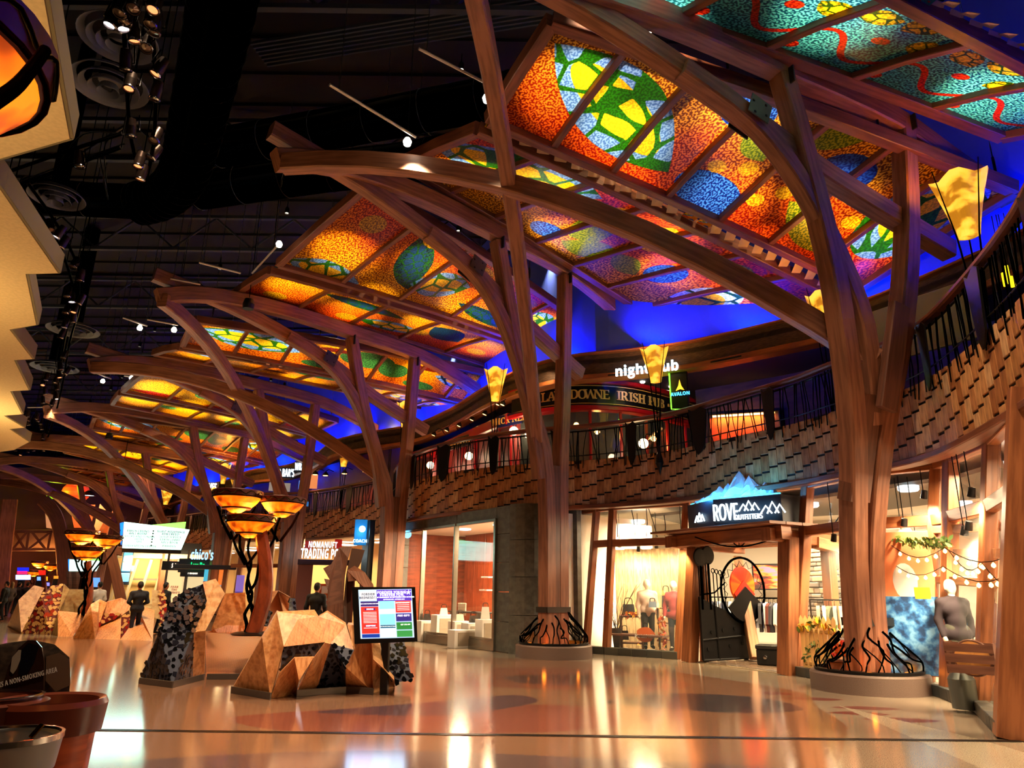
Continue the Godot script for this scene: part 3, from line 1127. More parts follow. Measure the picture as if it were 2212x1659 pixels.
func pub() -> void:
	# the curved red pub front behind the railing
	var line := smooth([Vector3(6.6, 0, -24.0), Vector3(5.0, 0, -22.6), Vector3(3.6, 0, -21.7), Vector3(2.1, 0, -21.5), Vector3(0.85, 0, -22.1), Vector3(0.0, 0, -23.0)], 5)
	var o := thing("pub_facade", "curved red pub front with gold letters on a black fascia, on the upper floor", "shop front", Vector3(3.0, 5.2, -21.8))
	var g := Geo.new()
	g.wall(line, 7.2, 7.95, 0.25)
	part("fascia", g, M.sign_black, o)
	for q: Array in [[7.98, 0.14, 0.34, "cornice"], [7.12, 0.16, 0.34, "lower_moulding"], [5.3, 0.2, 0.2, "plinth"]]:
		var pts := []
		for p: Vector3 in line:
			pts.append(p + Vector3(0, q[0], 0))
		g = Geo.new()
		g.beam(pts, q[2], q[1], Vector3.UP, 0.03)
		part(q[3], g, M.red_paint, o)
	for y: float in [7.28, 7.86]:
		var pts := []
		for i in line.size():
			var d: Vector3 = (line[mini(i + 1, line.size() - 1)] - line[maxi(i - 1, 0)]).normalized()
			pts.append(line[i] + Vector3(0, y, 0) + Vector3.UP.cross(d) * 0.02)
		g = Geo.new()
		g.beam(pts, 0.02, 0.02)
		part("gold_line", g, M.gold, o)
	var marks := evenly(line, 1.05)
	for p: Vector3 in marks:
		g = Geo.new()
		g.beam([p + Vector3(0, 5.2, 0), p + Vector3(0, 7.1, 0)], 0.09, 0.09, Vector3.RIGHT)
		part("mullion", g, M.red_paint, o)
	for i in marks.size() - 1:
		g = Geo.new()
		g.quad(marks[i + 1] + Vector3(0, 5.3, 0), marks[i] + Vector3(0, 5.3, 0), marks[i] + Vector3(0, 7.05, 0), marks[i + 1] + Vector3(0, 7.05, 0))
		part("pane", g, M.pane, o)
	# the gold letters, one by one along the curve
	var txt := "LANSDOWNE IRISH PUB"
	var curve := Curve3D.new()
	for i in range(line.size() - 1, -1, -1):
		curve.add_point(line[i])
	var s := 1.5
	for ch in txt:
		if ch == " ":
			s += 0.18
			continue
		var p := curve.sample_baked(s)
		var d := (curve.sample_baked(s + 0.05) - p).normalized()
		var look := d.cross(Vector3.UP)
		letters(ch, 0.3, 0.03, M.gold, o, facing(p + Vector3(0, 7.57, 0) + look * 0.03, look), true)
		s += 0.25 if ch != "I" else 0.18
	var ep := curve.sample_baked(s + 0.3)
	var ed := (curve.sample_baked(s + 0.35) - ep).normalized().cross(Vector3.UP)
	var et := facing(ep + Vector3(0, 7.57, 0) + ed * 0.03, ed)
	g = Geo.new()
	g.tube(ring(et, 0.17), 0.025, 6)
	for a: float in [0.0, PI / 2]:
		g.box(et * Transform3D(Basis(Vector3.BACK, a), Vector3.ZERO), Vector3(0.1, 0.5, 0.03))
	part("cross_emblem", g, M.gold, o)
	# inside: dark room with a few lamps
	for q: Array in [[1290, 933, 24.0], [1365, 962, 23.2], [1412, 948, 23.0], [1245, 918, 24.5]]:
		var p := at_range(q[0], q[1], q[2])
		var l := thing("pub_pendant", "small round warm lamp glowing inside the dark pub", "pendant lamp", p, "lamps inside the pub")
		g = Geo.new()
		g.lathe([Vector2(0, -0.09), Vector2(0.07, -0.06), Vector2(0.1, 0), Vector2(0.07, 0.07), Vector2(0, 0.1)], 12, at_(p))
		part("globe", g, M.bulb_warm, l)
		g = Geo.new()
		g.tube([p + Vector3(0, 0.1, 0), Vector3(p.x, 8.3, p.z)], 0.008, 5)
		part("cord", g, M.black_metal, l)
		omni(l, p + Vector3(0, -0.15, 0), Color(1.0, 0.66, 0.35), 1.0, 0.08)
	g = Geo.new()
	g.wall([Vector3(8.2, 0, -26.5), Vector3(4.0, 0, -26.0), Vector3(0.6, 0, -26.5)], 5.2, 8.3, 0.2)
	struct("wall_pub_back", g, M.dark_wall)
	# downlights in the gallery ceiling over the fascia
	for q: Array in [[1325, 821], [1388, 826], [1450, 836], [1366, 838], [1413, 846], [1180, 900], [1355, 883]]:
		var p := on_y(q[0], q[1], 8.27)
		var l := thing("downlight", "tiny round white downlight in the gallery ceiling over the pub sign", "downlight", p, "gallery downlights")
		g = Geo.new()
		g.lathe([Vector2(0, -0.02), Vector2(0.06, -0.02), Vector2(0.085, 0.0), Vector2(0.085, 0.03)], 12, at_(p))
		part("lamp_lens", g, M.bulb_white, l)
	for q: Array in [[1250, 0], [1330, 0], [1410, 0], [1180, 0]]:
		var p := at_range(q[0], 830, 20.9)
		spot(o, Vector3(p.x, 8.2, p.z), Vector3(p.x * 1.06, 7.3, p.z * 1.06), Color(1.0, 0.85, 0.65), 1.6, 50.0, 0.05)

	# the left flank of the pub: red piers, name boards, hooked lamps and white globes
	var flank := [Vector3(0.0, 0, -23.0), Vector3(-1.2, 0, -25.2), Vector3(-2.6, 0, -28.0), Vector3(-4.4, 0, -30.6), Vector3(-5.2, 0, -33.2)]
	o = thing("pub_flank_wall", "red side of the pub with small name boards, behind the rounded balcony", "shop front", Vector3(-2.4, 5.2, -28.0))
	g = Geo.new()
	g.wall(flank, 5.2, 6.9, 0.2)
	part("back_wall", g, M.deep_red, o)
	g = Geo.new()
	var cor := []
	for p: Vector3 in flank:
		cor.append(p + Vector3(-0.05, 7.1, 0.02))
	g.beam(cor, 0.3, 0.4, Vector3.UP, 0.05)
	part("cornice", g, M.red_paint, o)
	for q: Array in [[1032, 940, 25.4], [1118, 880, 23.1], [940, 985, 28.6], [1003, 960, 26.4], [1085, 930, 23.8]]:
		var p := at_range(q[0], q[1], q[2])
		g = Geo.new()
		g.beam([Vector3(p.x, 5.2, p.z), Vector3(p.x, 7.2, p.z)], 0.22, 0.22, Vector3.RIGHT, 0.03)
		part("pier", g, M.red_paint, o)
	for q: Array in [[986, 958, 26.3, 2.0, 0.42, "VOODOO PIT", M.sign_black], [1100, 907, 22.9, 1.1, 0.4, "MICK NEL", paint(Color(0.05, 0.08, 0.3), 0.4)]]:
		var p := at_range(q[0], q[1], q[2])
		var t := facing(p, Vector3(-0.85, 0, 0.6) if q[0] < 1050 else Vector3(-0.8, 0, 0.9))
		g = Geo.new()
		g.box(t, Vector3(q[3], q[4], 0.05), 0.01)
		var b := part("name_board", g, q[6], o)
		letters(q[5], q[4] * 0.55, 0.02, M.gold, b, t.translated_local(Vector3(0, 0, 0.03)), true)
	for q: Array in [[930, 1005, 27.6], [1013, 985, 25.2], [1110, 931, 22.6], [1143, 934, 22.3], [1390, 958, 20.9]]:
		var p := at_range(q[0], q[1], q[2])
		var l := thing("globe_lamp", "white glowing globe lamp against the red pub wall behind the railing", "globe lamp", p, "white globes along the pub")
		g = Geo.new()
		var prof := []
		for i in 9:
			prof.append(Vector2(sin(PI * i / 8.0), -cos(PI * i / 8.0)) * 0.15)
		g.lathe(prof, 14, at_(p))
		part("globe", g, glow(Color(1.0, 0.9, 0.75), 2.2), l)
		g = Geo.new()
		g.tube([p + Vector3(0.05, 0.14, -0.02), p + Vector3(0.1, 0.3, -0.08), p + Vector3(0.3, 0.32, -0.2)], 0.014, 6)
		part("bracket", g, M.black_metal, l)
		omni(l, p + Vector3(-0.2, 0, 0.1), Color(1.0, 0.85, 0.65), 0.7, 0.12)
	for q: Array in [[945, 938, 28.0], [973, 928, 27.2], [1000, 918, 26.4], [1028, 905, 25.6], [1056, 893, 24.6], [1085, 872, 23.6], [1095, 872, 22.9]]:
		var p := at_range(q[0], q[1], q[2])
		var l := thing("gooseneck_lamp", "black gooseneck lamp over the red name boards of the pub", "wall lamp", p, "gooseneck lamps along the pub")
		g = Geo.new()
		g.tube([p + Vector3(0.3, 0, -0.2), p + Vector3(0.16, 0.22, -0.1), p + Vector3(0.02, 0.24, 0), p + Vector3(-0.1, 0.08, 0.06)], 0.014, 6)
		part("arm", g, M.black_metal, l)
		g = Geo.new()
		g.lathe([Vector2(0.11, -0.1), Vector2(0.09, 0.0), Vector2(0.03, 0.06), Vector2(0, 0.07)], 12, Transform3D(Basis(Vector3.BACK, -0.4), p + Vector3(-0.12, 0.02, 0.07)))
		part("shade", g, M.black_metal, l)
		g = Geo.new()
		g.lathe([Vector2(0, -0.1), Vector2(0.07, -0.09), Vector2(0.08, -0.06)], 10, Transform3D(Basis(Vector3.BACK, -0.4), p + Vector3(-0.12, 0.02, 0.07)))
		part("bulb", g, M.bulb_warm, l)
	omni(o, Vector3(-3.2, 6.3, -27.2), Color(1.0, 0.6, 0.5), 2.0, 0.2)


func ring(t: Transform3D, r: float, k := 20) -> Array:
	var out := []
	for i in k + 1:
		out.append(t * Vector3(cos(TAU * i / k) * r, sin(TAU * i / k) * r, 0))
	return out


func gallery_signs() -> void:
	# "nightclub", white-blue letters on the frieze
	var p := at_range(1396, 796, 20.2)
	var look := Vector3(-0.42, 0, 1)
	var o := thing("nightclub_sign", "glowing blue-white nightclub lettering on the frieze behind a lantern", "sign", p)
	letters("nightclub", 0.3, 0.05, M.white_glow, o, facing(p, look))
	var g := Geo.new()
	var t := facing(p, look)
	g.box(t * at_(Vector3(0, 0.02, -0.06)), Vector3(1.55, 0.04, 0.04))
	part("mounting_rail", g, M.sign_grey, o)
	area(o, t * Vector3(0, 0.05, 0.1), t.basis * Vector3(0, 0, -1), Color(0.3, 0.8, 1.0), 0.35, 1.4, 0.2)
	# the black club blade sign with a green neon edge
	p = at_range(1468, 838, 20.3)
	t = facing(p, Vector3(-0.5, 0, 1))
	o = thing("blade_sign", "black blade sign with a green neon edge and a gold spire emblem", "sign", p)
	g = Geo.new()
	g.box(t, Vector3(0.5, 1.3, 0.16), 0.02)
	part("board", g, M.sign_black, o)
	g = Geo.new()
	g.tube([t * Vector3(-0.27, 0.66, 0.06), t * Vector3(-0.25, -0.62, 0.06), t * Vector3(0.12, -0.68, 0.08)], 0.022, 8)
	part("neon_tube", g, glow(Color(0.45, 1.0, 0.2), 3.5), o)
	g = Geo.new()
	g.prism(PackedVector2Array([Vector2(0, 0.16), Vector2(0.04, -0.02), Vector2(0.12, -0.16), Vector2(0, -0.12), Vector2(-0.12, -0.16), Vector2(-0.04, -0.02)]), 0.03, t.translated_local(Vector3(0.03, 0.06, 0.08)))
	part("spire_emblem", g, glow(Color(1.0, 0.78, 0.2), 1.6), o)
	letters("AVALON", 0.1, 0.02, glow(Color(0.3, 0.75, 1.0), 2.5), o, t.translated_local(Vector3(0.03, -0.2, 0.09)))
	omni(o, t * Vector3(-0.4, 0, 0.2), Color(0.35, 1.0, 0.15), 0.35, 0.05)
	# signs of the bay beyond
	for q: Array in [[618, 1022, 42.5, "O BAR'S", 0.55, "white glowing sign left of a timber post in the farther gallery"], [658, 1009, 41.0, "WRAPS-N", 0.5, "white glowing sign right of a timber post in the farther gallery"], [452, 1052, 47.0, "GAMES", 0.55, "tilted white glowing sign far along the gallery"]]:
		p = at_range(q[0], q[1], q[2])
		o = thing("gallery_sign", q[5], "sign", p)
		t = facing(p, Vector3(-p.x, 0, -p.z) + Vector3(-8, 0, 0))
		letters(q[3], q[4] * 0.8, 0.08, M.white_glow, o, t.translated_local(Vector3(0, 0, 0.06)), false, true, 0.42)
		g = Geo.new()
		g.box(t, Vector3(1.1, 0.6, 0.08), 0.01)
		part("backing", g, M.sign_grey, o)
	# lit upstairs window panels in the far bay
	for q: Array in [[655, 1048, 41.5, 0.5, 0.5, Color(0.45, 0.65, 1.0)], [677, 1040, 41.3, 0.45, 0.8, Color(1.0, 0.6, 0.35)], [648, 1088, 41.0, 0.9, 0.25, Color(0.25, 0.6, 0.9)], [652, 1086, 40.6, 0.5, 0.3, Color(1.0, 0.35, 0.2)], [604, 1052, 44.0, 1.2, 0.5, Color(0.6, 0.55, 0.5)]]:
		p = at_range(q[0], q[1], q[2])
		t = facing(p, Vector3(-p.x, 0, -p.z))
		g = Geo.new()
		g.box(t, Vector3(q[3], q[4], 0.06), 0.01)
		solo("menu_screen", g, glow(q[5], 0.8), "small lit screen on the wall of the farther gallery", "screen", "screens in the farther gallery")
	# hooked lamps on the dark red bar upstairs
	for q: Array in [[681, 1024, 37.6], [703, 1026, 37.2], [744, 1022, 36.2], [789, 1018, 35.3]]:
		p = at_range(q[0], q[1], q[2])
		o = thing("bar_wall_lamp", "small wall lamp washing the dark red wall of the upstairs bar", "wall lamp", p, "wall lamps of the upstairs bar")
		g = Geo.new()
		g.lathe([Vector2(0.17, -0.04), Vector2(0.14, 0.05), Vector2(0.04, 0.16), Vector2(0, 0.17)], 12, at_(p))
		part("shade", g, M.dark_metal, o)
		g = Geo.new()
		g.lathe([Vector2(0, -0.06), Vector2(0.12, -0.04), Vector2(0.13, 0.0)], 10, at_(p))
		part("bulb", g, M.bulb_warm, o)
		g = Geo.new()
		g.tube([p + Vector3(0, 0.17, 0), p + Vector3(0.1, 0.3, -0.1), p + Vector3(0.3, 0.25, -0.4)], 0.02, 6)
		part("arm", g, M.dark_metal, o)
		spot(o, p + Vector3(0, -0.08, 0), p + Vector3(0.25, -1.5, -0.3), Color(1.0, 0.7, 0.45), 4.0, 50.0, 0.06)


# ---- the timber trees ----
# each tree: two posts on one trunk, a long straight lower beam with a curved brace, a gently arched top beam,
# and an arch that reaches over to the tip of its partner's top beam

func tree_frame(k: int) -> Dictionary:
	var base := FIRST_TREE + ROW * k
	var n := Vector3(-0.742, 0, 0.671)
	var top := base
	var rise: float = [1.0, 1.0, 0.925, 0.895, 0.86, 0.83, 0.815, 0.8, 0.8][k]
	if k == 0:
		n = Vector3(-0.914, 0, 0.405).normalized()
		top = Vector3(7.0, 0, -12.1)
	return {"base": base, "top": top, "n": n, "rise": rise}


# a point of tree F at N metres out towards the hall and H metres up
func tree_at(f: Dictionary, n: float, h: float, side := 0.0) -> Vector3:
	var o: Vector3 = (f.base as Vector3).lerp(f.top, smoothstep(0.0, 6.5, h))
	var hh: float = h if h < 1.0 else lerpf(h, h * f.rise, clampf((h - 1.0) / 8.0, 0, 1))
	var nn: Vector3 = f.n
	return o + nn * n + nn.cross(Vector3.UP) * side + Vector3(0, hh, 0)


func trees() -> void:
	var labels := [
		"nearest and largest timber tree, rooted in a round planter before the outfitter's corner",
		"second timber tree, rooted in a round planter between the leather shop and the outfitter",
		"third timber tree, standing behind the dark curved sculpture near the trading post",
		"fourth timber tree, forked behind the amber bowl lamps",
		"fifth timber tree, right of the white directory board",
		"sixth timber tree, its trunk leaning below the directory board",
		"seventh timber tree, brown trunk left of the directory board",
		"eighth timber tree along the left of the hall",
		"farthest timber tree at the end of the row",
	]
	for k in 9:
		var f := tree_frame(k)
		var base: Vector3 = f.base
		var o := thing("timber_tree", labels[k], "timber structure", base, "row of timber trees")
		var w := 0.36
		var posts := [[[0.24, 0.3], [0.27, 4.6], [0.75, 6.2], [1.5, 8.3], [2.16, 10.95]], [[-0.24, 0.3], [-0.28, 4.6], [-0.42, 7.0], [-0.55, 10.75]]]
		if k == 0:
			posts = [[[0.19, 0.3], [0.5, 2.2], [1.0, 4.4], [1.4, 6.2], [1.5, 7.5], [1.8, 9.3], [2.14, 11.0]], [[-0.19, 0.3], [0.1, 2.2], [0.3, 4.2], [-0.1, 6.3], [-0.74, 8.5], [-1.14, 11.0]]]
		for p: Array in posts:
			var pts := []
			for q: Array in p:
				pts.append(tree_at(f, q[0], q[1]))
			var g := Geo.new()
			g.beam(smooth(pts, 3), w, w, f.n, 0.03)
			part("post", g, M.timber, o)
			# steel shoe plate with bolts where the post meets the beam
			if k < 3:
				var e: Vector3 = pts[-1]
				g = Geo.new()
				for s: float in [-1, 1]:
					g.cube(e + (f.n as Vector3).cross(Vector3.UP) * s * 0.19 + Vector3(0, -0.1, 0), Vector3(0.03, 0.34, 0.2), atan2(f.n.x, f.n.z) + PI / 2)
				part("bolt_plate", g, M.steel, o)
		# pale wooden wedge that fills the fork of the trunk
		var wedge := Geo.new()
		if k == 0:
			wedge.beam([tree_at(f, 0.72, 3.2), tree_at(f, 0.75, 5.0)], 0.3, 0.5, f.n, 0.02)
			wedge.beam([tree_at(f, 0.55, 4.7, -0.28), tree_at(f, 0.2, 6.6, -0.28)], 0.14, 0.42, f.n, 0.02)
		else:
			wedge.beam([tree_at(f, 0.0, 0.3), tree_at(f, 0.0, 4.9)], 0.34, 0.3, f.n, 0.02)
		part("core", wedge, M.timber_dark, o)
		var g := Geo.new()
		var low := [tree_at(f, 8.75, 11.35, 0.12), tree_at(f, 6.45, 11.0, 0.12), tree_at(f, 4.8, 10.55, 0.12), tree_at(f, 3.1, 9.95, 0.12), tree_at(f, 1.1, 9.2 if k == 0 else 8.9, 0.12), tree_at(f, -2.1 if k == 0 else -1.3, 8.36 if k == 0 else 7.85, 0.12)]
		g.beam(smooth(low, 3), 0.32, 0.4, Vector3.UP, 0.03)
		part("lower_beam", g, M.timber, o)
		g = Geo.new()
		var br := [tree_at(f, 0.5, 4.5), tree_at(f, 0.85, 6.2), tree_at(f, 1.4, 7.7), tree_at(f, 2.1, 8.9), tree_at(f, 3.1, 9.8), tree_at(f, 4.5, 10.35)]
		g.beam(smooth(br, 4), 0.3, 0.34, f.n, 0.03)
		part("brace", g, M.timber, o)
		g = Geo.new()
		var tp := [tree_at(f, 8.6, 10.6), tree_at(f, 7.2, 11.1), tree_at(f, 4.9, 11.3), tree_at(f, 2.3, 11.2), tree_at(f, -0.75, 11.0), tree_at(f, -3.0, 10.35), tree_at(f, -4.5 if k else -5.6, 9.7 if k else 9.9)]
		g.beam(smooth(tp, 4), 0.36, 0.46, Vector3.UP, 0.03)
		part("top_beam", g, M.timber, o)
		# the arch to the partner's tip
		var mate := k + 1 if k % 2 == 0 else k - 1
		if mate < 9:
			var fm := tree_frame(mate)
			var a := tree_at(f, 0.6, 5.6)
			var b := tree_at(fm, 8.5, 10.45, -0.2)
			var arch := []
			for i in 13:
				var s := i / 12.0
				var p := a.lerp(b, s)
				p.y = lerpf(a.y, b.y, 1.0 - pow(1.0 - s, 1.9)) + sin(PI * s) * 0.12
				arch.append(p)
			g = Geo.new()
			g.beam(arch, 0.3, 0.42, Vector3.UP, 0.03)
			part("arch", g, M.timber, o)
		# bolted steel gusset where the brace runs into the lower beam
		if k < 4:
			g = Geo.new()
			var gs := tree_at(f, 3.0, 9.9)
			var t := Transform3D(Basis(f.n, Vector3.UP, (f.n as Vector3).cross(Vector3.UP)), gs)
			for s: float in [0.3, -0.22]:
				g.box(t * Transform3D(Basis(Vector3.BACK, 0.35), Vector3(0, -0.02, s)), Vector3(0.46, 0.42, 0.02))
			var plate := part("gusset_plate", g, M.steel, o)
			g = Geo.new()
			for q: Array in [[-0.14, 0.1], [0.14, 0.12], [-0.12, -0.12], [0.13, -0.11]]:
				for s: float in [0.3, -0.22]:
					g.box(t * at_(Vector3(q[0], q[1] - 0.02, s)), Vector3(0.05, 0.05, 0.05), 0.01)
			part("bolt", g, M.bolt, plate)
		if k == 0:
			g = Geo.new()
			var q := tree_at(f, 0.78, 5.4, 0.2)
			g.box(Transform3D(Basis(Vector3.BACK, 0.5), q), Vector3(0.1, 0.75, 0.05))
			part("bolt_plate", g, M.chrome, o, "bright bolted steel plate in the fork")
			g = Geo.new()
			g.box(at_(tree_at(f, 0.15, 2.9, 0.19)), Vector3(0.1, 0.5, 0.03))
			part("bolt_plate", g, M.steel, o)
		planter(k, f)


# round stone base, steel collar and a cage of bare metal roots with amber lamps in it
func planter(k: int, f: Dictionary) -> void:
	if k > 4:
		return
	var base: Vector3 = f.base
	var where: String = ["nearest timber tree", "second timber tree", "third timber tree", "fourth timber tree", "fifth timber tree"][k]
	var o := thing("round_planter", "low round base with black metal roots, foot of the " + where, "planter", base, "round bases of the timber trees")
	var g := Geo.new()
	var r := 0.98
	g.lathe([Vector2(0, 0.0), Vector2(r, 0.0), Vector2(r, 0.28), Vector2(r - 0.03, 0.31), Vector2(r - 0.12, 0.31), Vector2(r - 0.14, 0.24), Vector2(0, 0.24)], 40, at_(base))
	part("stone_rim", g, M.planter, o)
	g = Geo.new()
	g.lathe([Vector2(r - 0.1, 0.31), Vector2(r - 0.08, 0.36), Vector2(r - 0.14, 0.37), Vector2(r - 0.16, 0.3)], 40, at_(base))
	part("rim_ring", g, M.black_metal, o)
	g = Geo.new()
	for i in 4:
		var c := Transform3D(Basis(Vector3.UP, PI / 2 * i + atan2(f.n.x, f.n.z)), tree_at(f, 0.0, 1.15))
		g.box(c * at_(Vector3(0, 0, 0.43 if i % 2 == 0 else 0.2)), Vector3(0.38 if i % 2 == 0 else 0.86, 0.14, 0.02))
	part("collar", g, M.steel, o)
	var rr := RandomNumberGenerator.new()
	rr.seed = 90 + k
	for i in 26:
		var a := TAU * (i + rr.randf() * 0.6) / 26.0
		var d := Vector3(cos(a), 0, sin(a))
		var s := Vector3(-sin(a), 0, cos(a))
		var w1 := rr.randf_range(-0.12, 0.12)
		var w2 := rr.randf_range(-0.16, 0.16)
		var h0 := rr.randf_range(0.7, 1.12)
		g = Geo.new()
		var pts := [base + d * 0.42 + Vector3(0, h0, 0), base + d * 0.55 + s * w1 + Vector3(0, h0 * 0.86, 0), base + d * 0.74 + s * w2 + Vector3(0, h0 * 0.62 + 0.05, 0), base + d * 0.87 + s * (w1 + w2) * 0.5 + Vector3(0, 0.5, 0), base + d * (r - 0.12) + s * w1 + Vector3(0, 0.33, 0)]
		g.tube(smooth(pts, 3), 0.022, 6, 0.013)
		if i % 2 == 0:
			g.tube(smooth([pts[1], base + d * 0.68 + s * (w2 - 0.16) + Vector3(0, h0 * 0.6, 0), base + d * (r - 0.15) + s * (w2 - 0.2) + Vector3(0, 0.33, 0)], 3), 0.014, 5, 0.009)
		part("metal_root", g, M.dark_metal, o)
	for a: float in [0.5, 2.0, 3.4, 5.2]:
		var p := base + Vector3(cos(a) * 0.66, 0.27, sin(a) * 0.66)
		g = Geo.new()
		g.lathe([Vector2(0.09, 0.0), Vector2(0.09, 0.05), Vector2(0.0, 0.055)], 12, at_(p))
		part("amber_uplight", g, M.amber_hot, o)
		if k < 2:
			omni(o, p + Vector3(0, 0.12, 0), Color(1.0, 0.5, 0.1), 0.07, 0.05)


# ---- the stained-glass canopies ----

var SQUIG: Image


func canopies() -> void:
	var a := on_y(1192, 45, 11.5)
	var cs := [
		{"TL": on_y(1192, 45, 11.5), "L": on_y(870, 352, 12.0), "R": on_y(2190, 408, 9.8), "B": on_y(1445, 707, 10.1), "K0": on_y(1048, 272, 11.05), "K1": on_y(1835, 632, 9.2), "n": 7, "kind": "leaf", "label": "large red, gold and blue stained-glass canopy over the nearest two timber trees"},
		{"TL": on_y(797, 398, 11.35), "L": on_y(505, 636, 10.7), "R": on_y(1264, 702, 10.3), "B": on_y(1050, 788, 10.4), "K0": on_y(590, 580, 10.75), "K1": on_y(1168, 756, 10.15), "n": 5, "kind": "fire", "label": "red-orange stained-glass canopy with dark leaves, left of the second timber tree"},
		{"TL": on_y(425, 690, 10.2), "L": on_y(333, 762, 10.2), "R": on_y(1092, 815, 10.0), "B": on_y(965, 893, 9.6), "K0": on_y(393, 748, 9.8), "K1": on_y(1035, 880, 9.2), "n": 7, "kind": "gold", "label": "amber-gold stained-glass canopy with green ovals, over the third and fourth timber trees"},
		{"TL": on_y(322, 796, 10.0), "L": on_y(243, 870, 9.6), "R": on_y(728, 908, 9.6), "B": on_y(600, 955, 9.5), "K0": on_y(262, 846, 9.7), "K1": on_y(672, 938, 9.4), "n": 5, "kind": "ember", "label": "golden stained-glass canopy with dark red edges, left of the fourth timber tree"},
		{"TL": on_y(206, 898, 9.8), "L": on_y(176, 930, 9.8), "R": on_y(640, 956, 9.5), "B": on_y(490, 1018, 9.2), "K0": on_y(196, 924, 9.5), "K1": on_y(575, 1000, 9.0), "n": 7, "kind": "gold", "label": "farther gold and green stained-glass canopy above the amber bowl lamps"},
		{"TL": on_y(172, 945, 9.6), "L": on_y(140, 975, 9.4), "R": on_y(420, 1008, 9.2), "B": on_y(330, 1030, 9.2), "K0": on_y(143, 968, 9.5), "K1": on_y(385, 1018, 9.1), "n": 5, "kind": "ember", "label": "small distant golden canopy left of the amber bowl lamps"},
		{"TL": on_y(128, 990, 9.6), "L": on_y(110, 1008, 9.5), "R": on_y(350, 1030, 9.2), "B": on_y(260, 1050, 9.2), "K0": on_y(118, 1004, 9.3), "K1": on_y(310, 1044, 9.0), "n": 6, "kind": "gold", "label": "farthest stained-glass canopy, low at the left end of the row"},
	]
	# the teal canopy over the camera's right shoulder: only its left wing is in the frame
	var e0 := on_y(1330, 0, 11.55)
	var e1 := on_y(2165, 291, 10.6)
	var s0 := on_y(1969, 2, 10.6)
	var s1 := on_y(2212, 128, 10.3)
	var dirs := (s1 - s0)
	cs.append({"TL": e0.lerp(e1, -0.3), "L": Vector3.ZERO, "R": e1, "B": Vector3.ZERO, "K0": s0 - dirs * 2.2, "K1": s0 + dirs * 2.1, "n": 6, "kind": "teal", "label": "teal stained-glass canopy with yellow leaves, cut by the top right corner"})
	var f := FastNoiseLite.new()
	f.noise_type = FastNoiseLite.TYPE_SIMPLEX_SMOOTH
	f.frequency = 0.16
	f.fractal_octaves = 2
	f.fractal_gain = 0.35
	f.seed = 5
	SQUIG = f.get_image(1024, 512, false, false, false)
	SQUIG.convert(Image.FORMAT_L8)
	var skins := {}
	for kind: String in ["leaf", "fire", "gold", "ember", "teal"]:
		var m := sheer(Color.WHITE, bead_skin(kind), Color.WHITE, 0.3)
		m.texture_repeat = false
		skins[kind] = m
	for i in cs.size():
		canopy(i, cs[i], skins[cs[i].kind])


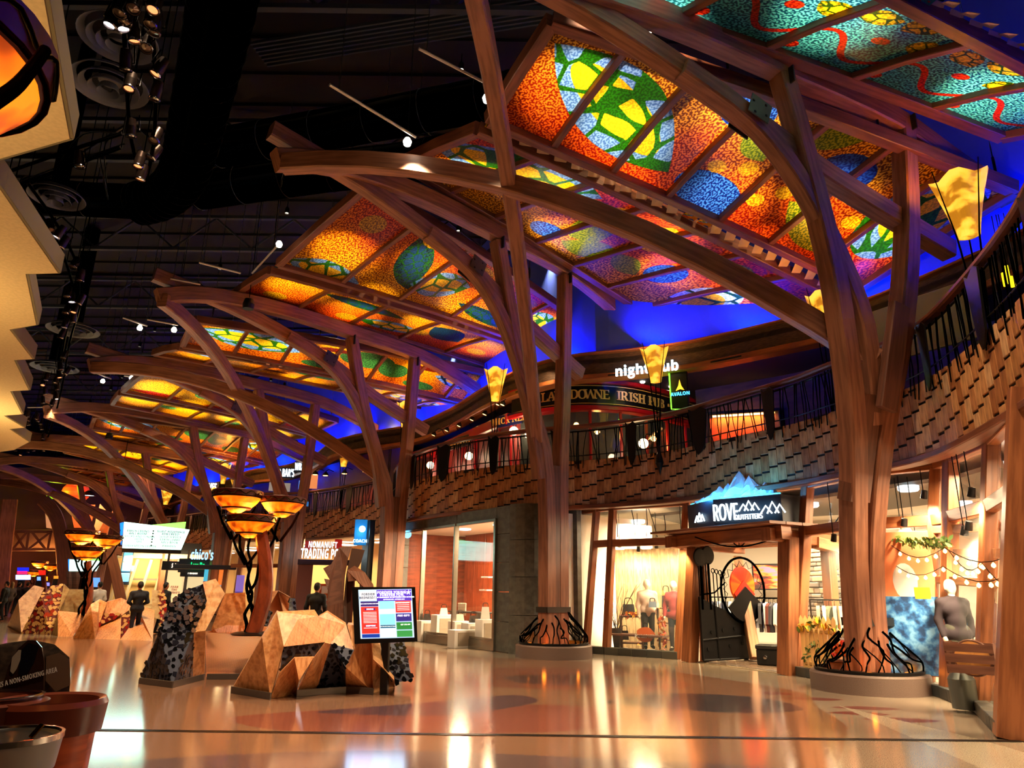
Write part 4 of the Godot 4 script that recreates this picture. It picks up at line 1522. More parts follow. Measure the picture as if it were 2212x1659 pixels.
func canopy(id: int, c: Dictionary, skin: Material) -> void:
	var wings := 1 if c.kind == "teal" else 2
	var mid: Vector3 = (c.K0 + c.K1) / 2.0
	var o := thing("glass_canopy", c.label, "canopy", mid, "stained-glass canopies")
	var nn: int = c.n
	var fw := 0.3 if id in [0, 7] else 0.26
	for wg in wings:
		var o0: Vector3 = c.TL if wg == 0 else c.L
		var o1: Vector3 = c.R if wg == 0 else c.B
		var gap := 0.07
		var i0: Vector3 = (c.K0 as Vector3).lerp(o0, gap)
		var i1: Vector3 = (c.K1 as Vector3).lerp(o1, gap)
		var at := func(s: float, t: float) -> Vector3:
			# the wing bows slightly along its length; t runs from the spine to the outer edge
			var p := i0.lerp(i1, s).lerp(o0.lerp(o1, s), t)
			return p + Vector3(0, sin(PI * s) * 0.12 + sin(PI * t) * 0.05, 0)
		var rail := func(t: float, ss: float) -> Array:
			var out := []
			for i in 9:
				out.append(at.call(lerpf(-ss, 1.0 + ss, i / 8.0), t))
			return out
		var g := Geo.new()
		g.beam(rail.call(1.0, 0.0), fw * 0.8, fw, Vector3.UP, 0.015)
		part("outer_rail", g, M.frame_wood, o)
		g = Geo.new()
		g.beam(rail.call(0.0, 0.0), fw * 0.7, fw, Vector3.UP, 0.015)
		part("spine_rail", g, M.frame_wood, o)
		for i in nn + 1:
			var s := float(i) / nn
			g = Geo.new()
			g.beam([at.call(s, 0.0), at.call(s, 0.5), at.call(s, 1.0)], fw * (0.75 if i in [0, nn] else 0.5), fw * (1.0 if i in [0, nn] else 0.8), Vector3.UP, 0.015)
			part("end_rail" if i in [0, nn] else "cross_rail", g, M.frame_wood, o)
		for i in nn:
			g = Geo.new()
			for a in 2:
				for b in 2:
					var q := []
					var uv := []
					for k: Array in [[0, 0], [1, 0], [1, 1], [0, 1]]:
						var s: float = (i + (a + k[0]) * 0.5) / nn
						var t: float = (b + k[1]) * 0.5
						q.append(at.call(s, t))
						uv.append(Vector2(s, (0.5 - t * 0.5) if wg == 0 else (0.5 + t * 0.5)))
					g.quad(q[0], q[1], q[2], q[3], uv)
			part("glass_panel", g, skin, o)
		# hangers up to the roof
		for q: Array in [[0.04, 1.0], [0.35, 1.0], [0.68, 1.0], [0.96, 1.0]]:
			var p: Vector3 = at.call(q[0], q[1])
			g = Geo.new()
			g.tube([p + Vector3(0, fw * 0.5, 0), p + Vector3(0, 0.9, 0)], 0.012, 5)
			g.tube([p + Vector3(0, 0.25, 0), p + Vector3(0, 0.6, 0)], 0.03, 6)
			g.tube([p + Vector3(0, 0.9, 0), Vector3(p.x, 15.9, p.z)], 0.006, 4)
			part("hanger", g, M.cable, o)
		# spotlights above the glass
		if id < 6 or id == 7:
			var lamps := [[0.1, 0.5], [0.27, 0.3], [0.44, 0.75], [0.55, 0.2], [0.72, 0.5], [0.9, 0.35]] if nn > 5 else [[0.12, 0.35], [0.36, 0.6], [0.6, 0.3], [0.86, 0.5]]
			if id == 7:
				lamps = [[0.4, 0.7], [0.62, 0.6], [0.9, 0.6]]
			if id > 3:
				lamps = [[0.15, 0.5], [0.5, 0.4], [0.85, 0.5]]
			for li in lamps.size():
				var q: Array = lamps[li]
				var hit: Vector3 = at.call(q[0], q[1])
				var from := hit + Vector3(0.5 if li % 2 else -0.4, 2.5, 0.35)
				canopy_lamp(id, from, hit, 36.0 if id < 3 else 44.0)
	# the spine: folded pale boards, set close like vertebrae, with a few glass slips among them
	var a0: Vector3 = c.K0
	var a1: Vector3 = c.K1
	var L := (a1 - a0).length()
	var dir := (a1 - a0) / L
	var side := dir.cross(Vector3.UP).normalized()
	var up := side.cross(dir)
	var count := int(L / 0.42)
	var half: float = 0.07 * (c.TL - c.K0).length() * 0.9
	for i in count:
		var s := (i + 0.5) / count
		var p := a0.lerp(a1, s) + Vector3(0, 0.1 + sin(PI * s) * 0.1, 0)
		var hw := maxf(0.2, lerpf(half, 0.07 * (c.R - c.K1).length() * 0.9, s))
		var g := Geo.new()
		if i in [0, count / 2, count / 2 + 1, count - 1]:
			g.box(Transform3D(Basis(dir, up, -side), p), Vector3(0.36, 0.03, hw * 1.9), 0.005)
			part("glass_slip", g, skin, o)
			continue
		var e := 0.02
		for sg: float in [-1, 1]:
			var b := p + side * sg * hw
			var r := p + up * 0.1 + dir * (0.1 * sg)
			var q := [b - dir * 0.16 - up * 0.1, b + dir * 0.12, r + dir * 0.14 + up * 0.04, r - dir * 0.16]
			var low := []
			for x: Vector3 in q:
				low.append(x - up * e - dir * e)
			g.hull(q + low)
		part("spine_board", g, M.veneer, o)
	# small lamps hanging from the spine
	for s: float in [0.33, 0.7]:
		var p := a0.lerp(a1, s)
		if id < 5:
			canopy_lamp(id, p + Vector3(0.3, 2.2, 0.2), p, 12.0)


var LAMP_TRACK: ArrayMesh
var LAMP_CAN: ArrayMesh
var LAMP_LENS: ArrayMesh


func canopy_lamp(id: int, from: Vector3, hit: Vector3, power: float) -> void:
	var which: String = ["the nearest red and gold canopy", "the canopy with dark leaves", "the amber-gold canopy", "the golden canopy with dark red edges", "the farther gold and green canopy", "the small distant golden canopy", "the farthest canopy", "the teal canopy"][id]
	var o := thing("canopy_spotlight", "small black spotlight aimed down through the glass of " + which, "spotlight", from, "spotlights above " + which)
	if LAMP_CAN == null:
		var g := Geo.new()
		g.lathe([Vector2(0, 0.16), Vector2(0.05, 0.15), Vector2(0.07, 0.1), Vector2(0.07, -0.06), Vector2(0.06, -0.06), Vector2(0.06, 0.0)], 10)
		g.tube([Vector3(0, 0.15, 0), Vector3(0.0, 0.42, 0)], 0.012, 5)
		LAMP_CAN = g.done()
		g = Geo.new()
		g.lathe([Vector2(0.06, -0.02), Vector2(0.0, -0.025)], 10)
		LAMP_LENS = g.done()
	put("can", LAMP_CAN, M.black_metal, o)
	put("lamp_lens", LAMP_LENS, M.bulb_white, o)
	spot(o, from + Vector3(0, -0.08, 0), hit, Color(1.0, 0.9, 0.68), power, 26.0, 0.06, 0.9)


# ---- the beaded glass of the canopies: squiggles of light glass on dark, with leaves, veins and ovals set in ----
# s runs along the canopy, t from the outer edge of one wing over the spine (0.5) to the outer edge of the other

func bead_skin(kind: String) -> ImageTexture:
	var W := 1024 if kind in ["leaf", "fire", "teal"] else 768
	var H := 512
	var dark := PackedByteArray()
	var pale := PackedByteArray()
	dark.resize(W * H * 3)
	pale.resize(W * H * 3)
	var big := FastNoiseLite.new()
	big.frequency = 0.006
	big.seed = 11
	var bi := big.get_image(W, H, false, false, false)
	bi.convert(Image.FORMAT_L8)
	var bd := bi.get_data()
	var edge_d: Color
	var edge_p: Color
	var mid_d: Color
	var mid_p: Color
	match kind:
		"leaf":
			edge_d = Color(0.45, 0.2, 0.02); edge_p = Color(0.98, 0.72, 0.2); mid_d = Color(0.5, 0.03, 0.01); mid_p = Color(0.92, 0.38, 0.06)
		"fire":
			edge_d = Color(0.5, 0.05, 0.01); edge_p = Color(0.9, 0.36, 0.05); mid_d = Color(0.5, 0.22, 0.01); mid_p = Color(0.98, 0.72, 0.08)
		"gold":
			edge_d = Color(0.62, 0.36, 0.02); edge_p = Color(0.95, 0.66, 0.05); mid_d = Color(0.5, 0.12, 0.01); mid_p = Color(0.92, 0.5, 0.06)
		"ember":
			edge_d = Color(0.55, 0.3, 0.02); edge_p = Color(0.92, 0.6, 0.05); mid_d = Color(0.7, 0.45, 0.02); mid_p = Color(1.0, 0.8, 0.08)
		_:
			edge_d = Color(0.03, 0.25, 0.32); edge_p = Color(0.3, 0.68, 0.72); mid_d = Color(0.02, 0.22, 0.42); mid_p = Color(0.4, 0.82, 0.9)
	for y in H:
		var t := absf(y / float(H) - 0.5) * 2.0      # 0 at the spine, 1 at the outer edge
		for x in W:
			var i := y * W + x
			var k := clampf(t * 1.25 - 0.15 + (bd[i] - 128) / 300.0, 0.0, 1.0)
			k = k * k * (3.0 - 2.0 * k)
			var j := i * 3
			dark[j] = int(lerpf(mid_d.r, edge_d.r, k) * 255); dark[j + 1] = int(lerpf(mid_d.g, edge_d.g, k) * 255); dark[j + 2] = int(lerpf(mid_d.b, edge_d.b, k) * 255)
			pale[j] = int(lerpf(mid_p.r, edge_p.r, k) * 255); pale[j + 1] = int(lerpf(mid_p.g, edge_p.g, k) * 255); pale[j + 2] = int(lerpf(mid_p.b, edge_p.b, k) * 255)
	var fill := func(cx: float, cy: float, rx: float, ry: float, turn: float, leaf: bool, d: Color, p: Color, veins: Color, inner: Color, cell: float) -> void:
		var R := maxf(rx * W, ry * H) + 2
		var vor := FastNoiseLite.new()
		vor.noise_type = FastNoiseLite.TYPE_CELLULAR
		vor.cellular_return_type = FastNoiseLite.RETURN_DISTANCE2_SUB
		vor.frequency = 1.0 / maxf(cell, 1.0)
		vor.fractal_type = FastNoiseLite.FRACTAL_NONE
		vor.seed = int(cx * 100)
		var ca := cos(turn)
		var sa := sin(turn)
		for y in range(maxi(0, int(cy * H - R)), mini(H, int(cy * H + R))):
			for x in range(maxi(0, int(cx * W - R)), mini(W, int(cx * W + R))):
				var ax := x - cx * W
				var ay := y - cy * H
				var px := (ax * ca + ay * sa) / (rx * W)
				var py := (-ax * sa + ay * ca) / (ry * H)
				var inside := absf(px) < 1.0 and absf(py) < (1.0 - px * px) * 1.0 if leaf else px * px + py * py < 1.0
				if not inside:
					continue
				var dd := d
				var pp := p
				if cell > 0.0:
					var v := vor.get_noise_2d(x, y)
					if v < -0.86:
						dd = veins.darkened(0.35)
						pp = veins
					elif px * px * 0.8 + py * py * 1.4 < 0.4:
						dd = inner.darkened(0.22)
						pp = inner
				var j := (y * W + x) * 3
				dark[j] = int(dd.r * 255); dark[j + 1] = int(dd.g * 255); dark[j + 2] = int(dd.b * 255)
				pale[j] = int(pp.r * 255); pale[j + 1] = int(pp.g * 255); pale[j + 2] = int(pp.b * 255)
	var sky := Color(0.5, 0.68, 0.95)
	var skyd := Color(0.25, 0.42, 0.78)
	var green := Color(0.12, 0.42, 0.05)
	var yel := Color(0.98, 0.76, 0.1)
	var blu := Color(0.25, 0.5, 0.95)
	var blud := Color(0.02, 0.1, 0.5)
	var oliv := Color(0.62, 0.66, 0.12)
	var olivd := Color(0.3, 0.4, 0.06)
	match kind:
		"leaf":
			fill.call(0.21, 0.245, 0.2, 0.16, 0.42, true, skyd, sky, green, yel, 58.0)
			fill.call(0.16, 0.66, 0.2, 0.14, -0.2, true, skyd, sky, green, yel, 58.0)
			fill.call(0.43, 0.08, 0.055, 0.07, 0.0, false, blud, blu, blu, blu, 0.0)
			fill.call(0.5, 0.42, 0.085, 0.085, 0.1, false, blud, blu, blu, blu, 0.0)
			fill.call(0.7, 0.15, 0.06, 0.075, 0.0, false, blud, Color(0.15, 0.32, 0.75), blu, blu, 0.0)
			fill.call(0.5, 0.17, 0.05, 0.06, 0.6, true, olivd, oliv, oliv, oliv, 0.0)
			fill.call(0.61, 0.05, 0.07, 0.06, -0.4, true, olivd, oliv, oliv, oliv, 0.0)
			fill.call(0.76, 0.38, 0.1, 0.07, 0.3, true, olivd, Color(0.75, 0.74, 0.12), oliv, oliv, 0.0)
			fill.call(0.92, 0.2, 0.09, 0.2, 0.3, false, skyd, sky, green, yel, 58.0)
			for q: Array in [[0.47, 0.31], [0.53, 0.27], [0.6, 0.37], [0.64, 0.3], [0.82, 0.3], [0.34, 0.68], [0.42, 0.6], [0.55, 0.58], [0.6, 0.7]]:
				fill.call(q[0], q[1], 0.02, 0.028, 0.0, false, Color(0.7, 0.45, 0.02), yel, yel, yel, 0.0)
			fill.call(0.4, 0.9, 0.045, 0.05, 0.0, false, blud, blu, blu, blu, 0.0)
			fill.call(0.46, 0.77, 0.06, 0.09, 0.4, true, olivd, oliv, oliv, oliv, 0.0)
			fill.call(0.53, 0.87, 0.07, 0.07, -0.3, true, olivd, oliv, oliv, oliv, 0.0)
			fill.call(0.64, 0.84, 0.06, 0.05, 0.2, true, olivd, oliv, oliv, oliv, 0.0)
			fill.call(0.73, 0.78, 0.048, 0.07, 0.0, false, blud, Color(0.2, 0.4, 0.85), blu, blu, 0.0)
			fill.call(0.8, 0.62, 0.07, 0.06, 0.2, true, olivd, oliv, oliv, oliv, 0.0)
			fill.call(0.9, 0.8, 0.07, 0.12, 0.0, false, Color(0.5, 0.65, 0.8), Color(0.8, 0.9, 1.0), Color(0.06, 0.3, 0.08), yel, 44.0)
		"fire":
			fill.call(0.13, 0.47, 0.12, 0.07, 0.05, true, skyd, sky, green, yel, 50.0)
			fill.call(0.32, 0.24, 0.11, 0.1, 0.9, true, Color(0.01, 0.08, 0.12), Color(0.05, 0.3, 0.4), Color(0.1, 0.4, 0.1), Color(0.08, 0.26, 0.5), 24.0)
			fill.call(0.46, 0.3, 0.09, 0.11, -0.4, true, skyd, sky, green, yel, 50.0)
			fill.call(0.7, 0.4, 0.13, 0.06, 0.1, true, Color(0.01, 0.08, 0.12), Color(0.05, 0.25, 0.4), green, Color(0.1, 0.3, 0.55), 24.0)
			fill.call(0.36, 0.66, 0.16, 0.06, 0.1, true, Color(0.01, 0.1, 0.14), Color(0.06, 0.26, 0.36), green, Color(0.08, 0.26, 0.5), 30.0)
			fill.call(0.52, 0.86, 0.12, 0.08, -0.1, true, skyd, sky, green, yel, 50.0)
			fill.call(0.7, 0.72, 0.08, 0.12, 0.4, true, Color(0.01, 0.1, 0.16), Color(0.08, 0.26, 0.4), green, blu, 0.0)
			fill.call(0.85, 0.25, 0.07, 0.15, 0.3, true, skyd, sky, green, yel, 40.0)
			for q: Array in [[0.11, 0.14], [0.3, 0.07], [0.52, 0.1], [0.75, 0.12], [0.92, 0.1], [0.1, 0.86], [0.36, 0.9], [0.62, 0.82], [0.88, 0.84]]:
				fill.call(q[0], q[1], 0.038, 0.05, 0.0, false, Color(0.5, 0.34, 0.02), Color(0.88, 0.66, 0.06), yel, yel, 0.0)
		"gold":
			fill.call(0.17, 0.22, 0.16, 0.16, 0.3, true, skyd, sky, green, yel, 54.0)
			fill.call(0.13, 0.66, 0.12, 0.12, -0.3, true, skyd, sky, green, yel, 54.0)
			for q: Array in [[0.4, 0.42, 0.06, 0.05], [0.53, 0.2, 0.09, 0.13], [0.63, 0.28, 0.05, 0.11], [0.74, 0.42, 0.055, 0.06], [0.46, 0.72, 0.08, 0.06], [0.64, 0.66, 0.05, 0.06]]:
				fill.call(q[0], q[1], q[2], q[3], 0.0, false, Color(0.05, 0.22, 0.1), Color(0.22, 0.46, 0.22), green, green, 0.0)
			for q: Array in [[0.42, 0.14], [0.73, 0.14], [0.33, 0.85], [0.7, 0.88]]:
				fill.call(q[0], q[1], 0.05, 0.035, 0.0, false, Color(0.22, 0.02, 0.01), Color(0.45, 0.08, 0.03), green, green, 0.0)
			fill.call(0.87, 0.24, 0.1, 0.1, 0.1, true, skyd, sky, Color(0.06, 0.16, 0.06), yel, 44.0)
			fill.call(0.82, 0.8, 0.12, 0.1, 0.0, true, skyd, sky, Color(0.06, 0.16, 0.06), yel, 44.0)
		"ember":
			for q: Array in [[0.14, 0.45, 0.12], [0.5, 0.47, 0.14], [0.86, 0.45, 0.1], [0.3, 0.56, 0.12], [0.7, 0.58, 0.12]]:
				fill.call(q[0], q[1], q[2], 0.035, 0.0, true, Color(0.4, 0.02, 0.01), Color(0.8, 0.16, 0.05), green, green, 0.0)
			for q: Array in [[0.33, 0.3], [0.7, 0.24], [0.25, 0.76], [0.62, 0.8]]:
				fill.call(q[0], q[1], 0.045, 0.06, 0.0, false, Color(0.04, 0.25, 0.08), Color(0.45, 0.8, 0.5), green, green, 0.0)
			fill.call(0.5, 0.2, 0.1, 0.13, 0.2, false, Color(0.7, 0.45, 0.02), yel, Color(0.25, 0.12, 0.02), yel, 36.0)
		_:
			# a winding red vein with red beads on either side, and yellow leaves nearer the spine
			for i in 600:
				var s := i / 600.0
				var yy := 0.16 + sin(s * 38.0) * 0.07
				fill.call(s, yy, 0.0055, 0.011, 0.0, false, Color(0.5, 0.05, 0.02), Color(0.75, 0.14, 0.05), green, green, 0.0)
			for i in 13:
				fill.call(i * 0.083 + 0.02, 0.16 + (0.11 if i % 2 else -0.09), 0.014, 0.026, 0.0, false, Color(0.5, 0.04, 0.02), Color(0.85, 0.2, 0.05), green, green, 0.0)
			for i in 18:
				fill.call(i * 0.058 + 0.02, 0.38 + 0.06 * sin(i * 2.1), 0.034, 0.05, 0.5 + i * 0.7, true, Color(0.45, 0.35, 0.0), Color(0.9, 0.7, 0.08), Color(0.15, 0.28, 0.02), Color(0.95, 0.78, 0.1), 22.0)
	var sq := SQUIG.get_data()
	var out := PackedByteArray()
	out.resize(W * H * 3)
	for y in H:
		for x in W:
			var i := y * W + x
			var k := clampf((sq[y * 1024 + x] - 112) / 30.0, 0.0, 1.0)
			var j := i * 3
			out[j] = int(lerpf(dark[j], pale[j], k))
			out[j + 1] = int(lerpf(dark[j + 1], pale[j + 1], k))
			out[j + 2] = int(lerpf(dark[j + 2], pale[j + 2], k))
	return ImageTexture.create_from_image(Image.create_from_data(W, H, false, Image.FORMAT_RGB8, out))


# ---- the shops on the ground floor ----

func shop_fronts() -> void:
	outfitter()
	outfitter_inside()
	portal()
	leather_shop()
	far_shops()


# floor point and leaning top of a frame post
func post_line(xb: float, yb: float, xt: float, yt: float, lean := 0.15) -> Array:
	var b := on_y(xb, yb, 0.0)
	return [b, at_range(xt, yt, reach(b) + lean)]


func along(p: Array, h: float) -> Vector3:
	var a: Vector3 = p[0]
	var b: Vector3 = p[1]
	return a.lerp(b, (h - a.y) / (b.y - a.y))


func outfitter() -> void:
	var o := thing("timber_shop_front", "timber-framed glass front of the outfitter, on both sides of its doorway", "shop front", Vector3(5.5, 0, -16))
	var L := [post_line(1228, 1402, 1234, 1096), post_line(1266, 1409, 1289, 1096), post_line(1310, 1413, 1324, 1090), post_line(1466, 1424, 1484, 1085)]
	var R := [post_line(1722, 1458, 1745, 1045), post_line(1850, 1482, 1868, 1020), post_line(2004, 1496, 2023, 998), post_line(2048, 1508, 2054, 984), post_line(2124, 1540, 2142, 942), post_line(2178, 1594, 2206, 866)]
	for set_: Array in [L, R]:
		for i in set_.size():
			var p: Array = set_[i]
			if set_ == L and i == 0:
				continue
			var g := Geo.new()
			var w: float = 0.28 if set_ == R and i == 5 else 0.2 if set_ == R and i != 2 else 0.17
			var q: Array = set_[maxi(i - 1, 0)] if i else set_[1]
			var along_dir: Vector3 = ((p[0] - q[0]) as Vector3).normalized() if i else ((q[0] - p[0]) as Vector3).normalized()
			g.beam([p[0], along(p, 4.02 if set_ == L or i != 5 else 4.2)], w, w * 1.15, along_dir, 0.012)
			part("mullion", g, M.mullion, o)
		for i in set_.size() - 1:
			var a: Array = set_[i]
			var b: Array = set_[i + 1]
			var g := Geo.new()
			if not (set_ == L and i == 0):
				g.beam([along(a, 2.93), along(b, 2.93)], 0.16, 0.2, Vector3.UP, 0.012)
				part("transom", g, M.mullion, o)
			g = Geo.new()
			g.beam([along(a, 3.93), along(b, 3.93)], 0.18, 0.16, Vector3.UP, 0.012)
			part("header", g, M.mullion, o)
			for h: Array in [[0.2, 2.85], [3.02, 3.86]]:
				g = Geo.new()
				g.quad(along(b, h[0]), along(a, h[0]), along(a, h[1]), along(b, h[1]))
				part("pane", g, M.pane, o)
			# slate-faced curb under the glass
			var pts := evenly([along(a, 0.09), along(b, 0.09)], 0.42)
			for j in pts.size() - 1:
				g = Geo.new()
				var d: Vector3 = pts[j + 1] - pts[j]
				g.box(Transform3D(Basis(d.normalized(), Vector3.UP, d.normalized().cross(Vector3.UP)), (pts[j] + pts[j + 1]) / 2), Vector3(d.length() * 0.98, 0.18, 0.26 + rng.randf() * 0.01), 0.008)
				part("slate_tile", g, M.slate[rng.randi() % 3], o)
	# ceiling, back and side walls of the shop, brightly lit
	var g := Geo.new()
	g.slab([L[1][1] + Vector3(0.1, 0, -0.1), R[0][1] + Vector3(0.2, 0, -0.3), R[2][1] + Vector3(0.2, 0, -0.2), R[5][1] + Vector3(0.3, 0, 0), Vector3(7.5, 0, -4.0), Vector3(14.9, 0, -4.0), Vector3(14.9, 0, -29), Vector3(3.2, 0, -29)], 4.1, 4.2)
	struct("ceiling_shop", g, M.plaster)
	g = Geo.new()
	g.wall([Vector3(14.0, 0, -3.5), Vector3(14.0, 0, -21.0), Vector3(10.5, 0, -25.5), Vector3(4.0, 0, -28.0)], 0.0, 4.1, 0.2)
	struct("wall_shop_back", g, paint(Color(0.74, 0.72, 0.68), 0.8))
	g = Geo.new()
	g.wall([Vector3(2.1, 0, -21.35), Vector3(2.5, 0, -23.0), Vector3(4.0, 0, -28.0)], 0.0, 4.1, -0.15)
	struct("wall_shop_side", g, M.plaster)
	g = Geo.new()
	g.wall([Vector3(5.9, 0, -3.6), Vector3(14.0, 0, -3.6)], 0.0, 4.1, 0.15)
	struct("wall_shop_end", g, M.plaster)
	# a dark ceiling raft with its strip lamps and the track lamps
	g = Geo.new()
	g.slab([Vector3(8.2, 0, -9.0), Vector3(8.6, 0, -13.6), Vector3(6.8, 0, -17.8), Vector3(4.2, 0, -21.4), Vector3(5.6, 0, -23.6), Vector3(9.6, 0, -20.0), Vector3(11.6, 0, -14.0), Vector3(11.0, 0, -8.5)], 3.78, 3.86)
	struct("trim_raft", g, paint(Color(0.36, 0.36, 0.35), 0.8))
	for q: Array in [[Vector3(4.0, 3.7, -22.4), 10.0], [Vector3(5.6, 3.7, -19.8), 13.0], [Vector3(7.4, 3.7, -17.6), 14.0], [Vector3(8.2, 3.7, -14.6), 12.0], [Vector3(8.4, 3.7, -11.6), 12.0], [Vector3(7.7, 3.7, -8.6), 9.0], [Vector3(10.8, 3.7, -17.0), 14.0], [Vector3(8.6, 3.7, -22.2), 12.0], [Vector3(11.5, 3.7, -11.0), 10.0]]:
		var p: Vector3 = q[0]
		var l := thing("ceiling_panel_light", "flat round white ceiling light inside the outfitter", "ceiling light", p, "ceiling lights of the outfitter")
		g = Geo.new()
		g.lathe([Vector2(0, -0.03), Vector2(0.17, -0.03), Vector2(0.2, 0.0), Vector2(0.2, 0.08)], 20, at_(p))
		part("diffuser", g, M.white_glow, l)
		area(l, p + Vector3(0, -0.06, 0), Vector3.DOWN, Color(1.0, 0.88, 0.7), q[1] * 4.5, 0.9, 0.9)
	for q: Array in [[1338, 1180, 20.9], [1379, 1189, 20.8], [1473, 1183, 19.0], [1418, 1182, 20.6], [1801, 1167, 15.6], [1953, 1134, 15.2], [1996, 1074, 14.6], [2098, 1070, 13.0], [1950, 1168, 15.5], [1978, 1162, 15.4], [2092, 1142, 13.2], [2083, 1153, 13.4]]:
		var p := at_range(q[0], q[1], q[2])
		var l := thing("track_lamp", "small bright track lamp behind the glass of the outfitter", "spotlight", p, "track lamps of the outfitter")
		g = Geo.new()
		g.lathe([Vector2(0, 0.13), Vector2(0.05, 0.12), Vector2(0.06, -0.02), Vector2(0.05, -0.02), Vector2(0.05, 0.0)], 10, Transform3D(Basis(Vector3.RIGHT, 0.4), p))
		g.tube([p + Vector3(0, 0.1, 0), Vector3(p.x, 3.78, p.z)], 0.008, 4)
		part("can", g, M.black_metal, l)
		g = Geo.new()
		g.lathe([Vector2(0.05, -0.01), Vector2(0, -0.03)], 10, Transform3D(Basis(Vector3.RIGHT, 0.4), p))
		part("lamp_lens", g, M.bulb_white, l)
		spot(l, p + Vector3(0, -0.08, 0), p + Vector3(p.x * 0.09, -1.7, p.z * 0.09), Color(1.0, 0.9, 0.72), 11.0, 50.0, 0.06)
	# hanging cables behind the upper panes
	for q: Array in [[1328, 1105, 1334, 1160], [1363, 1100, 1372, 1158], [1396, 1098, 1396, 1160], [1400, 1102, 1420, 1160], [1435, 1120, 1436, 1158], [1842, 1062, 1797, 1140]]:
		var a := at_range(q[0], q[1], 20.9 if q[0] < 1600 else 16.4)
		var b := at_range(q[2], q[3], 20.8 if q[0] < 1600 else 16.3)
		g = Geo.new()
		g.tube([a + Vector3(0, 0.1, 0), (a + b) / 2 + Vector3(0.03, 0, 0), b], 0.012, 5)
		solo("hanging_cable", g, M.black_metal, "thin black cable hanging behind an upper pane of the outfitter", "cable", "cables behind the upper panes")
	# the narrow dark end wall and steel jamb between the leather shop and the outfitter
	g = Geo.new()
	g.wall([L[1][0] + Vector3(-0.2, 0, -0.05), Vector3(1.3, 0, -21.5), Vector3(0.6, 0, -21.0)], 0.0, 4.0, 0.2)
	struct("wall_jamb", g, M.stone_grey)


func garment(c: Color, long := 0.75) -> Array:
	var g := Geo.new()
	var w := 0.24
	var pts := PackedVector2Array([Vector2(-0.05, 0.0), Vector2(0.05, 0.0), Vector2(w * 0.8, -0.07), Vector2(w * 1.25, -0.5), Vector2(w * 0.98, -0.54), Vector2(w * 0.78, -0.24), Vector2(w * 0.86, -long), Vector2(-w * 0.86, -long), Vector2(-w * 0.78, -0.24), Vector2(-w * 0.98, -0.54), Vector2(-w * 1.25, -0.5), Vector2(-w * 0.8, -0.07)])
	g.prism(pts, 0.07, at_(Vector3(0, 0, -0.035)))
	var h := Geo.new()
	h.tube([Vector3(0, 0.0, 0), Vector3(0, 0.07, 0), Vector3(0.03, 0.1, 0), Vector3(0, 0.13, 0), Vector3(-0.03, 0.11, 0)], 0.006, 5)
	return [g, h, paint(c, 0.85)]


func clothes_rack(at: Vector3, dir: Vector3, n: int, cols: Array, what: String) -> void:
	var o := thing("clothes_rack", "black metal clothes rack, " + what, "clothes rack", at)
	var L := n * 0.11 + 0.2
	var a := at - dir * L / 2
	var b := at + dir * L / 2
	var g := Geo.new()
	g.tube([a, a + Vector3(0, 1.5, 0)], 0.018, 6)
	g.tube([b, b + Vector3(0, 1.5, 0)], 0.018, 6)
	part("upright", g, M.black_metal, o)
	g = Geo.new()
	g.tube([a + Vector3(0, 1.5, 0), b + Vector3(0, 1.5, 0)], 0.018, 6)
	part("rail", g, M.black_metal, o)
	var kinds := {}
	for i in n:
		var c: Color = cols[i % cols.size()]
		var p := a + dir * (0.15 + i * 0.11) + Vector3(0, 1.38, 0)
		var turn := atan2(dir.x, dir.z) + rng.randf_range(-0.25, 0.25)
		var col: String = {0: "navy", 1: "white", 2: "grey", 3: "olive", 4: "red", 5: "blue"}[_color_word(c)]
		if kinds.has(c):
			dup(kinds[c], p, turn)
			continue
		var k := garment(c, 0.7)
		var t := thing("hanging_garment", "%s garment on a hanger, on the rack %s" % [col, what], "garment", Vector3.ZERO, "garments " + what)
		part("cloth", k[0], k[2], t)
		part("hanger", k[1], M.chrome, t)
		t.position = p
		t.rotation.y = turn
		kinds[c] = t


func _color_word(c: Color) -> int:
	if c.r > 0.7 and c.b > 0.6: return 1
	if c.r > 0.5 and c.g < 0.3: return 4
	if c.b > 0.5: return 5
	if c.g > c.b + 0.05: return 3
	if c.b > c.r + 0.05: return 0
	return 2


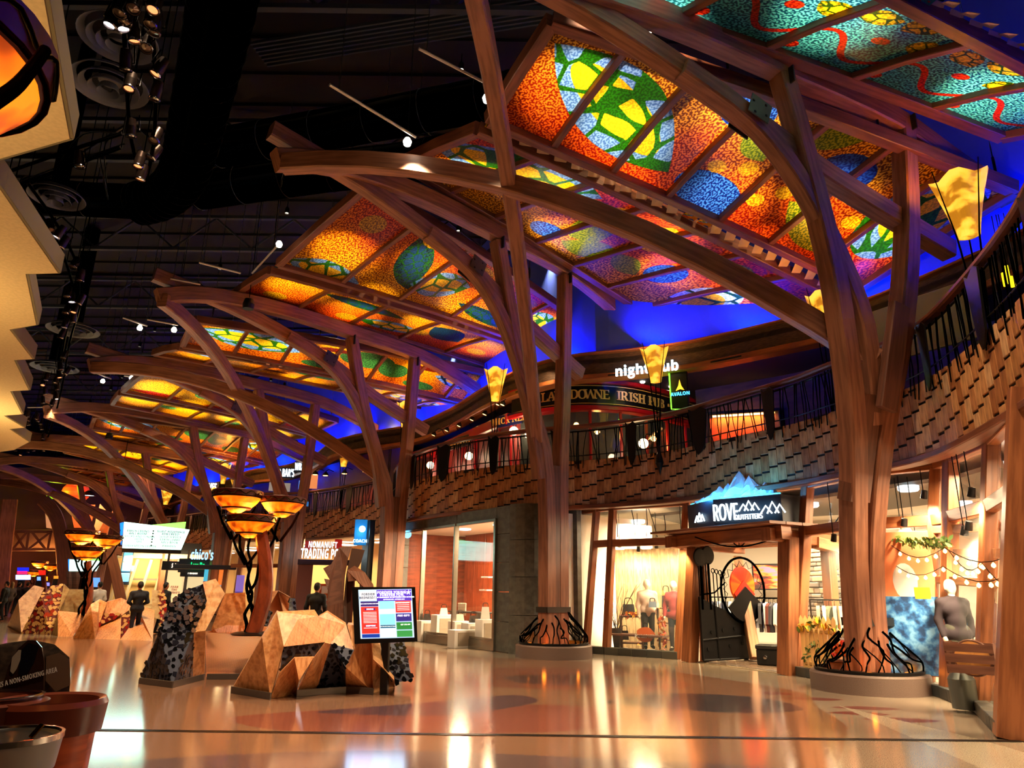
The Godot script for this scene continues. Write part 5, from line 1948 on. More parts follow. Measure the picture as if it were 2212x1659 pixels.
func outfitter_inside() -> void:
	var g := Geo.new()
	# display behind the left window: weathered boards
	var a := at_range(1280, 1400, 22.6)
	var b := at_range(1478, 1400, 21.4)
	a.y = 0
	b.y = 0
	var o := thing("board_wall", "tall weathered grey-brown plank backdrop in the outfitter's left window", "backdrop", (a + b) / 2)
	var pts := evenly([a, b], 0.3)
	for i in pts.size() - 1:
		g = Geo.new()
		var d: Vector3 = (pts[i + 1] - pts[i])
		var k := d.normalized()
		g.box(Transform3D(Basis(k, Vector3.UP, k.cross(Vector3.UP)), (pts[i] + pts[i + 1]) / 2 + Vector3(0, 1.45, 0)), Vector3(d.length() * 0.985, 2.75 + rng.randf() * 0.06, 0.04 + rng.randf() * 0.02), 0.006)
		part("plank", g, paint(Color(0.62, 0.53, 0.38).lerp(Color(0.5, 0.4, 0.26), rng.randf()), 0.75, 0.0, M.grain, Vector3(0.6, 2.5, 1)), o)
	# low bench with a hide thrown over it
	a = at_range(1318, 1400, 20.9)
	b = at_range(1440, 1400, 20.2)
	a.y = 0.2
	b.y = 0.2
	var d := (b - a).normalized()
	o = thing("display_bench", "low wooden bench along the front of the outfitter's left window", "bench", (a + b) / 2)
	g = Geo.new()
	g.beam([a + Vector3(0, 0.3, 0), b + Vector3(0, 0.3, 0)], 0.5, 0.05, Vector3.UP, 0.01)
	part("seat", g, M.timber_dark, o)
	for s: float in [0.06, 0.94]:
		for w: float in [-0.2, 0.2]:
			g = Geo.new()
			var p := a.lerp(b, s) + d.cross(Vector3.UP) * w
			g.tube([p, p + Vector3(0, 0.28, 0)], 0.02, 6)
			part("leg", g, M.black_metal, o)
	# dark side table
	var p := at_range(1366, 1395, 21.2)
	p.y = 0.1
	o = thing("side_table", "dark wooden side table behind the low bench in the left window", "table", p)
	var t := facing(p, -p)
	g = Geo.new()
	g.box(t * at_(Vector3(0, 0.86, 0)), Vector3(0.68, 0.05, 0.5), 0.01)
	part("top", g, M.timber_dark, o)
	for q: Array in [[-0.29, -0.2], [0.29, -0.2], [-0.29, 0.2], [0.29, 0.2]]:
		g = Geo.new()
		g.box(t * at_(Vector3(q[0], 0.42, q[1])), Vector3(0.06, 0.84, 0.06))
		part("leg", g, M.timber_dark, o)
	g = Geo.new()
	g.box(t * at_(Vector3(0, 0.16, 0)), Vector3(0.6, 0.04, 0.42))
	part("shelf", g, M.timber_dark, o)
	# bags
	for q: Array in [[1358, 1322, 21.2, 0.36, 0.3, Color(0.05, 0.05, 0.05), "black handbag with a strap on the dark side table"], [1440, 1312, 20.6, 0.26, 0.36, Color(0.06, 0.06, 0.06), "square black bag on a tall stand right of the mannequin"], [1350, 1382, 21.1, 0.22, 0.24, Color(0.1, 0.08, 0.07), "small dark bag standing under the side table"], [1410, 1312, 20.25, 0.22, 0.15, Color(0.35, 0.4, 0.45), "small grey-blue bag held at the mannequin's hip"]]:
		p = at_range(q[0], q[1], q[2])
		if q[0] == 1358:
			p.y = 0.985
		o = thing("handbag", q[6], "bag", p)
		t = facing(p, -p)
		g = Geo.new()
		g.hull([t * Vector3(-q[3] / 2, 0, -0.08), t * Vector3(q[3] / 2, 0, -0.08), t * Vector3(-q[3] / 2, 0, 0.08), t * Vector3(q[3] / 2, 0, 0.08), t * Vector3(-q[3] * 0.42, q[4], -0.04), t * Vector3(q[3] * 0.42, q[4], -0.04), t * Vector3(-q[3] * 0.42, q[4], 0.04), t * Vector3(q[3] * 0.42, q[4], 0.04)])
		part("body", g, paint(q[5], 0.45), o)
		g = Geo.new()
		g.tube(smooth([t * Vector3(-q[3] * 0.3, q[4], 0), t * Vector3(-q[3] * 0.24, q[4] * 1.5, 0), t * Vector3(q[3] * 0.24, q[4] * 1.5, 0), t * Vector3(q[3] * 0.3, q[4], 0)], 4), 0.012, 5)
		part("handle", g, paint(q[5], 0.4), o)
	# stand for the square bag, with a shelf and shoes
	p = at_range(1438, 1392, 20.6)
	p.y = 0.1
	o = thing("display_stand", "thin black display stand with shelves right of the mannequin", "stand", p)
	g = Geo.new()
	t = facing(p, -p)
	for q: Array in [[-0.17, -0.15], [0.17, -0.15], [-0.17, 0.15], [0.17, 0.15]]:
		g.tube([t * Vector3(q[0], 0, q[1]), t * Vector3(q[0], 1.1, q[1])], 0.012, 5)
	part("upright", g, M.black_metal, o)
	for h: float in [0.3, 0.72, 1.1]:
		g = Geo.new()
		g.box(t * at_(Vector3(0, h, 0)), Vector3(0.4, 0.025, 0.34))
		part("shelf", g, M.timber_dark, o)
	# vase with bare twigs
	p = at_range(1333, 1388, 20.9)
	p.y = 0.15
	o = thing("twig_vase", "tall square dark vase with bare twigs at the left of the window display", "vase", p)
	g = Geo.new()
	g.lathe([Vector2(0, 0), Vector2(0.12, 0), Vector2(0.2, 0.5), Vector2(0.18, 0.5), Vector2(0.16, 0.4), Vector2(0, 0.4)], 4, Transform3D(Basis(Vector3.UP, 0.6), p))
	part("vase_body", g, paint(Color(0.13, 0.12, 0.12), 0.5), o)
	g = Geo.new()
	for i in 16:
		var f := p + Vector3(rng.randf_range(-0.08, 0.08), 0.4, rng.randf_range(-0.08, 0.08))
		var e := p + Vector3(rng.randf_range(-0.45, 0.75), rng.randf_range(1.3, 1.75), rng.randf_range(-0.3, 0.2))
		g.tube(smooth([f, f.lerp(e, 0.5) + Vector3(rng.randf_range(-0.08, 0.08), 0.08, 0), e], 3), 0.008, 4, 0.004)
	part("twig", g, M.timber_pale, o).set_meta("kind", "stuff")
	# pumpkin-shaped sign
	p = at_range(1395, 1388, 20.3)
	o = thing("pumpkin_sign", "flat orange pumpkin-shaped sign on the low bench", "sign", p)
	t = facing(p, -p)
	var pump := PackedVector2Array()
	for i in 28:
		var ang := TAU * i / 28
		pump.append(Vector2(cos(ang) * (0.24 + 0.02 * cos(ang * 5)), 0.2 + sin(ang) * 0.19))
	g = Geo.new()
	g.prism(pump, 0.03, t)
	part("sign_board", g, paint(Color(0.8, 0.36, 0.1), 0.6), o)
	letters("PUMPKIN", 0.09, 0.01, M.white_cloth, o, t.translated_local(Vector3(0, 0.16, 0.04)))
	g = Geo.new()
	g.tube(ring(t.translated_local(Vector3(0, 0.44, 0.02)), 0.06, 12), 0.01, 5)
	part("hanger_loop", g, M.timber_dark, o)
	# orange leaf garland
	leaves_along([at_range(1432, 1330, 20.3), at_range(1428, 1360, 20.2), at_range(1432, 1398, 20.1)], 70, [Color(0.85, 0.4, 0.06), Color(0.9, 0.6, 0.1), Color(0.7, 0.2, 0.05)], 0.07, "leaf_garland", "orange autumn leaf garland hanging down the stand by the mannequin")
	leaves_along([at_range(1346, 1330, 21.0), at_range(1372, 1328, 20.9), at_range(1382, 1318, 20.9)], 50, [Color(0.9, 0.55, 0.1), Color(0.95, 0.72, 0.2), Color(0.75, 0.25, 0.05)], 0.06, "leaf_spray", "yellow and orange leaves lying along the dark side table")

	# seen through the doorway: racks, a picture, a black trunk
	clothes_rack(at_range(1668, 1400, 22.5) * Vector3(1, 0, 1), Vector3(0.9, 0, 0.43), 12, [Color(0.1, 0.12, 0.25), Color(0.82, 0.82, 0.84), Color(0.12, 0.14, 0.22), Color(0.35, 0.35, 0.37)], "behind the black gate")
	clothes_rack(at_range(1680, 1420, 20.0) * Vector3(1, 0, 1), Vector3(0.85, 0, 0.5), 7, [Color(0.25, 0.25, 0.27), Color(0.85, 0.83, 0.8), Color(0.4, 0.2, 0.16)], "just inside the doorway, right")
	clothes_rack(at_range(1560, 1390, 23.2) * Vector3(1, 0, 1), Vector3(0.95, 0, 0.3), 9, [Color(0.12, 0.12, 0.14), Color(0.85, 0.84, 0.82), Color(0.2, 0.22, 0.3)], "deep inside, left of the hanging disc")
	p = at_range(1674, 1412, 18.6)
	p.y = 0
	t = facing(p, Vector3(-0.6, 0, 1))
	o = thing("travel_trunk", "black travel trunk with round studs inside the doorway", "trunk", p)
	g = Geo.new()
	g.box(t * at_(Vector3(0, 0.2, 0)), Vector3(0.75, 0.34, 0.45), 0.02)
	part("body", g, paint(Color(0.05, 0.05, 0.05), 0.5), o)
	g = Geo.new()
	g.box(t * at_(Vector3(0, 0.42, 0)), Vector3(0.78, 0.1, 0.48), 0.02)
	part("lid", g, paint(Color(0.07, 0.07, 0.07), 0.5), o)
	for x: float in [-0.18, 0.18]:
		g = Geo.new()
		g.lathe([Vector2(0.05, 0), Vector2(0.04, 0.02), Vector2(0, 0.025)], 12, t * tip(Vector3(x, 0.2, 0.225)))
		part("stud", g, M.chrome, o)
	p = at_range(1676, 1246, 26.0)
	t = facing(p, Vector3(-0.5, 0, 1))
	o = thing("wall_picture", "wide picture of a red and orange sunset landscape on the wall behind the racks", "picture", p)
	g = Geo.new()
	g.box(t, Vector3(1.5, 0.85, 0.05), 0.01)
	part("frame", g, M.black_metal, o)
	var sun := noise_tex(0.01, [Color(0.2, 0.08, 0.06), Color(0.7, 0.16, 0.06), Color(0.9, 0.5, 0.2), Color(0.5, 0.42, 0.6)], [0.2, 0.4, 0.55, 0.75], FastNoiseLite.TYPE_SIMPLEX, 4, 256, 33)
	g = Geo.new()
	g.quad(t * Vector3(-0.7, -0.38, 0.03), t * Vector3(0.7, -0.38, 0.03), t * Vector3(0.7, 0.38, 0.03), t * Vector3(-0.7, 0.38, 0.03), [Vector2(0, 0), Vector2(0.4, 0), Vector2(0.4, 0.8), Vector2(0, 0.8)])
	part("print", g, paint(Color.WHITE, 0.6, 0.0, sun), o)

	# behind the right-hand windows: stone wall, timber brace, picket fence with leaves
	a = at_range(1735, 1300, 20.5)
	b = at_range(1850, 1300, 18.6)
	a.y = 0
	b.y = 0
	o = thing("stone_wall", "stacked grey-brown stone wall inside the outfitter behind the picket fence", "stone wall", (a + b) / 2)
	d = (b - a).normalized()
	var out := d.cross(Vector3.UP)
	if out.dot(-a) < 0:
		out = -out
	g = Geo.new()
	g.box(Transform3D(Basis(d, Vector3.UP, d.cross(Vector3.UP)), (a + b) / 2 + Vector3(0, 1.35, 0) - out * 0.1), Vector3((b - a).length(), 2.7, 0.14))
	part("mortar", g, paint(Color(0.22, 0.2, 0.17), 0.9), o)
	var tones := []
	for c: Color in [Color(0.56, 0.53, 0.48), Color(0.47, 0.44, 0.39), Color(0.6, 0.54, 0.44), Color(0.4, 0.39, 0.37)]:
		tones.append(paint(c, 0.85))
	var hgt := 0.6
	while hgt < 2.65:
		var rowh := rng.randf_range(0.08, 0.15)
		var s := 0.0
		var total := (b - a).length()
		while s < total - 0.05:
			var w := minf(rng.randf_range(0.18, 0.42), total - s)
			g = Geo.new()
			g.box(Transform3D(Basis(d, Vector3.UP, d.cross(Vector3.UP)), a + d * (s + w / 2) + Vector3(0, hgt + rowh / 2, 0)), Vector3(w * 0.96, rowh * 0.9, 0.12 + rng.randf() * 0.1), 0.02)
			part("stone", g, tones[rng.randi() % 4], o)
			s += w
		hgt += rowh
	g = Geo.new()
	g.beam([at_range(1862, 1330, 17.6), at_range(1818, 1200, 18.4)], 0.26, 0.26, Vector3.UP, 0.01)
	g.beam([at_range(1760, 1172, 17.5), at_range(1835, 1190, 18.2)], 0.26, 0.24, Vector3.UP, 0.01)
	solo("timber_brace", g, M.timber_pale, "pale slanting timber brace inside, in front of the stone wall", "timber brace")
	# picket fence
	a = on_y(1740, 1452, 0.12)
	a = at_range(1740, 1440, 16.6)
	b = at_range(1812, 1452, 15.8)
	a.y = 0.12
	b.y = 0.12
	d = (b - a).normalized()
	o = thing("picket_fence", "small wooden picket fence wound with leaves in the outfitter's right window", "fence", (a + b) / 2)
	for h: float in [0.15, 0.78]:
		g = Geo.new()
		g.beam([a + Vector3(0, h, 0), b + Vector3(0, h, 0)], 0.04, 0.09)
		part("rail", g, paint(Color(0.8, 0.62, 0.36), 0.6), o)
	pts = evenly([a, b], 0.135)
	for q: Vector3 in pts:
		g = Geo.new()
		var fz := -q
		g.prism(PackedVector2Array([Vector2(-0.04, 0), Vector2(0.04, 0), Vector2(0.04, 1.0), Vector2(0, 1.08), Vector2(-0.04, 1.0)]), 0.02, facing(q, fz))
		part("picket", g, paint(Color(0.84, 0.66, 0.4), 0.6), o)
	leaves_along([a + Vector3(-0.05, 0.85, 0.05), (a + b) / 2 + Vector3(0, 0.95, 0.08), b + Vector3(0.05, 0.82, 0.05)], 90, [Color(0.9, 0.7, 0.08), Color(0.85, 0.5, 0.05), Color(0.35, 0.42, 0.1)], 0.06, "leaf_garland", "yellow flower garland along the top of the picket fence")
	leaves_along([a + Vector3(0.0, 0.2, 0.06), a.lerp(b, 0.3) + Vector3(0, 0.6, 0.07), a.lerp(b, 0.6) + Vector3(0, 0.25, 0.07), b + Vector3(0, 0.55, 0.06)], 90, [Color(0.2, 0.32, 0.08), Color(0.3, 0.4, 0.12)], 0.05, "ivy_strand", "green ivy strand woven between the pickets of the fence")
	leaves_along([at_range(1800, 1410, 15.5), at_range(1818, 1396, 15.4), at_range(1830, 1405, 15.4)], 70, [Color(0.75, 0.15, 0.05), Color(0.9, 0.45, 0.08), Color(0.85, 0.2, 0.05)], 0.07, "leaf_spray", "red and orange maple leaves beside the pumpkin")
	leaves_along([at_range(1836, 1375, 15.8), at_range(1850, 1350, 16.0), at_range(1846, 1395, 15.6)], 60, [Color(0.88, 0.82, 0.68), Color(0.8, 0.72, 0.55)], 0.08, "flower_bunch", "cream hydrangea bunch right of the framed card")
	p = at_range(1825, 1407, 15.4)
	o = thing("pumpkin", "small orange pumpkin below the framed card in the right window", "pumpkin", p)
	g = Geo.new()
	for i in 9:
		var ang := TAU * i / 9
		g.lathe([Vector2(0.0, -0.09), Vector2(0.06, -0.07), Vector2(0.085, 0), Vector2(0.06, 0.07), Vector2(0, 0.085)], 8, at_(p + Vector3(cos(ang) * 0.07, 0, sin(ang) * 0.07)))
	part("body", g, paint(Color(0.85, 0.42, 0.08), 0.5), o)
	g = Geo.new()
	g.tube([p + Vector3(0, 0.07, 0), p + Vector3(0.01, 0.13, 0), p + Vector3(0.04, 0.16, 0)], 0.015, 5, 0.01)
	part("stem", g, M.timber_dark, o)
	p = at_range(1820, 1388, 15.5)
	t = facing(p, Vector3(-p.x, 0, -p.z))
	o = thing("framed_card", "framed white card with a ring emblem in the right window", "sign", p)
	g = Geo.new()
	g.box(t, Vector3(0.28, 0.2, 0.02), 0.005)
	part("frame", g, M.timber_dark, o)
	g = Geo.new()
	g.box(t.translated_local(Vector3(0, 0, 0.01)), Vector3(0.24, 0.165, 0.012))
	part("card", g, M.white_cloth, o)
	letters("M", 0.05, 0.004, paint(Color(0.25, 0.2, 0.15), 0.6), o, t.translated_local(Vector3(0, 0.0, 0.02)))
	g = Geo.new()
	g.tube(ring(t.translated_local(Vector3(0, 0, 0.018)), 0.045, 16), 0.004, 4)
	part("ring_emblem", g, paint(Color(0.25, 0.2, 0.15), 0.6), o)
	p = at_range(1822, 1425, 15.5)
	p.y = 0.1
	o = thing("display_crate", "dark low crate under the pumpkin", "crate", p)
	g = Geo.new()
	t = facing(p, -p)
	g.box(t * at_(Vector3(0, 0.15, 0)), Vector3(0.6, 0.3, 0.3), 0.01)
	part("body", g, M.timber_dark, o)
	g = Geo.new()
	g.box(t * at_(Vector3(0, 0.32, 0)), Vector3(0.66, 0.04, 0.36), 0.01)
	part("lid", g, M.timber_dark, o)
	# grey and pale shirts on a rail in front of the stone wall, and a backpack
	clothes_rack(at_range(1822, 1420, 17.0) * Vector3(1, 0, 1), Vector3(0.86, 0, 0.5), 8, [Color(0.6, 0.6, 0.52), Color(0.82, 0.8, 0.76), Color(0.42, 0.44, 0.34), Color(0.5, 0.5, 0.46)], "in front of the stone wall")
	p = at_range(1770, 1352, 17.2)
	o = thing("backpack", "dark grey backpack hanging left of the pale shirts", "backpack", p)
	g = Geo.new()
	g.hull([p + Vector3(-0.17, -0.22, 0), p + Vector3(0.17, -0.22, 0), p + Vector3(-0.17, -0.22, 0.2), p + Vector3(0.17, -0.22, 0.2), p + Vector3(-0.14, 0.2, 0.02), p + Vector3(0.14, 0.2, 0.02), p + Vector3(-0.1, 0.18, 0.15), p + Vector3(0.1, 0.18, 0.15)])
	part("body", g, paint(Color(0.1, 0.1, 0.11), 0.7), o)
	g = Geo.new()
	g.box(at_(p + Vector3(0, -0.08, 0.2)), Vector3(0.24, 0.2, 0.08), 0.02)
	part("pocket", g, paint(Color(0.14, 0.14, 0.15), 0.7), o)
	g = Geo.new()
	g.tube([p + Vector3(-0.05, 0.2, 0.06), p + Vector3(0, 0.3, 0.05), p + Vector3(0.05, 0.2, 0.06)], 0.012, 5)
	part("handle", g, M.black_metal, o)

	# poster behind the glass right of the big trunk
	p = at_range(1962, 1300, 15.0)
	t = facing(p, Vector3(-1, 0, 1.2))
	o = thing("window_poster", "tall poster with orange sky over blue water, right of the big trunk", "poster", p)
	g = Geo.new()
	g.box(t, Vector3(0.95, 2.45, 0.03), 0.005)
	part("panel", g, paint(Color(0.86, 0.5, 0.32), 0.6), o)
	var sea := noise_tex(0.012, [Color(0.1, 0.22, 0.36), Color(0.22, 0.45, 0.66), Color(0.5, 0.68, 0.8)], [0.25, 0.5, 0.8], FastNoiseLite.TYPE_SIMPLEX, 4, 256, 35)
	g = Geo.new()
	g.box(t.translated_local(Vector3(0, -0.56, 0.01)), Vector3(0.95, 1.3, 0.032))
	part("print_lower", g, paint(Color(0.9, 0.95, 1.0), 0.6, 0.0, sea), o)
	g = Geo.new()
	g.lathe([Vector2(0, 0), Vector2(0.2, 0.01), Vector2(0.0, 0.02)], 18, t * tip(Vector3(0.0, 0.35, 0.01)), 1.6)
	part("print_figure", g, paint(Color(0.75, 0.72, 0.7), 0.6), o)
	g = Geo.new()
	g.box(t.translated_local(Vector3(0.25, 0.15, 0.02)), Vector3(0.25, 0.2, 0.02), 0.005)
	part("print_label", g, paint(Color(0.95, 0.7, 0.05), 0.6), o)
	# string lights: bulbs on swagged wires across the right windows
	for row in 3:
		var s0: Vector3 = [at_range(1925, 1178, 14.6), at_range(1925, 1215, 15.2), at_range(2050, 1190, 13.0)][row]
		var s1: Vector3 = [at_range(2200, 1190, 11.4), at_range(2195, 1235, 11.6), at_range(2210, 1250, 11.2)][row]
		var wire := []
		for i in 13:
			var s := i / 12.0
			wire.append(s0.lerp(s1, s) + Vector3(0, -0.18 * sin(PI * fposmod(s * 2.0, 1.0)), 0))
		g = Geo.new()
		g.tube(wire, 0.006, 4)
		solo("light_string_wire", g, M.black_metal, "thin dark wire of a string of bulbs behind the outfitter's right windows", "wire", "wires of the string lights")
		for i in range(1, 12):
			var w: Vector3 = wire[i]
			var l := thing("string_bulb", "small warm bulb on a string of lights behind the outfitter's right windows", "light bulb", w, "string-light bulbs")
			g = Geo.new()
			g.lathe([Vector2(0, -0.09), Vector2(0.028, -0.07), Vector2(0.03, -0.045), Vector2(0.012, -0.02), Vector2(0, -0.01)], 8, at_(w))
			part("bulb", g, M.bulb_warm, l)
	# timber shelf beams with ivy, garments and a round wood slice further right
	for q: Array in [[1925, 1150, 2200, 1135, 16.2], [1990, 1195, 2205, 1195, 15.6], [1990, 1250, 2205, 1262, 15.4]]:
		g = Geo.new()
		g.beam([at_range(q[0], q[1], q[4] + 0.8), at_range(q[2], q[3], q[4] - 3.2)], 0.2, 0.14, Vector3.UP, 0.01)
		solo("shelf_beam", g, M.timber_pale, "long pale timber beam under the ceiling deep in the outfitter", "beam", "timber beams deep in the outfitter")
	leaves_along([at_range(1938, 1165, 15.0), at_range(1965, 1172, 14.8), at_range(1990, 1175, 14.6), at_range(2050, 1172, 13.8)], 110, [Color(0.25, 0.36, 0.12), Color(0.42, 0.5, 0.2)], 0.06, "ivy_strand", "green ivy hanging on the beam above the poster")
	clothes_rack(Vector3(9.6, 0, -13.6), Vector3(0.3, 0, 0.95), 9, [Color(0.12, 0.14, 0.3), Color(0.2, 0.45, 0.75), Color(0.84, 0.82, 0.8), Color(0.3, 0.28, 0.28)], "behind the poster")
	clothes_rack(Vector3(8.6, 0, -11.2), Vector3(0.35, 0, 0.93), 8, [Color(0.16, 0.1, 0.12), Color(0.12, 0.13, 0.16), Color(0.15, 0.42, 0.7), Color(0.36, 0.3, 0.26)], "behind the rightmost windows")
	p = at_range(2108, 1458, 12.4)
	o = thing("wood_slice", "round slice of a tree trunk standing on a dark crate in the rightmost window", "wood slice", p)
	t = facing(p, Vector3(-0.7, 0, 0.7))
	g = Geo.new()
	g.lathe([Vector2(0, -0.04), Vector2(0.24, -0.04), Vector2(0.25, 0.0), Vector2(0.24, 0.04), Vector2(0, 0.04)], 26, t * tip(Vector3(0, 0.22, 0)))
	part("bark", g, M.timber_dark, o)
	g = Geo.new()
	g.lathe([Vector2(0.22, 0.041), Vector2(0, 0.046)], 26, t * tip(Vector3(0, 0.22, 0)))
	part("cut_face", g, paint(Color(0.8, 0.55, 0.28), 0.5, 0.0, M.grain, Vector3(1, 1, 1)), o)
	p.y = 0.0
	o = thing("wooden_crate", "dark slatted wooden crate under the round wood slice", "crate", p)
	for h: float in [0.08, 0.22, 0.36]:
		g = Geo.new()
		g.box(t * at_(Vector3(0, h - p.y + at_range(2108, 1458, 12.4).y * 0.0, 0.18)), Vector3(0.6, 0.11, 0.02))
		g.box(t * at_(Vector3(0, h, -0.18)), Vector3(0.6, 0.11, 0.02))
		part("slat", g, M.timber_dark, o)
	for x: float in [-0.29, 0.29]:
		g = Geo.new()
		g.box(t * at_(Vector3(x, 0.22, 0)), Vector3(0.02, 0.42, 0.36))
		part("side", g, M.timber_dark, o)
	p = at_range(2072, 1440, 12.9)
	p.y = 0.05
	o = thing("milk_can", "grey metal milk can beside the round wood slice", "can", p)
	g = Geo.new()
	g.lathe([Vector2(0, 0), Vector2(0.17, 0), Vector2(0.18, 0.4), Vector2(0.1, 0.52), Vector2(0.1, 0.6), Vector2(0.14, 0.64), Vector2(0.0, 0.64)], 18, at_(p))
	part("body", g, paint(Color(0.4, 0.42, 0.4), 0.4, 0.7), o)
	g = Geo.new()
	g.lathe([Vector2(0.15, 0.62), Vector2(0.15, 0.68), Vector2(0, 0.7)], 18, at_(p))
	part("lid", g, paint(Color(0.5, 0.52, 0.5), 0.4, 0.7), o)


# real small leaves scattered along a line, as one object
func leaves_along(line: Array, n: int, cols: Array, size: float, called: String, label: String) -> void:
	var c := Curve3D.new()
	for p: Vector3 in line:
		c.add_point(p)
	var L := c.get_baked_length()
	var o := thing(called, label, "leaves", line[0])
	o.set_meta("kind", "stuff")
	for k in cols.size():
		var g := Geo.new()
		for i in n / cols.size():
			var p := c.sample_baked(rng.randf() * L) + Vector3(rng.randf_range(-1, 1), rng.randf_range(-1, 1), rng.randf_range(-1, 1)) * size * 1.3
			var b := Basis.from_euler(Vector3(rng.randf() * TAU, rng.randf() * TAU, rng.randf() * TAU)).scaled(Vector3.ONE * size * rng.randf_range(0.7, 1.3))
			g.face([p + b * Vector3(0, 0, -1), p + b * Vector3(0.45, 0.12, -0.2), p + b * Vector3(0.3, 0.1, 0.6), p + b * Vector3(0, 0, 1), p + b * Vector3(-0.3, 0.1, 0.6), p + b * Vector3(-0.45, 0.12, -0.2)])
		part("leaf", g, paint(cols[k], 0.6), o).set_meta("kind", "stuff")


# the timber porch of the outfitter with its sign box and the black metal gate
func portal() -> void:
	var fl := on_y(1490, 1430)
	var fr := on_y(1702, 1458)
	var d := (fr - fl).normalized()
	var back := Vector3.UP.cross(d)
	if back.z > 0:
		back = -back
	var o := thing("timber_porch", "timber porch with sloping beams over the outfitter's doorway", "porch", (fl + fr) / 2)
	var bl := fl + back * 1.5 + d * 0.1
	var brr := fr + back * 1.5
	for q: Array in [[fl, at_range(1502, 1178, reach(fl)), 0.3], [fr, at_range(1703, 1160, reach(fr)), 0.32], [brr, brr + Vector3(0.1, 2.75, 0), 0.24], [fl + d * 0.22 + back * 0.3, at_range(1520, 1182, reach(fl) + 0.3), 0.2]]:
		var g := Geo.new()
		g.beam([q[0], q[1]], q[2], q[2], d, 0.015)
		part("post", g, M.mullion, o)
	var g := Geo.new()
	var ha := 2.86
	g.beam([fl - d * 0.3 + Vector3(0, ha, 0) - back * 0.1, fr + d * 0.4 + Vector3(0, ha + 0.02, 0) - back * 0.1], 0.3, 0.3, Vector3.UP, 0.02)
	part("front_beam", g, M.mullion, o)
	for s: Array in [[fl - d * 0.1, bl - d * 0.1], [fr + d * 0.1, brr + d * 0.1]]:
		g = Geo.new()
		g.beam([s[0] - back * 0.4 + Vector3(0, ha - 0.02, 0), s[1] + back * 0.5 + Vector3(0, ha - 0.1, 0)], 0.26, 0.28, Vector3.UP, 0.02)
		part("side_beam", g, M.mullion, o)
	for i in 6:
		g = Geo.new()
		var off := back * (0.35 + i * 0.32)
		g.beam([fl + off + Vector3(0, ha - 0.02, 0), fr + off + Vector3(0, ha - 0.02, 0)], 0.1, 0.18, Vector3.UP, 0.01)
		part("rafter", g, M.timber_pale, o)
	for i in 5:
		g = Geo.new()
		var off := back * (-0.45 + i * 0.5)
		g.beam([fl - d * 0.45 + off + Vector3(0, ha + 0.2, 0), fr + d * 0.5 + off + Vector3(0, ha + 0.2, 0)], 0.48, 0.06, Vector3.UP, 0.01)
		part("deck_board", g, M.timber, o)
	# bowed black rod with a ring under the front beam
	g = Geo.new()
	var ra := at_range(1502, 1160, 18.0)
	var rb := at_range(1680, 1160, 16.9)
	var bow := []
	for i in 11:
		bow.append(ra.lerp(rb, i / 10.0) - Vector3(0, 0.22 * sin(PI * i / 10.0), 0))
	g.tube(bow, 0.018, 6)
	var rc := at_range(1596, 1167, 17.4)
	g.tube(ring(facing(rc, -rc), 0.13), 0.014, 5)
	g.tube([rc + Vector3(0, 0.13, 0), rc - Vector3(0, 0.13, 0)], 0.01, 5)
	part("bowed_rod", g, M.black_metal, o)
	for q: Array in [[1696, 1172, 16.9], [1470, 1183, 18.9], [1616, 1160, 18.0]]:
		var p := at_range(q[0], q[1], q[2])
		var l := thing("porch_lamp", "small bright lamp shining down a post of the outfitter's porch", "spotlight", p, "porch lamps")
		g = Geo.new()
		g.lathe([Vector2(0, 0.1), Vector2(0.05, 0.09), Vector2(0.06, 0), Vector2(0.05, 0), Vector2(0, -0.01)], 10, at_(p))
		part("lamp_lens", g, M.bulb_white, l)
		spot(l, p + Vector3(0, -0.05, 0.0), p + Vector3(0.1, -2.0, 0.1), Color(1.0, 0.85, 0.6), 7.0, 42.0, 0.05)
	# brick-paved threshold
	var th := thing("brick_threshold", "small brick-paved threshold in the outfitter's doorway", "paving", (fl + fr) / 2 + back * 0.6)
	g = Geo.new()
	g.slab([fl + back * 0.1, fr + back * 0.05, fr + back * 2.2, fl + back * 2.2], 0.002, 0.012)
	part("mortar_bed", g, paint(Color(0.6, 0.54, 0.44), 0.8), th)
	var brick := Geo.new()
	brick.box(Transform3D.IDENTITY, Vector3(0.3, 0.02, 0.13), 0.006)
	var bm := brick.done()
	var bms := [paint(Color(0.34, 0.26, 0.19), 0.5), paint(Color(0.4, 0.31, 0.22), 0.5), paint(Color(0.3, 0.24, 0.19), 0.5)]
	var wide := (fr - fl).length()
	for r in 13:
		for c in int(wide / 0.32):
			var p := fl + back * (0.2 + r * 0.15) + d * (0.3 + c * 0.32 + (0.16 if r % 2 else 0.0))
			if (p - fl).dot(d) > wide - 0.2:
				continue
			var b := put("brick", bm, bms[rng.randi() % 3], th)
			b.transform = Transform3D(Basis(d, Vector3.UP, d.cross(Vector3.UP)), p + Vector3(0, 0.015, 0) - origin(th))

	# the sign box on the deck
	var h0 := 3.1
	var A := at_range(1486, 1110, 18.5)
	var B := at_range(1542, 1110, 17.4)
	var C := at_range(1690, 1110, 16.7)
	for v: Array in [[A], [B], [C]]:
		pass
	A.y = 0
	B.y = 0
	C.y = 0
	var sg := thing("shop_sign_box", "dark sign box with glowing white shop lettering, on top of the timber porch", "sign", (A + C) / 2 + Vector3(0, h0, 0))
	g = Geo.new()
	g.slab([A, B, C, C + back * 0.9, A + back * 0.9], h0, h0 + 0.62)
	part("box", g, M.sign_grey, sg)
	var fx := (C - B).normalized()
	var ft := facing((B + C) / 2 + Vector3(0, h0 + 0.3, 0), fx.cross(Vector3.UP))
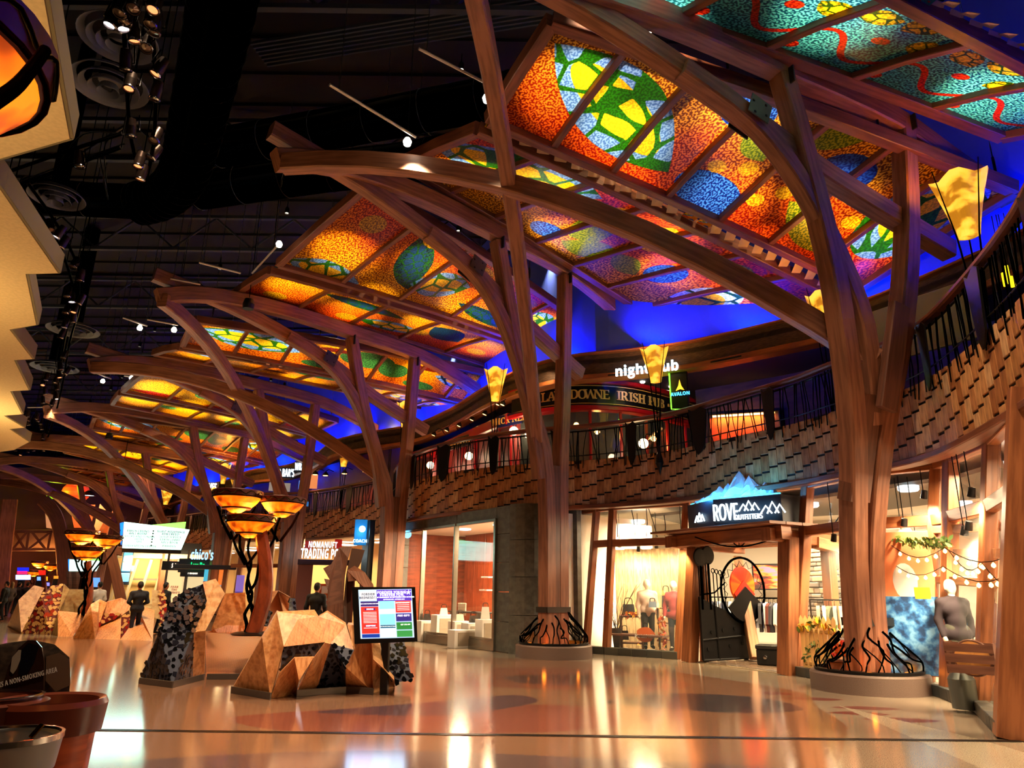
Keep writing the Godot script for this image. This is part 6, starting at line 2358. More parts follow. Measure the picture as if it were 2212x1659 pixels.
	if ft.basis.z.dot(-B) < 0:
		ft = facing((B + C) / 2 + Vector3(0, h0 + 0.3, 0), -fx.cross(Vector3.UP))
	var wf := (C - B).length()
	letters("ROVE", 0.38, 0.05, M.white_glow, sg, ft.translated_local(Vector3(-wf * 0.31, 0, 0.04)), false, false, 0.5)
	letters("OUTFITTERS", 0.11, 0.04, M.white_glow, sg, ft.translated_local(Vector3(0.05, -0.13, 0.04)), false, false, 0.8)
	for q: Array in [[0.06, 0.1, 0.95], [wf * 0.37, 0.02, 1.1]]:
		sg_peaks(sg, ft.translated_local(Vector3(q[0], q[1], 0.04)), q[2])
	var lx := (B - A).normalized()
	var lt := facing((A + B) / 2 + Vector3(0, h0 + 0.3, 0), lx.cross(Vector3.UP))
	if lt.basis.z.dot(-A) < 0:
		lt = facing((A + B) / 2 + Vector3(0, h0 + 0.3, 0), -lx.cross(Vector3.UP))
	sg_peaks(sg, lt.translated_local(Vector3(0, -0.05, 0.04)), 0.9)
	area(sg, ft * Vector3(0, 0, 0.16), ft.basis * Vector3(0, 0, -1), Color(0.4, 0.8, 1.0), 0.25, wf * 0.8, 0.4)
	# the small rocky range on top, lit blue from its foot
	var mt := thing("model_mountain", "small white rocky mountain range lit blue, standing on the shop sign box", "model mountain", (A + C) / 2 + Vector3(0, h0 + 0.62, 0))
	var rr := RandomNumberGenerator.new()
	rr.seed = 3
	var m_rock := paint(Color(0.8, 0.84, 0.9), 0.8)
	for q: Array in [[-0.62, 0.22, 0.26], [-0.42, 0.36, 0.26], [-0.2, 0.42, 0.22], [0.1, 0.68, 0.34], [0.34, 0.55, 0.3], [0.56, 0.32, 0.24], [0.72, 0.36, 0.2], [0.9, 0.2, 0.2], [-0.85, 0.12, 0.2]]:
		var c: Vector3 = (A + C) / 2 + fx * q[0] + Vector3(0, h0 + 0.62, 0) + back * 0.2
		g = Geo.new()
		var rings := []
		for k in 6:
			var s := k / 5.0
			var rg := []
			for j in 14:
				var w := TAU * j / 14
				var rad: float = q[2] * pow(1.0 - s, 0.8) * rr.randf_range(0.75, 1.25) + 0.01
				rg.append(c + (fx * cos(w) + back * sin(w)) * rad + Vector3(0, q[1] * s + (rr.randf_range(-0.03, 0.03) if k else 0.0), 0))
			rings.append(rg)
		for k in 5:
			for j in 14:
				var j2 := (j + 1) % 14
				g.tri(rings[k][j], rings[k + 1][j2], rings[k][j2])
				g.tri(rings[k][j], rings[k + 1][j], rings[k + 1][j2])
		part("peak", g, m_rock, mt)
	for q: Array in [[-0.5], [0.0], [0.5], [0.9]]:
		var p: Vector3 = (A + C) / 2 + fx * q[0] + Vector3(0, h0 + 0.7, 0) - back * 0.3
		omni(mt, p, Color(0.25, 0.7, 1.0), 0.55, 0.05)
	g = Geo.new()
	g.beam([A + Vector3(0, h0 + 0.64, 0) + fx * 0.1, B + Vector3(0, h0 + 0.64, 0), C + Vector3(0, h0 + 0.64, 0)], 0.04, 0.03)
	part("glow_strip", g, M.cyan_glow, mt)

	# the black gate, swung open
	var hinge := at_range(1512, 1418, 18.6)
	hinge.y = 0.02
	var gx := Vector3(0.853, 0, -0.522)
	var gz := gx.cross(Vector3.UP)
	var T := Transform3D(Basis(gx, Vector3.UP, gz), hinge)
	var gate := thing("metal_gate", "black sheet-metal gate with rods, paddles and an orange sun disc, standing open in the doorway", "gate", hinge)
	g = Geo.new()
	g.prism(PackedVector2Array([Vector2(0.05, 0.05), Vector2(1.95, 0.05), Vector2(1.88, 0.95), Vector2(1.2, 1.1), Vector2(0.55, 1.3), Vector2(0.05, 1.5)]), 0.05, T)
	part("panel", g, paint(Color(0.045, 0.045, 0.05), 0.4, 0.3), gate)
	g = Geo.new()
	for q: Array in [[0.05, 0.05, 1.95, 0.05], [0.05, 0.5, 1.92, 0.6], [0.6, 0.05, 0.55, 1.3], [0.05, 0.05, 0.05, 1.5], [1.95, 0.05, 1.88, 0.95]]:
		g.beam([T * Vector3(q[0], q[1], 0.06), T * Vector3(q[2], q[3], 0.06)], 0.05, 0.05)
	part("strap", g, M.black_metal, gate)
	g = Geo.new()
	for q: Array in [[0.4, 0.68], [0.8, 0.72], [1.2, 0.76], [1.65, 0.82], [0.25, 0.3], [1.0, 0.36], [1.45, 0.4]]:
		g.lathe([Vector2(0.05, 0), Vector2(0.05, 0.02), Vector2(0, 0.02)], 12, T * tip(Vector3(q[0], q[1], 0.05)))
	part("stud", g, M.bolt, gate)
	g = Geo.new()
	for i in 14:
		var x := 0.1 + i * 0.125
		var top := 2.15 - 0.02 * i + (0.25 if i < 4 else 0.0)
		if x > 1.0 and x < 2.3:
			continue
		g.tube([T * Vector3(x, 1.0, 0.02), T * Vector3(x, top, 0.02)], 0.014, 5)
		g.tube(ring(T.translated_local(Vector3(x, top + 0.06, 0.02)), 0.055, 10), 0.012, 4)
	g.tube([T * Vector3(0.1, 1.55, 0.03), T * Vector3(0.6, 1.6, 0.03), T * Vector3(1.0, 1.85, 0.03)], 0.02, 5)
	part("rod", g, M.black_metal, gate)
	for q: Array in [[0.14, 2.44], [0.42, 2.5]]:
		g = Geo.new()
		g.lathe([Vector2(0, -0.025), Vector2(0.2, -0.02), Vector2(0.23, 0), Vector2(0.2, 0.02), Vector2(0, 0.025)], 22, T * tip(Vector3(q[0], q[1], 0.05)))
		g.tube([T * Vector3(q[0], q[1] - 0.2, 0.05), T * Vector3(q[0], 1.2, 0.05)], 0.03, 6)
		part("paddle", g, M.black_metal, gate)
	var hub := Vector3(1.62, 1.68, 0.05)
	g = Geo.new()
	g.tube(ring(T.translated_local(hub), 0.8, 40), 0.032, 7)
	part("hoop", g, paint(Color(0.2, 0.19, 0.17), 0.4, 0.6), gate)
	g = Geo.new()
	g.lathe([Vector2(0, -0.03), Vector2(0.44, -0.025), Vector2(0.47, 0), Vector2(0.44, 0.025), Vector2(0, 0.03)], 36, T * tip(hub + Vector3(0, 0.12, -0.02)))
	part("sun_disc", g, paint(Color(1.0, 0.55, 0.16), 0.5, 0.0, noise_tex(0.012, [Color(0.9, 0.3, 0.12), Color(1, 0.75, 0.5), Color(1, 1, 0.9)], [0.3, 0.5, 0.7], FastNoiseLite.TYPE_SIMPLEX, 3, 256, 50), Vector3(1, 1, 1)), gate, "orange sun disc")
	g = Geo.new()
	g.prism(PackedVector2Array([Vector2(-0.38, -0.12), Vector2(0, 0.22), Vector2(0.38, -0.12), Vector2(0.3, -0.2), Vector2(0, 0.06), Vector2(-0.3, -0.2)]), 0.03, T.translated_local(hub + Vector3(0, 0.02, 0.02)))
	part("ember_chevron", g, paint(Color(0.85, 0.16, 0.08), 0.5), gate, "red chevron across the sun")
	var sec := PackedVector2Array([Vector2(0, 0.08)])
	for i in 15:
		var w := deg_to_rad(212.0 + 116.0 * i / 14.0)
		sec.append(Vector2(cos(w), sin(w)) * 0.78)
	g = Geo.new()
	g.prism(sec, 0.04, T.translated_local(hub + Vector3(0, 0, 0.05)))
	part("wedge_plate", g, paint(Color(0.05, 0.05, 0.055), 0.4, 0.3), gate)
	g = Geo.new()
	var zz := []
	for i in 22:
		var w := deg_to_rad(-20.0 + 220.0 * i / 21.0)
		zz.append(T * (hub + Vector3(cos(w), sin(w), 0) * (0.72 if i % 2 else 0.58)))
	g.tube(zz, 0.009, 4)
	part("zigzag_wire", g, M.black_metal, gate)
	for x: float in [0.2, 1.6]:
		g = Geo.new()
		g.lathe([Vector2(0, -0.03), Vector2(0.06, -0.03), Vector2(0.06, 0.03), Vector2(0, 0.03)], 12, T * tip(Vector3(x, 0.04, 0.0)))
		part("wheel", g, M.black_metal, gate)
	# leaning timber strut behind the gate
	g = Geo.new()
	g.beam([at_range(1632, 1422, 19.4), at_range(1592, 1205, 20.3)], 0.24, 0.24, Vector3.UP, 0.015)
	solo("timber_strut", g, M.timber_pale, "slanting timber strut standing behind the orange sun disc", "timber strut")


func sg_peaks(sg: Node3D, t: Transform3D, k: float) -> void:
	var g := Geo.new()
	for q: Array in [[-0.24, -0.1, -0.12, 0.06, 0.0, -0.1], [-0.1, -0.1, 0.02, 0.13, 0.14, -0.1], [0.06, -0.1, 0.17, 0.07, 0.27, -0.1]]:
		g.beam([t * (Vector3(q[0], q[1], 0) * k), t * (Vector3(q[2], q[3], 0) * k), t * (Vector3(q[4], q[5], 0) * k)], 0.03, 0.03, t.basis.z, 0.003)
	part("peaks_logo", g, M.white_glow, sg)


func leather_shop() -> void:
	# grey stone box with three tall windows
	var F := [on_y(1113, 1413), on_y(1068, 1407), on_y(978, 1395), on_y(906, 1385), on_y(846, 1377), on_y(806, 1372)]
	var o := thing("stone_shop_front", "grey stone front of the leather shop with three tall chrome-framed windows", "shop front", F[2])
	var nrm := ((F[0] - F[5]) as Vector3).normalized().cross(Vector3.UP)
	if nrm.z < 0:
		nrm = -nrm
	var blockm := func(a: Vector3, b: Vector3, lo: float, hi: float, deep: float, rows: int) -> void:
		var d := (b - a).normalized()
		var t := Basis(d, Vector3.UP, d.cross(Vector3.UP))
		for i in rows:
			var g := Geo.new()
			var h := (hi - lo) / rows
			g.box(Transform3D(t, (a + b) / 2 + Vector3(0, lo + h * (i + 0.5), 0) - nrm * deep / 2), Vector3((b - a).length() * 0.995, h - 0.012, deep), 0.008)
			part("stone_block", g, M.stone_grey, o)
	blockm.call(F[1], F[0], 0.0, 3.95, 0.5, 5)
	blockm.call(F[5], F[4], 0.0, 3.95, 0.5, 5)
	for i in range(1, 4):
		blockm.call(F[i + 1], F[i], 3.62, 3.95, 0.5, 1)
	# rounded end that turns into the gap beside the second tree
	var rd := []
	var c: Vector3 = F[0] + Vector3(0.35, 0, -0.42)
	for i in 7:
		var w := lerpf(2.6, 0.1, i / 6.0)
		rd.append(c + Vector3(cos(w) * 0.5, 0, sin(w) * 0.5))
	rd.append(Vector3(1.0, 0, -20.9))
	rd.append(Vector3(1.6, 0, -21.6))
	for i in 4:
		var g := Geo.new()
		g.wall(rd, 0.99 * i, 0.99 * i + 0.975, 0.15)
		part("stone_block", g, M.stone_grey, o)
	var mets := paint(Color(0.62, 0.6, 0.56), 0.25, 0.85)
	for i in range(1, 5):
		var g := Geo.new()
		var w := 0.07 if i in [2, 3] else 0.1
		g.beam([F[i] + Vector3(0, 0.02, 0), F[i] + Vector3(0, 3.62, 0)], w, 0.16, nrm, 0.008)
		part("window_frame", g, mets, o)
	for i in range(1, 4):
		for h: Array in [[3.58, 0.08], [0.3, 0.06]]:
			var g := Geo.new()
			g.beam([F[i] + Vector3(0, h[0], 0), F[i + 1] + Vector3(0, h[0], 0)], 0.1, h[1], Vector3.UP, 0.006)
			part("window_frame", g, mets, o)
		var g := Geo.new()
		g.beam([F[i] + Vector3(0, 0.13, 0), F[i + 1] + Vector3(0, 0.13, 0)], 0.14, 0.26, Vector3.UP, 0.006)
		part("sill", g, mets, o)
		g = Geo.new()
		g.quad(F[i + 1] + Vector3(0, 0.32, 0), F[i] + Vector3(0, 0.32, 0), F[i] + Vector3(0, 3.55, 0), F[i + 1] + Vector3(0, 3.55, 0))
		part("pane", g, M.pane, o)
	# inside
	var back := -nrm
	var g := Geo.new()
	g.slab([F[0] + back * 0.4, F[5] + back * 0.4, F[5] + back * 5.0, F[0] + back * 5.0], 3.7, 3.8)
	struct("ceiling_leather_shop", g, M.plaster)
	var redwood := paint(Color(0.56, 0.25, 0.13), 0.35, 0.0, M.grain, Vector3(0.3, 1.6, 1))
	var bx: Vector3 = ((F[1] - F[4]) as Vector3).normalized()
	for i in 9:
		g = Geo.new()
		var a: Vector3 = F[4] + back * 3.4 - bx * 0.8 + bx * i * 0.75
		var col: Material = redwood
		if i == 7:
			col = paint(Color(0.78, 0.48, 0.2), 0.4)
		elif i == 6:
			col = paint(Color(0.68, 0.62, 0.54), 0.6)
		var dz := 0.35 if i >= 6 else 0.0
		g.box(Transform3D(Basis(bx, Vector3.UP, bx.cross(Vector3.UP)), a + bx * 0.37 + Vector3(0, 1.5 if i >= 6 else 1.85, 0) + back * dz), Vector3(0.74, 3.0 if i >= 6 else 3.7, 0.08), 0.008)
		part("wall_panel", g, col, o)
	g = Geo.new()
	g.wall([F[5] + back * 5.2, F[0] + back * 5.2], 0.0, 3.8, -0.1)
	struct("wall_leather_back", g, M.plaster)
	g = Geo.new()
	g.wall([F[0] + back * 0.5, F[0] + back * 5.2], 0.0, 3.8, 0.1)
	struct("wall_leather_right", g, M.plaster)
	g = Geo.new()
	g.wall([F[5] + back * 0.5, F[5] + back * 5.2], 0.0, 3.8, -0.1)
	struct("wall_leather_left", g, redwood)
	for q: Array in [[2, 1.5, 0.2], [2, 3.0, -0.8], [3, 1.6, 0.0], [1, 2.4, 0.3], [1, 4.0, -0.5]]:
		var p: Vector3 = F[q[0]] + back * q[1] + bx * q[2] + Vector3(0, 3.66, 0)
		var l := thing("shop_downlight", "square recessed white ceiling light in the leather shop", "ceiling light", p, "ceiling lights of the leather shop")
		g = Geo.new()
		g.cube(p, Vector3(0.34, 0.04, 0.34), 0.5, 0.01)
		part("diffuser", g, M.white_glow, l)
		area(l, p + Vector3(0, -0.05, 0), Vector3.DOWN, Color(1.0, 0.86, 0.68), 45.0, 0.5, 0.5)
	# white plinths with bags
	var names := ["left of the first mullion", "behind the first mullion", "left part of the right window", "middle of the right window", "right end of the right window", "front, under the right window"]
	var k := 0
	for q: Array in [[922, 1345, 24.6, 0.62, 0.65], [958, 1338, 24.0, 0.7, 0.85], [993, 1348, 22.9, 0.6, 0.7], [1022, 1352, 22.3, 0.6, 0.68], [1048, 1345, 21.9, 0.45, 0.8], [1000, 1372, 22.0, 0.8, 0.5]]:
		var p := at_range(q[0], q[1], q[2])
		p.y = 0
		var pl := thing("display_plinth", "white display plinth in the leather shop window, " + names[k], "plinth", p, "plinths of the leather shop")
		g = Geo.new()
		g.block(p, Vector3(q[3], q[4], 0.4), 0.6, 0.008)
		part("body", g, M.white_cloth, pl)
		g = Geo.new()
		var tt := Transform3D(Basis(Vector3.UP, 0.6), p)
		g.box(tt * at_(Vector3(0, q[4] * 0.5, 0.2)), Vector3(q[3] * 0.7, q[4] * 0.75, 0.02), 0.004)
		part("front_panel", g, paint(Color(0.6, 0.55, 0.48), 0.5), pl)
		if k < 5:
			var cols: Array = [[Color(0.05, 0.04, 0.04), "small black"], [Color(0.86, 0.84, 0.8), "white"], [Color(0.84, 0.82, 0.78), "cream"], [Color(0.08, 0.07, 0.06), "black"], [Color(0.9, 0.9, 0.88), "white backpack-shaped"]][k]
			var top := p + Vector3(0, q[4] + 0.005, 0)
			var bag := thing("leather_bag", "%s leather bag on the white plinth %s" % [cols[1], names[k]], "bag", top, "bags in the leather shop window")
			var t := Transform3D(Basis(Vector3.UP, 0.2), top)
			var w := 0.26
			var h := 0.2 if k != 4 else 0.34
			g = Geo.new()
			g.hull([t * Vector3(-w / 2, 0, -0.07), t * Vector3(w / 2, 0, -0.07), t * Vector3(-w / 2, 0, 0.07), t * Vector3(w / 2, 0, 0.07), t * Vector3(-w * 0.38, h, -0.03), t * Vector3(w * 0.38, h, -0.03), t * Vector3(-w * 0.38, h, 0.03), t * Vector3(w * 0.38, h, 0.03)])
			part("body", g, paint(cols[0], 0.4), bag)
			g = Geo.new()
			g.tube(smooth([t * Vector3(-0.08, h, 0), t * Vector3(-0.06, h + 0.1, 0), t * Vector3(0.06, h + 0.1, 0), t * Vector3(0.08, h, 0)], 4), 0.01, 5)
			part("handle", g, paint(cols[0].darkened(0.3), 0.4), bag)
		k += 1
	# dark glass table behind with goods and a framed panel
	var p := at_range(1015, 1330, 24.6)
	p.y = 0
	o = thing("glass_counter", "long dark counter at the back of the leather shop", "counter", p)
	g = Geo.new()
	var t := Transform3D(Basis(bx, Vector3.UP, bx.cross(Vector3.UP)), p)
	g.box(t * at_(Vector3(0, 0.92, 0)), Vector3(1.9, 0.05, 0.6), 0.01)
	part("top", g, M.black_metal, o)
	for x: float in [-0.85, 0.85]:
		g = Geo.new()
		g.box(t * at_(Vector3(x, 0.45, 0)), Vector3(0.06, 0.9, 0.5))
		part("leg", g, M.black_metal, o)
	p = at_range(998, 1316, 25.2)
	g = Geo.new()
	g.box(facing(p, nrm), Vector3(0.5, 0.4, 0.04), 0.01)
	solo("counter_panel", g, paint(Color(0.8, 0.72, 0.62), 0.6), "small cream panel standing on the dark counter", "panel")
	for q: Array in [[1054, 1247, 24.0], [1050, 1275, 24.0]]:
		p = at_range(q[0], q[1], q[2])
		g = Geo.new()
		g.box(facing(p, nrm), Vector3(0.45, 0.04, 0.25), 0.005)
		solo("wall_shelf", g, M.white_cloth, "short white wall shelf at the right of the leather shop", "shelf", "wall shelves of the leather shop")
	# the projecting sign at the left corner
	var s0 := at_range(797, 1150, reach(F[5]) - 0.1)
	t = facing(s0, Vector3(-0.8, 0, 0.75))
	o = thing("corner_sign", "black corner fin with a blue-white lit panel at the left end of the leather shop", "sign", s0)
	g = Geo.new()
	g.box(Transform3D(Basis(Vector3.UP, 0.5), Vector3(s0.x, 2.1, s0.z)), Vector3(0.22, 4.0, 0.75), 0.02)
	part("fin", g, paint(Color(0.05, 0.06, 0.09), 0.4), o)
	var s1 := at_range(779, 1150, reach(F[5]) - 0.3)
	t = facing(s1, Vector3(-s1.x, 0, -s1.z))
	g = Geo.new()
	g.box(t, Vector3(0.46, 0.95, 0.12), 0.02)
	part("sign_panel", g, glow(Color(0.1, 0.42, 0.62), 0.7), o)
	letters("COACH", 0.11, 0.02, M.white_glow, o, t.translated_local(Vector3(0, -0.32, 0.07)))
	g = Geo.new()
	g.lathe([Vector2(0, 0), Vector2(0.12, 0.01), Vector2(0, 0.02)], 16, t * tip(Vector3(0.05, 0.12, 0.06)))
	part("emblem", g, M.white_glow, o)
	omni(o, t * Vector3(0, 0, 0.4), Color(0.4, 0.8, 1.0), 0.5, 0.15)


# the trading post and the shops beyond, up to the end of the hall
func far_shops() -> void:
	# walls and ceiling of the far shops
	var line := [Vector3(-4.6, 0, -29.4), Vector3(-6.2, 0, -33.6), Vector3(-8.6, 0, -36.4), Vector3(-11.2, 0, -38.4), Vector3(-14.0, 0, -39.4), Vector3(-16.2, 0, -42.0), Vector3(-18.4, 0, -46.0), Vector3(-22.5, 0, -50.5), Vector3(-27, 0, -54), Vector3(-30, 0, -60), Vector3(-36, 0, -70)]
	var back := []
	for p: Vector3 in line:
		back.append(p + Vector3(2.6, 0, -2.6))
	var g := Geo.new()
	g.wall(back, 0.0, 4.1, 0.2)
	struct("wall_far_shops", g, paint(Color(0.9, 0.76, 0.55), 0.8))
	g = Geo.new()
	var plan := line.duplicate()
	for i in range(back.size() - 1, -1, -1):
		plan.append(back[i])
	g.slab(plan, 4.0, 4.1)
	struct("ceiling_far_shops", g, M.plaster)
	for i in line.size() - 1:
		var p: Vector3 = (line[i] + line[i + 1]) / 2 + Vector3(1.2, 3.85, -1.2)
		var o := thing("far_ceiling_light", "flat ceiling light inside the farther shops", "ceiling light", p, "ceiling lights of the farther shops")
		g = Geo.new()
		g.cube(p, Vector3(0.8, 0.05, 0.8), 0.8, 0.01)
		part("diffuser", g, M.white_glow, o)
		area(o, p + Vector3(0, -0.06, 0), Vector3(-0.15, -1, 0.15), Color(1.0, 0.84, 0.6), 30.0, 1.2, 1.2)
	# slanting timber mullions
	var o := thing("slanted_shop_front", "row of slanting timber mullions with glass, left of the trading post", "shop front", on_y(600, 1352))
	for q: Array in [[600, 1352, 628, 1160, 0.28], [622, 1352, 655, 1158, 0.2], [572, 1350, 590, 1165, 0.2], [548, 1350, 566, 1165, 0.2], [500, 1348, 528, 1165, 0.22], [471, 1346, 500, 1165, 0.2]]:
		var b := at_range(q[0], q[1], 36.0 if q[0] > 560 else 38.0)
		b.y = 0
		g = Geo.new()
		g.beam([b, at_range(q[2], q[3], reach(b))], q[4], q[4], Vector3.RIGHT, 0.015)
		part("mullion", g, M.mullion, o)
	for q: Array in [[500, 1222, 640, 1222], [500, 1165, 660, 1160]]:
		g = Geo.new()
		g.beam([at_range(q[0], q[1], 37.6), at_range(q[2], q[3], 35.6)], 0.12, 0.18)
		part("transom", g, M.mullion, o)
	g = Geo.new()
	g.quad(at_range(505, 1340, 37.9), at_range(650, 1340, 36.0), at_range(650, 1165, 36.0), at_range(505, 1165, 37.9))
	part("pane", g, M.pane, o)
	# trading post: mauve portal with a sliding door and two lines of lit letters
	var p := at_range(690, 1330, 31.5)
	p.y = 0
	var t := facing(p, Vector3(-p.x, 0, -p.z))
	o = thing("trading_post_portal", "mauve doorway of the trading post under its glowing lettering", "doorway", p)
	var mauve := paint(Color(0.46, 0.31, 0.32), 0.5)
	g = Geo.new()
	g.box(t * at_(Vector3(-0.72, 1.3, 0)), Vector3(0.6, 2.6, 0.12), 0.01)
	part("side_panel", g, mauve, o)
	g = Geo.new()
	g.box(t * at_(Vector3(0.15, 2.66, 0)), Vector3(2.4, 0.22, 0.2), 0.01)
	part("lintel", g, paint(Color(0.2, 0.17, 0.3), 0.5), o)
	g = Geo.new()
	g.box(t * at_(Vector3(1.2, 1.3, 0)), Vector3(0.25, 2.6, 0.2), 0.01)
	part("jamb", g, mauve, o)
	letters("TRADING POST", 0.4, 0.08, M.white_glow, o, t.translated_local(Vector3(-0.05, 3.0, 0.1)), false, true, 0.46)
	letters("NOMANUFT", 0.24, 0.06, M.white_glow, o, t.translated_local(Vector3(-0.1, 3.37, 0.1)), false, true, 0.62)
	p = at_range(700, 1300, 33.0)
	t = facing(p, -p)
	g = Geo.new()
	g.box(t, Vector3(0.7, 1.5, 0.05), 0.01)
	o = thing("store_poster", "white poster in an orange frame inside the trading post doorway", "poster", p)
	part("frame", g, paint(Color(0.75, 0.35, 0.15), 0.5), o)
	g = Geo.new()
	g.box(t.translated_local(Vector3(0.08, 0, 0.02)), Vector3(0.45, 1.3, 0.03))
	part("print", g, paint(Color(0.9, 0.88, 0.84), 0.5), o)
	for q: Array in [[0.08, 0.25, Color(0.85, 0.4, 0.1)], [0.08, -0.05, Color(0.8, 0.25, 0.15)], [0.1, -0.3, Color(0.35, 0.4, 0.6)]]:
		g = Geo.new()
		g.box(t.translated_local(Vector3(q[0], q[1], 0.04)), Vector3(0.2, 0.2, 0.02), 0.004)
		part("print_figure", g, paint(q[2], 0.5), o)
	for q: Array in [[667, 1175, Color(0.8, 0.1, 0.1)], [731, 1172, Color(0.85, 0.12, 0.1)]]:
		p = at_range(q[0], q[1] + 3, 33.0)
		g = Geo.new()
		g.cube(p, Vector3(0.32, 0.4, 0.06), 0.4, 0.02)
		solo("red_banner", g, paint(q[2], 0.5), "small red hanging sign above the trading post lettering, %s" % ["on the left", "on the right"][int(q[0] > 700)], "sign")
	# shop signs further along
	for q: Array in [[437, 1199, 38.0, "chico's", 0.62, Color(0.55, 0.8, 1.0), "blue-white glowing boutique sign on a dark canopy left of the bowl lamps"], [427, 1222, 40.0, "Lux Bo", 0.42, Color(0.05, 1.0, 0.5), "small green glowing shop sign below the blue-white boutique sign"], [417, 1236, 40.5, "Pandor", 0.28, Color(1.0, 0.95, 0.85), "small white script sign under the green one"], [377, 1222, 44.0, "Sole", 0.3, Color(1.0, 0.92, 0.8), "small white sign over a narrow bright shop doorway"]]:
		p = at_range(q[0], q[1], q[2])
		t = facing(p, -p)
		o = thing("shop_sign", q[6], "sign", p)
		letters(q[3], q[4] * 0.72, 0.08, glow(q[5], 2.2), o, t, false, true, 0.5)
		if q[2] < 39:
			g = Geo.new()
			g.box(t.translated_local(Vector3(0.2, -0.55, -0.3)), Vector3(2.8, 0.2, 1.0), 0.02)
			part("canopy", g, M.sign_grey, o)
		else:
			g = Geo.new()
			g.box(t.translated_local(Vector3(0, 0, -0.12)), Vector3(q[4] * 4.2, q[4] * 1.6, 0.1), 0.02)
			part("backing", g, M.sign_grey, o)
	# narrow bright shop with a poster, and lit pillars
	for q: Array in [[378, 1262, 45.0, 0.9, 2.4, Color(1.0, 0.88, 0.66), "bright narrow shop doorway with a red-lettered poster"], [427, 1270, 42.0, 1.1, 1.6, Color(0.9, 0.85, 0.66), "cream lit shop window beneath the green sign"]]:
		p = at_range(q[0], q[1], q[2])
		t = facing(p, -p)
		o = thing("lit_shop_window", q[6], "window", p)
		g = Geo.new()
		g.box(t, Vector3(q[3], q[4], 0.08), 0.01)
		part("pane", g, glow(q[5], 0.75), o)
		g = Geo.new()
		for x: float in [-0.5, 0.5]:
			g.box(t.translated_local(Vector3(x * (q[3] + 0.1), 0.3, 0.02)), Vector3(0.12, q[4] + 0.8, 0.16), 0.01)
		part("frame", g, paint(Color(0.36, 0.36, 0.4), 0.5), o)
		if q[0] < 400:
			for h: float in [0.15, 0.0, -0.15]:
				letters(["FEAR", "THE", "TURKEY"][int(round(1 - h / 0.15))], 0.12, 0.01, paint(Color(0.6, 0.1, 0.06), 0.5), o, t.translated_local(Vector3(0, h - 0.3, 0.06)))
	for q: Array in [[448, 1250, 40.0, Color(0.3, 0.75, 0.9), Color(0.5, 0.1, 0.3), "blue and maroon glowing banner left of the slanted mullions"], [479, 1258, 39.0, Color(0.95, 0.5, 0.2), Color(0.5, 0.6, 0.7), "orange and grey banner just left of the bowl lamp"], [517, 1272, 37.2, Color(0.5, 0.4, 0.75), Color(0.3, 0.25, 0.6), "tall violet banner behind the twisted metal stems"]]:
		p = at_range(q[0], q[1], q[2])
		t = facing(p, -p)
		o = thing("lit_banner", q[5], "banner", p)
		g = Geo.new()
		g.box(t.translated_local(Vector3(0, 0.25, 0)), Vector3(0.36, 0.75, 0.05), 0.02)
		part("upper_panel", g, glow(q[3], 0.8), o)
		g = Geo.new()
		g.box(t.translated_local(Vector3(0, -0.4, 0)), Vector3(0.36, 0.55, 0.05), 0.02)
		part("lower_panel", g, glow(q[4], 0.7), o)
	# the cream pavilion with slanting white frames, under a dark hipped cap
	p = at_range(330, 1290, 47.0)
	p.y = 0
	t = facing(p, Vector3(-p.x, 0, -p.z))
	o = thing("cream_pavilion", "cream shop front with slanting pale frames under a dark hipped cap", "shop front", p)
	g = Geo.new()
	g.box(t * at_(Vector3(-0.1, 1.6, -0.5)), Vector3(4.2, 3.2, 0.2))
	part("back_wall", g, paint(Color(0.88, 0.78, 0.55), 0.8), o)
	var pale := paint(Color(0.82, 0.78, 0.68), 0.6)
	for x: float in [-1.9, -1.2, -0.5, 0.2, 0.95, 1.75]:
		g = Geo.new()
		g.beam([t * Vector3(x - 0.35, 0, 0.05), t * Vector3(x + 0.15, 3.1, 0.05)], 0.16, 0.16, t.basis.z, 0.01)
		part("slanted_frame", g, pale, o)
	g = Geo.new()
	g.box(t * at_(Vector3(0, 2.0, 0.05)), Vector3(4.2, 0.1, 0.14))
	part("transom", g, paint(Color(0.5, 0.48, 0.45), 0.5), o)
	g = Geo.new()
	g.box(t * at_(Vector3(0.1, 3.3, 0.1)), Vector3(4.4, 0.3, 0.5), 0.02)
	part("cornice", g, pale, o)
	g = Geo.new()
	g.hull([t * Vector3(-0.9, 3.45, 0.4), t * Vector3(2.3, 3.45, 0.4), t * Vector3(-0.9, 3.45, -1.0), t * Vector3(2.3, 3.45, -1.0), t * Vector3(-0.3, 4.1, 0.0), t * Vector3(2.2, 4.1, 0.0), t * Vector3(-0.3, 4.1, -0.8), t * Vector3(2.2, 4.1, -0.8)])
	part("roof_cap", g, paint(Color(0.2, 0.22, 0.25), 0.6), o)
	area(o, t * Vector3(0, 3.0, 1.2), t.basis * Vector3(0, -0.5, -1), Color(1.0, 0.85, 0.6), 22.0, 3.4, 0.6)
	# blue-white tall sign on its left, with three stacked panes
	p = at_range(273, 1225, 46.0)
	t = facing(p, -p)
	o = thing("stacked_sign", "tall pale blue stacked sign left of the cream pavilion", "sign", p)
	for i in 3:
		g = Geo.new()
		g.box(t.translated_local(Vector3(0, 0.55 - i * 0.55, 0)), Vector3(0.44, 0.46, 0.1), 0.02)
		part("sign_panel", g, glow(Color(0.5, 0.85, 1.0), 1.3), o)
	g = Geo.new()
	g.box(t.translated_local(Vector3(0, 0.0, -0.08)), Vector3(0.52, 1.9, 0.08), 0.02)
	part("frame", g, paint(Color(0.3, 0.36, 0.42), 0.5), o)
	p = at_range(284, 1228, 46.5)
	g = Geo.new()
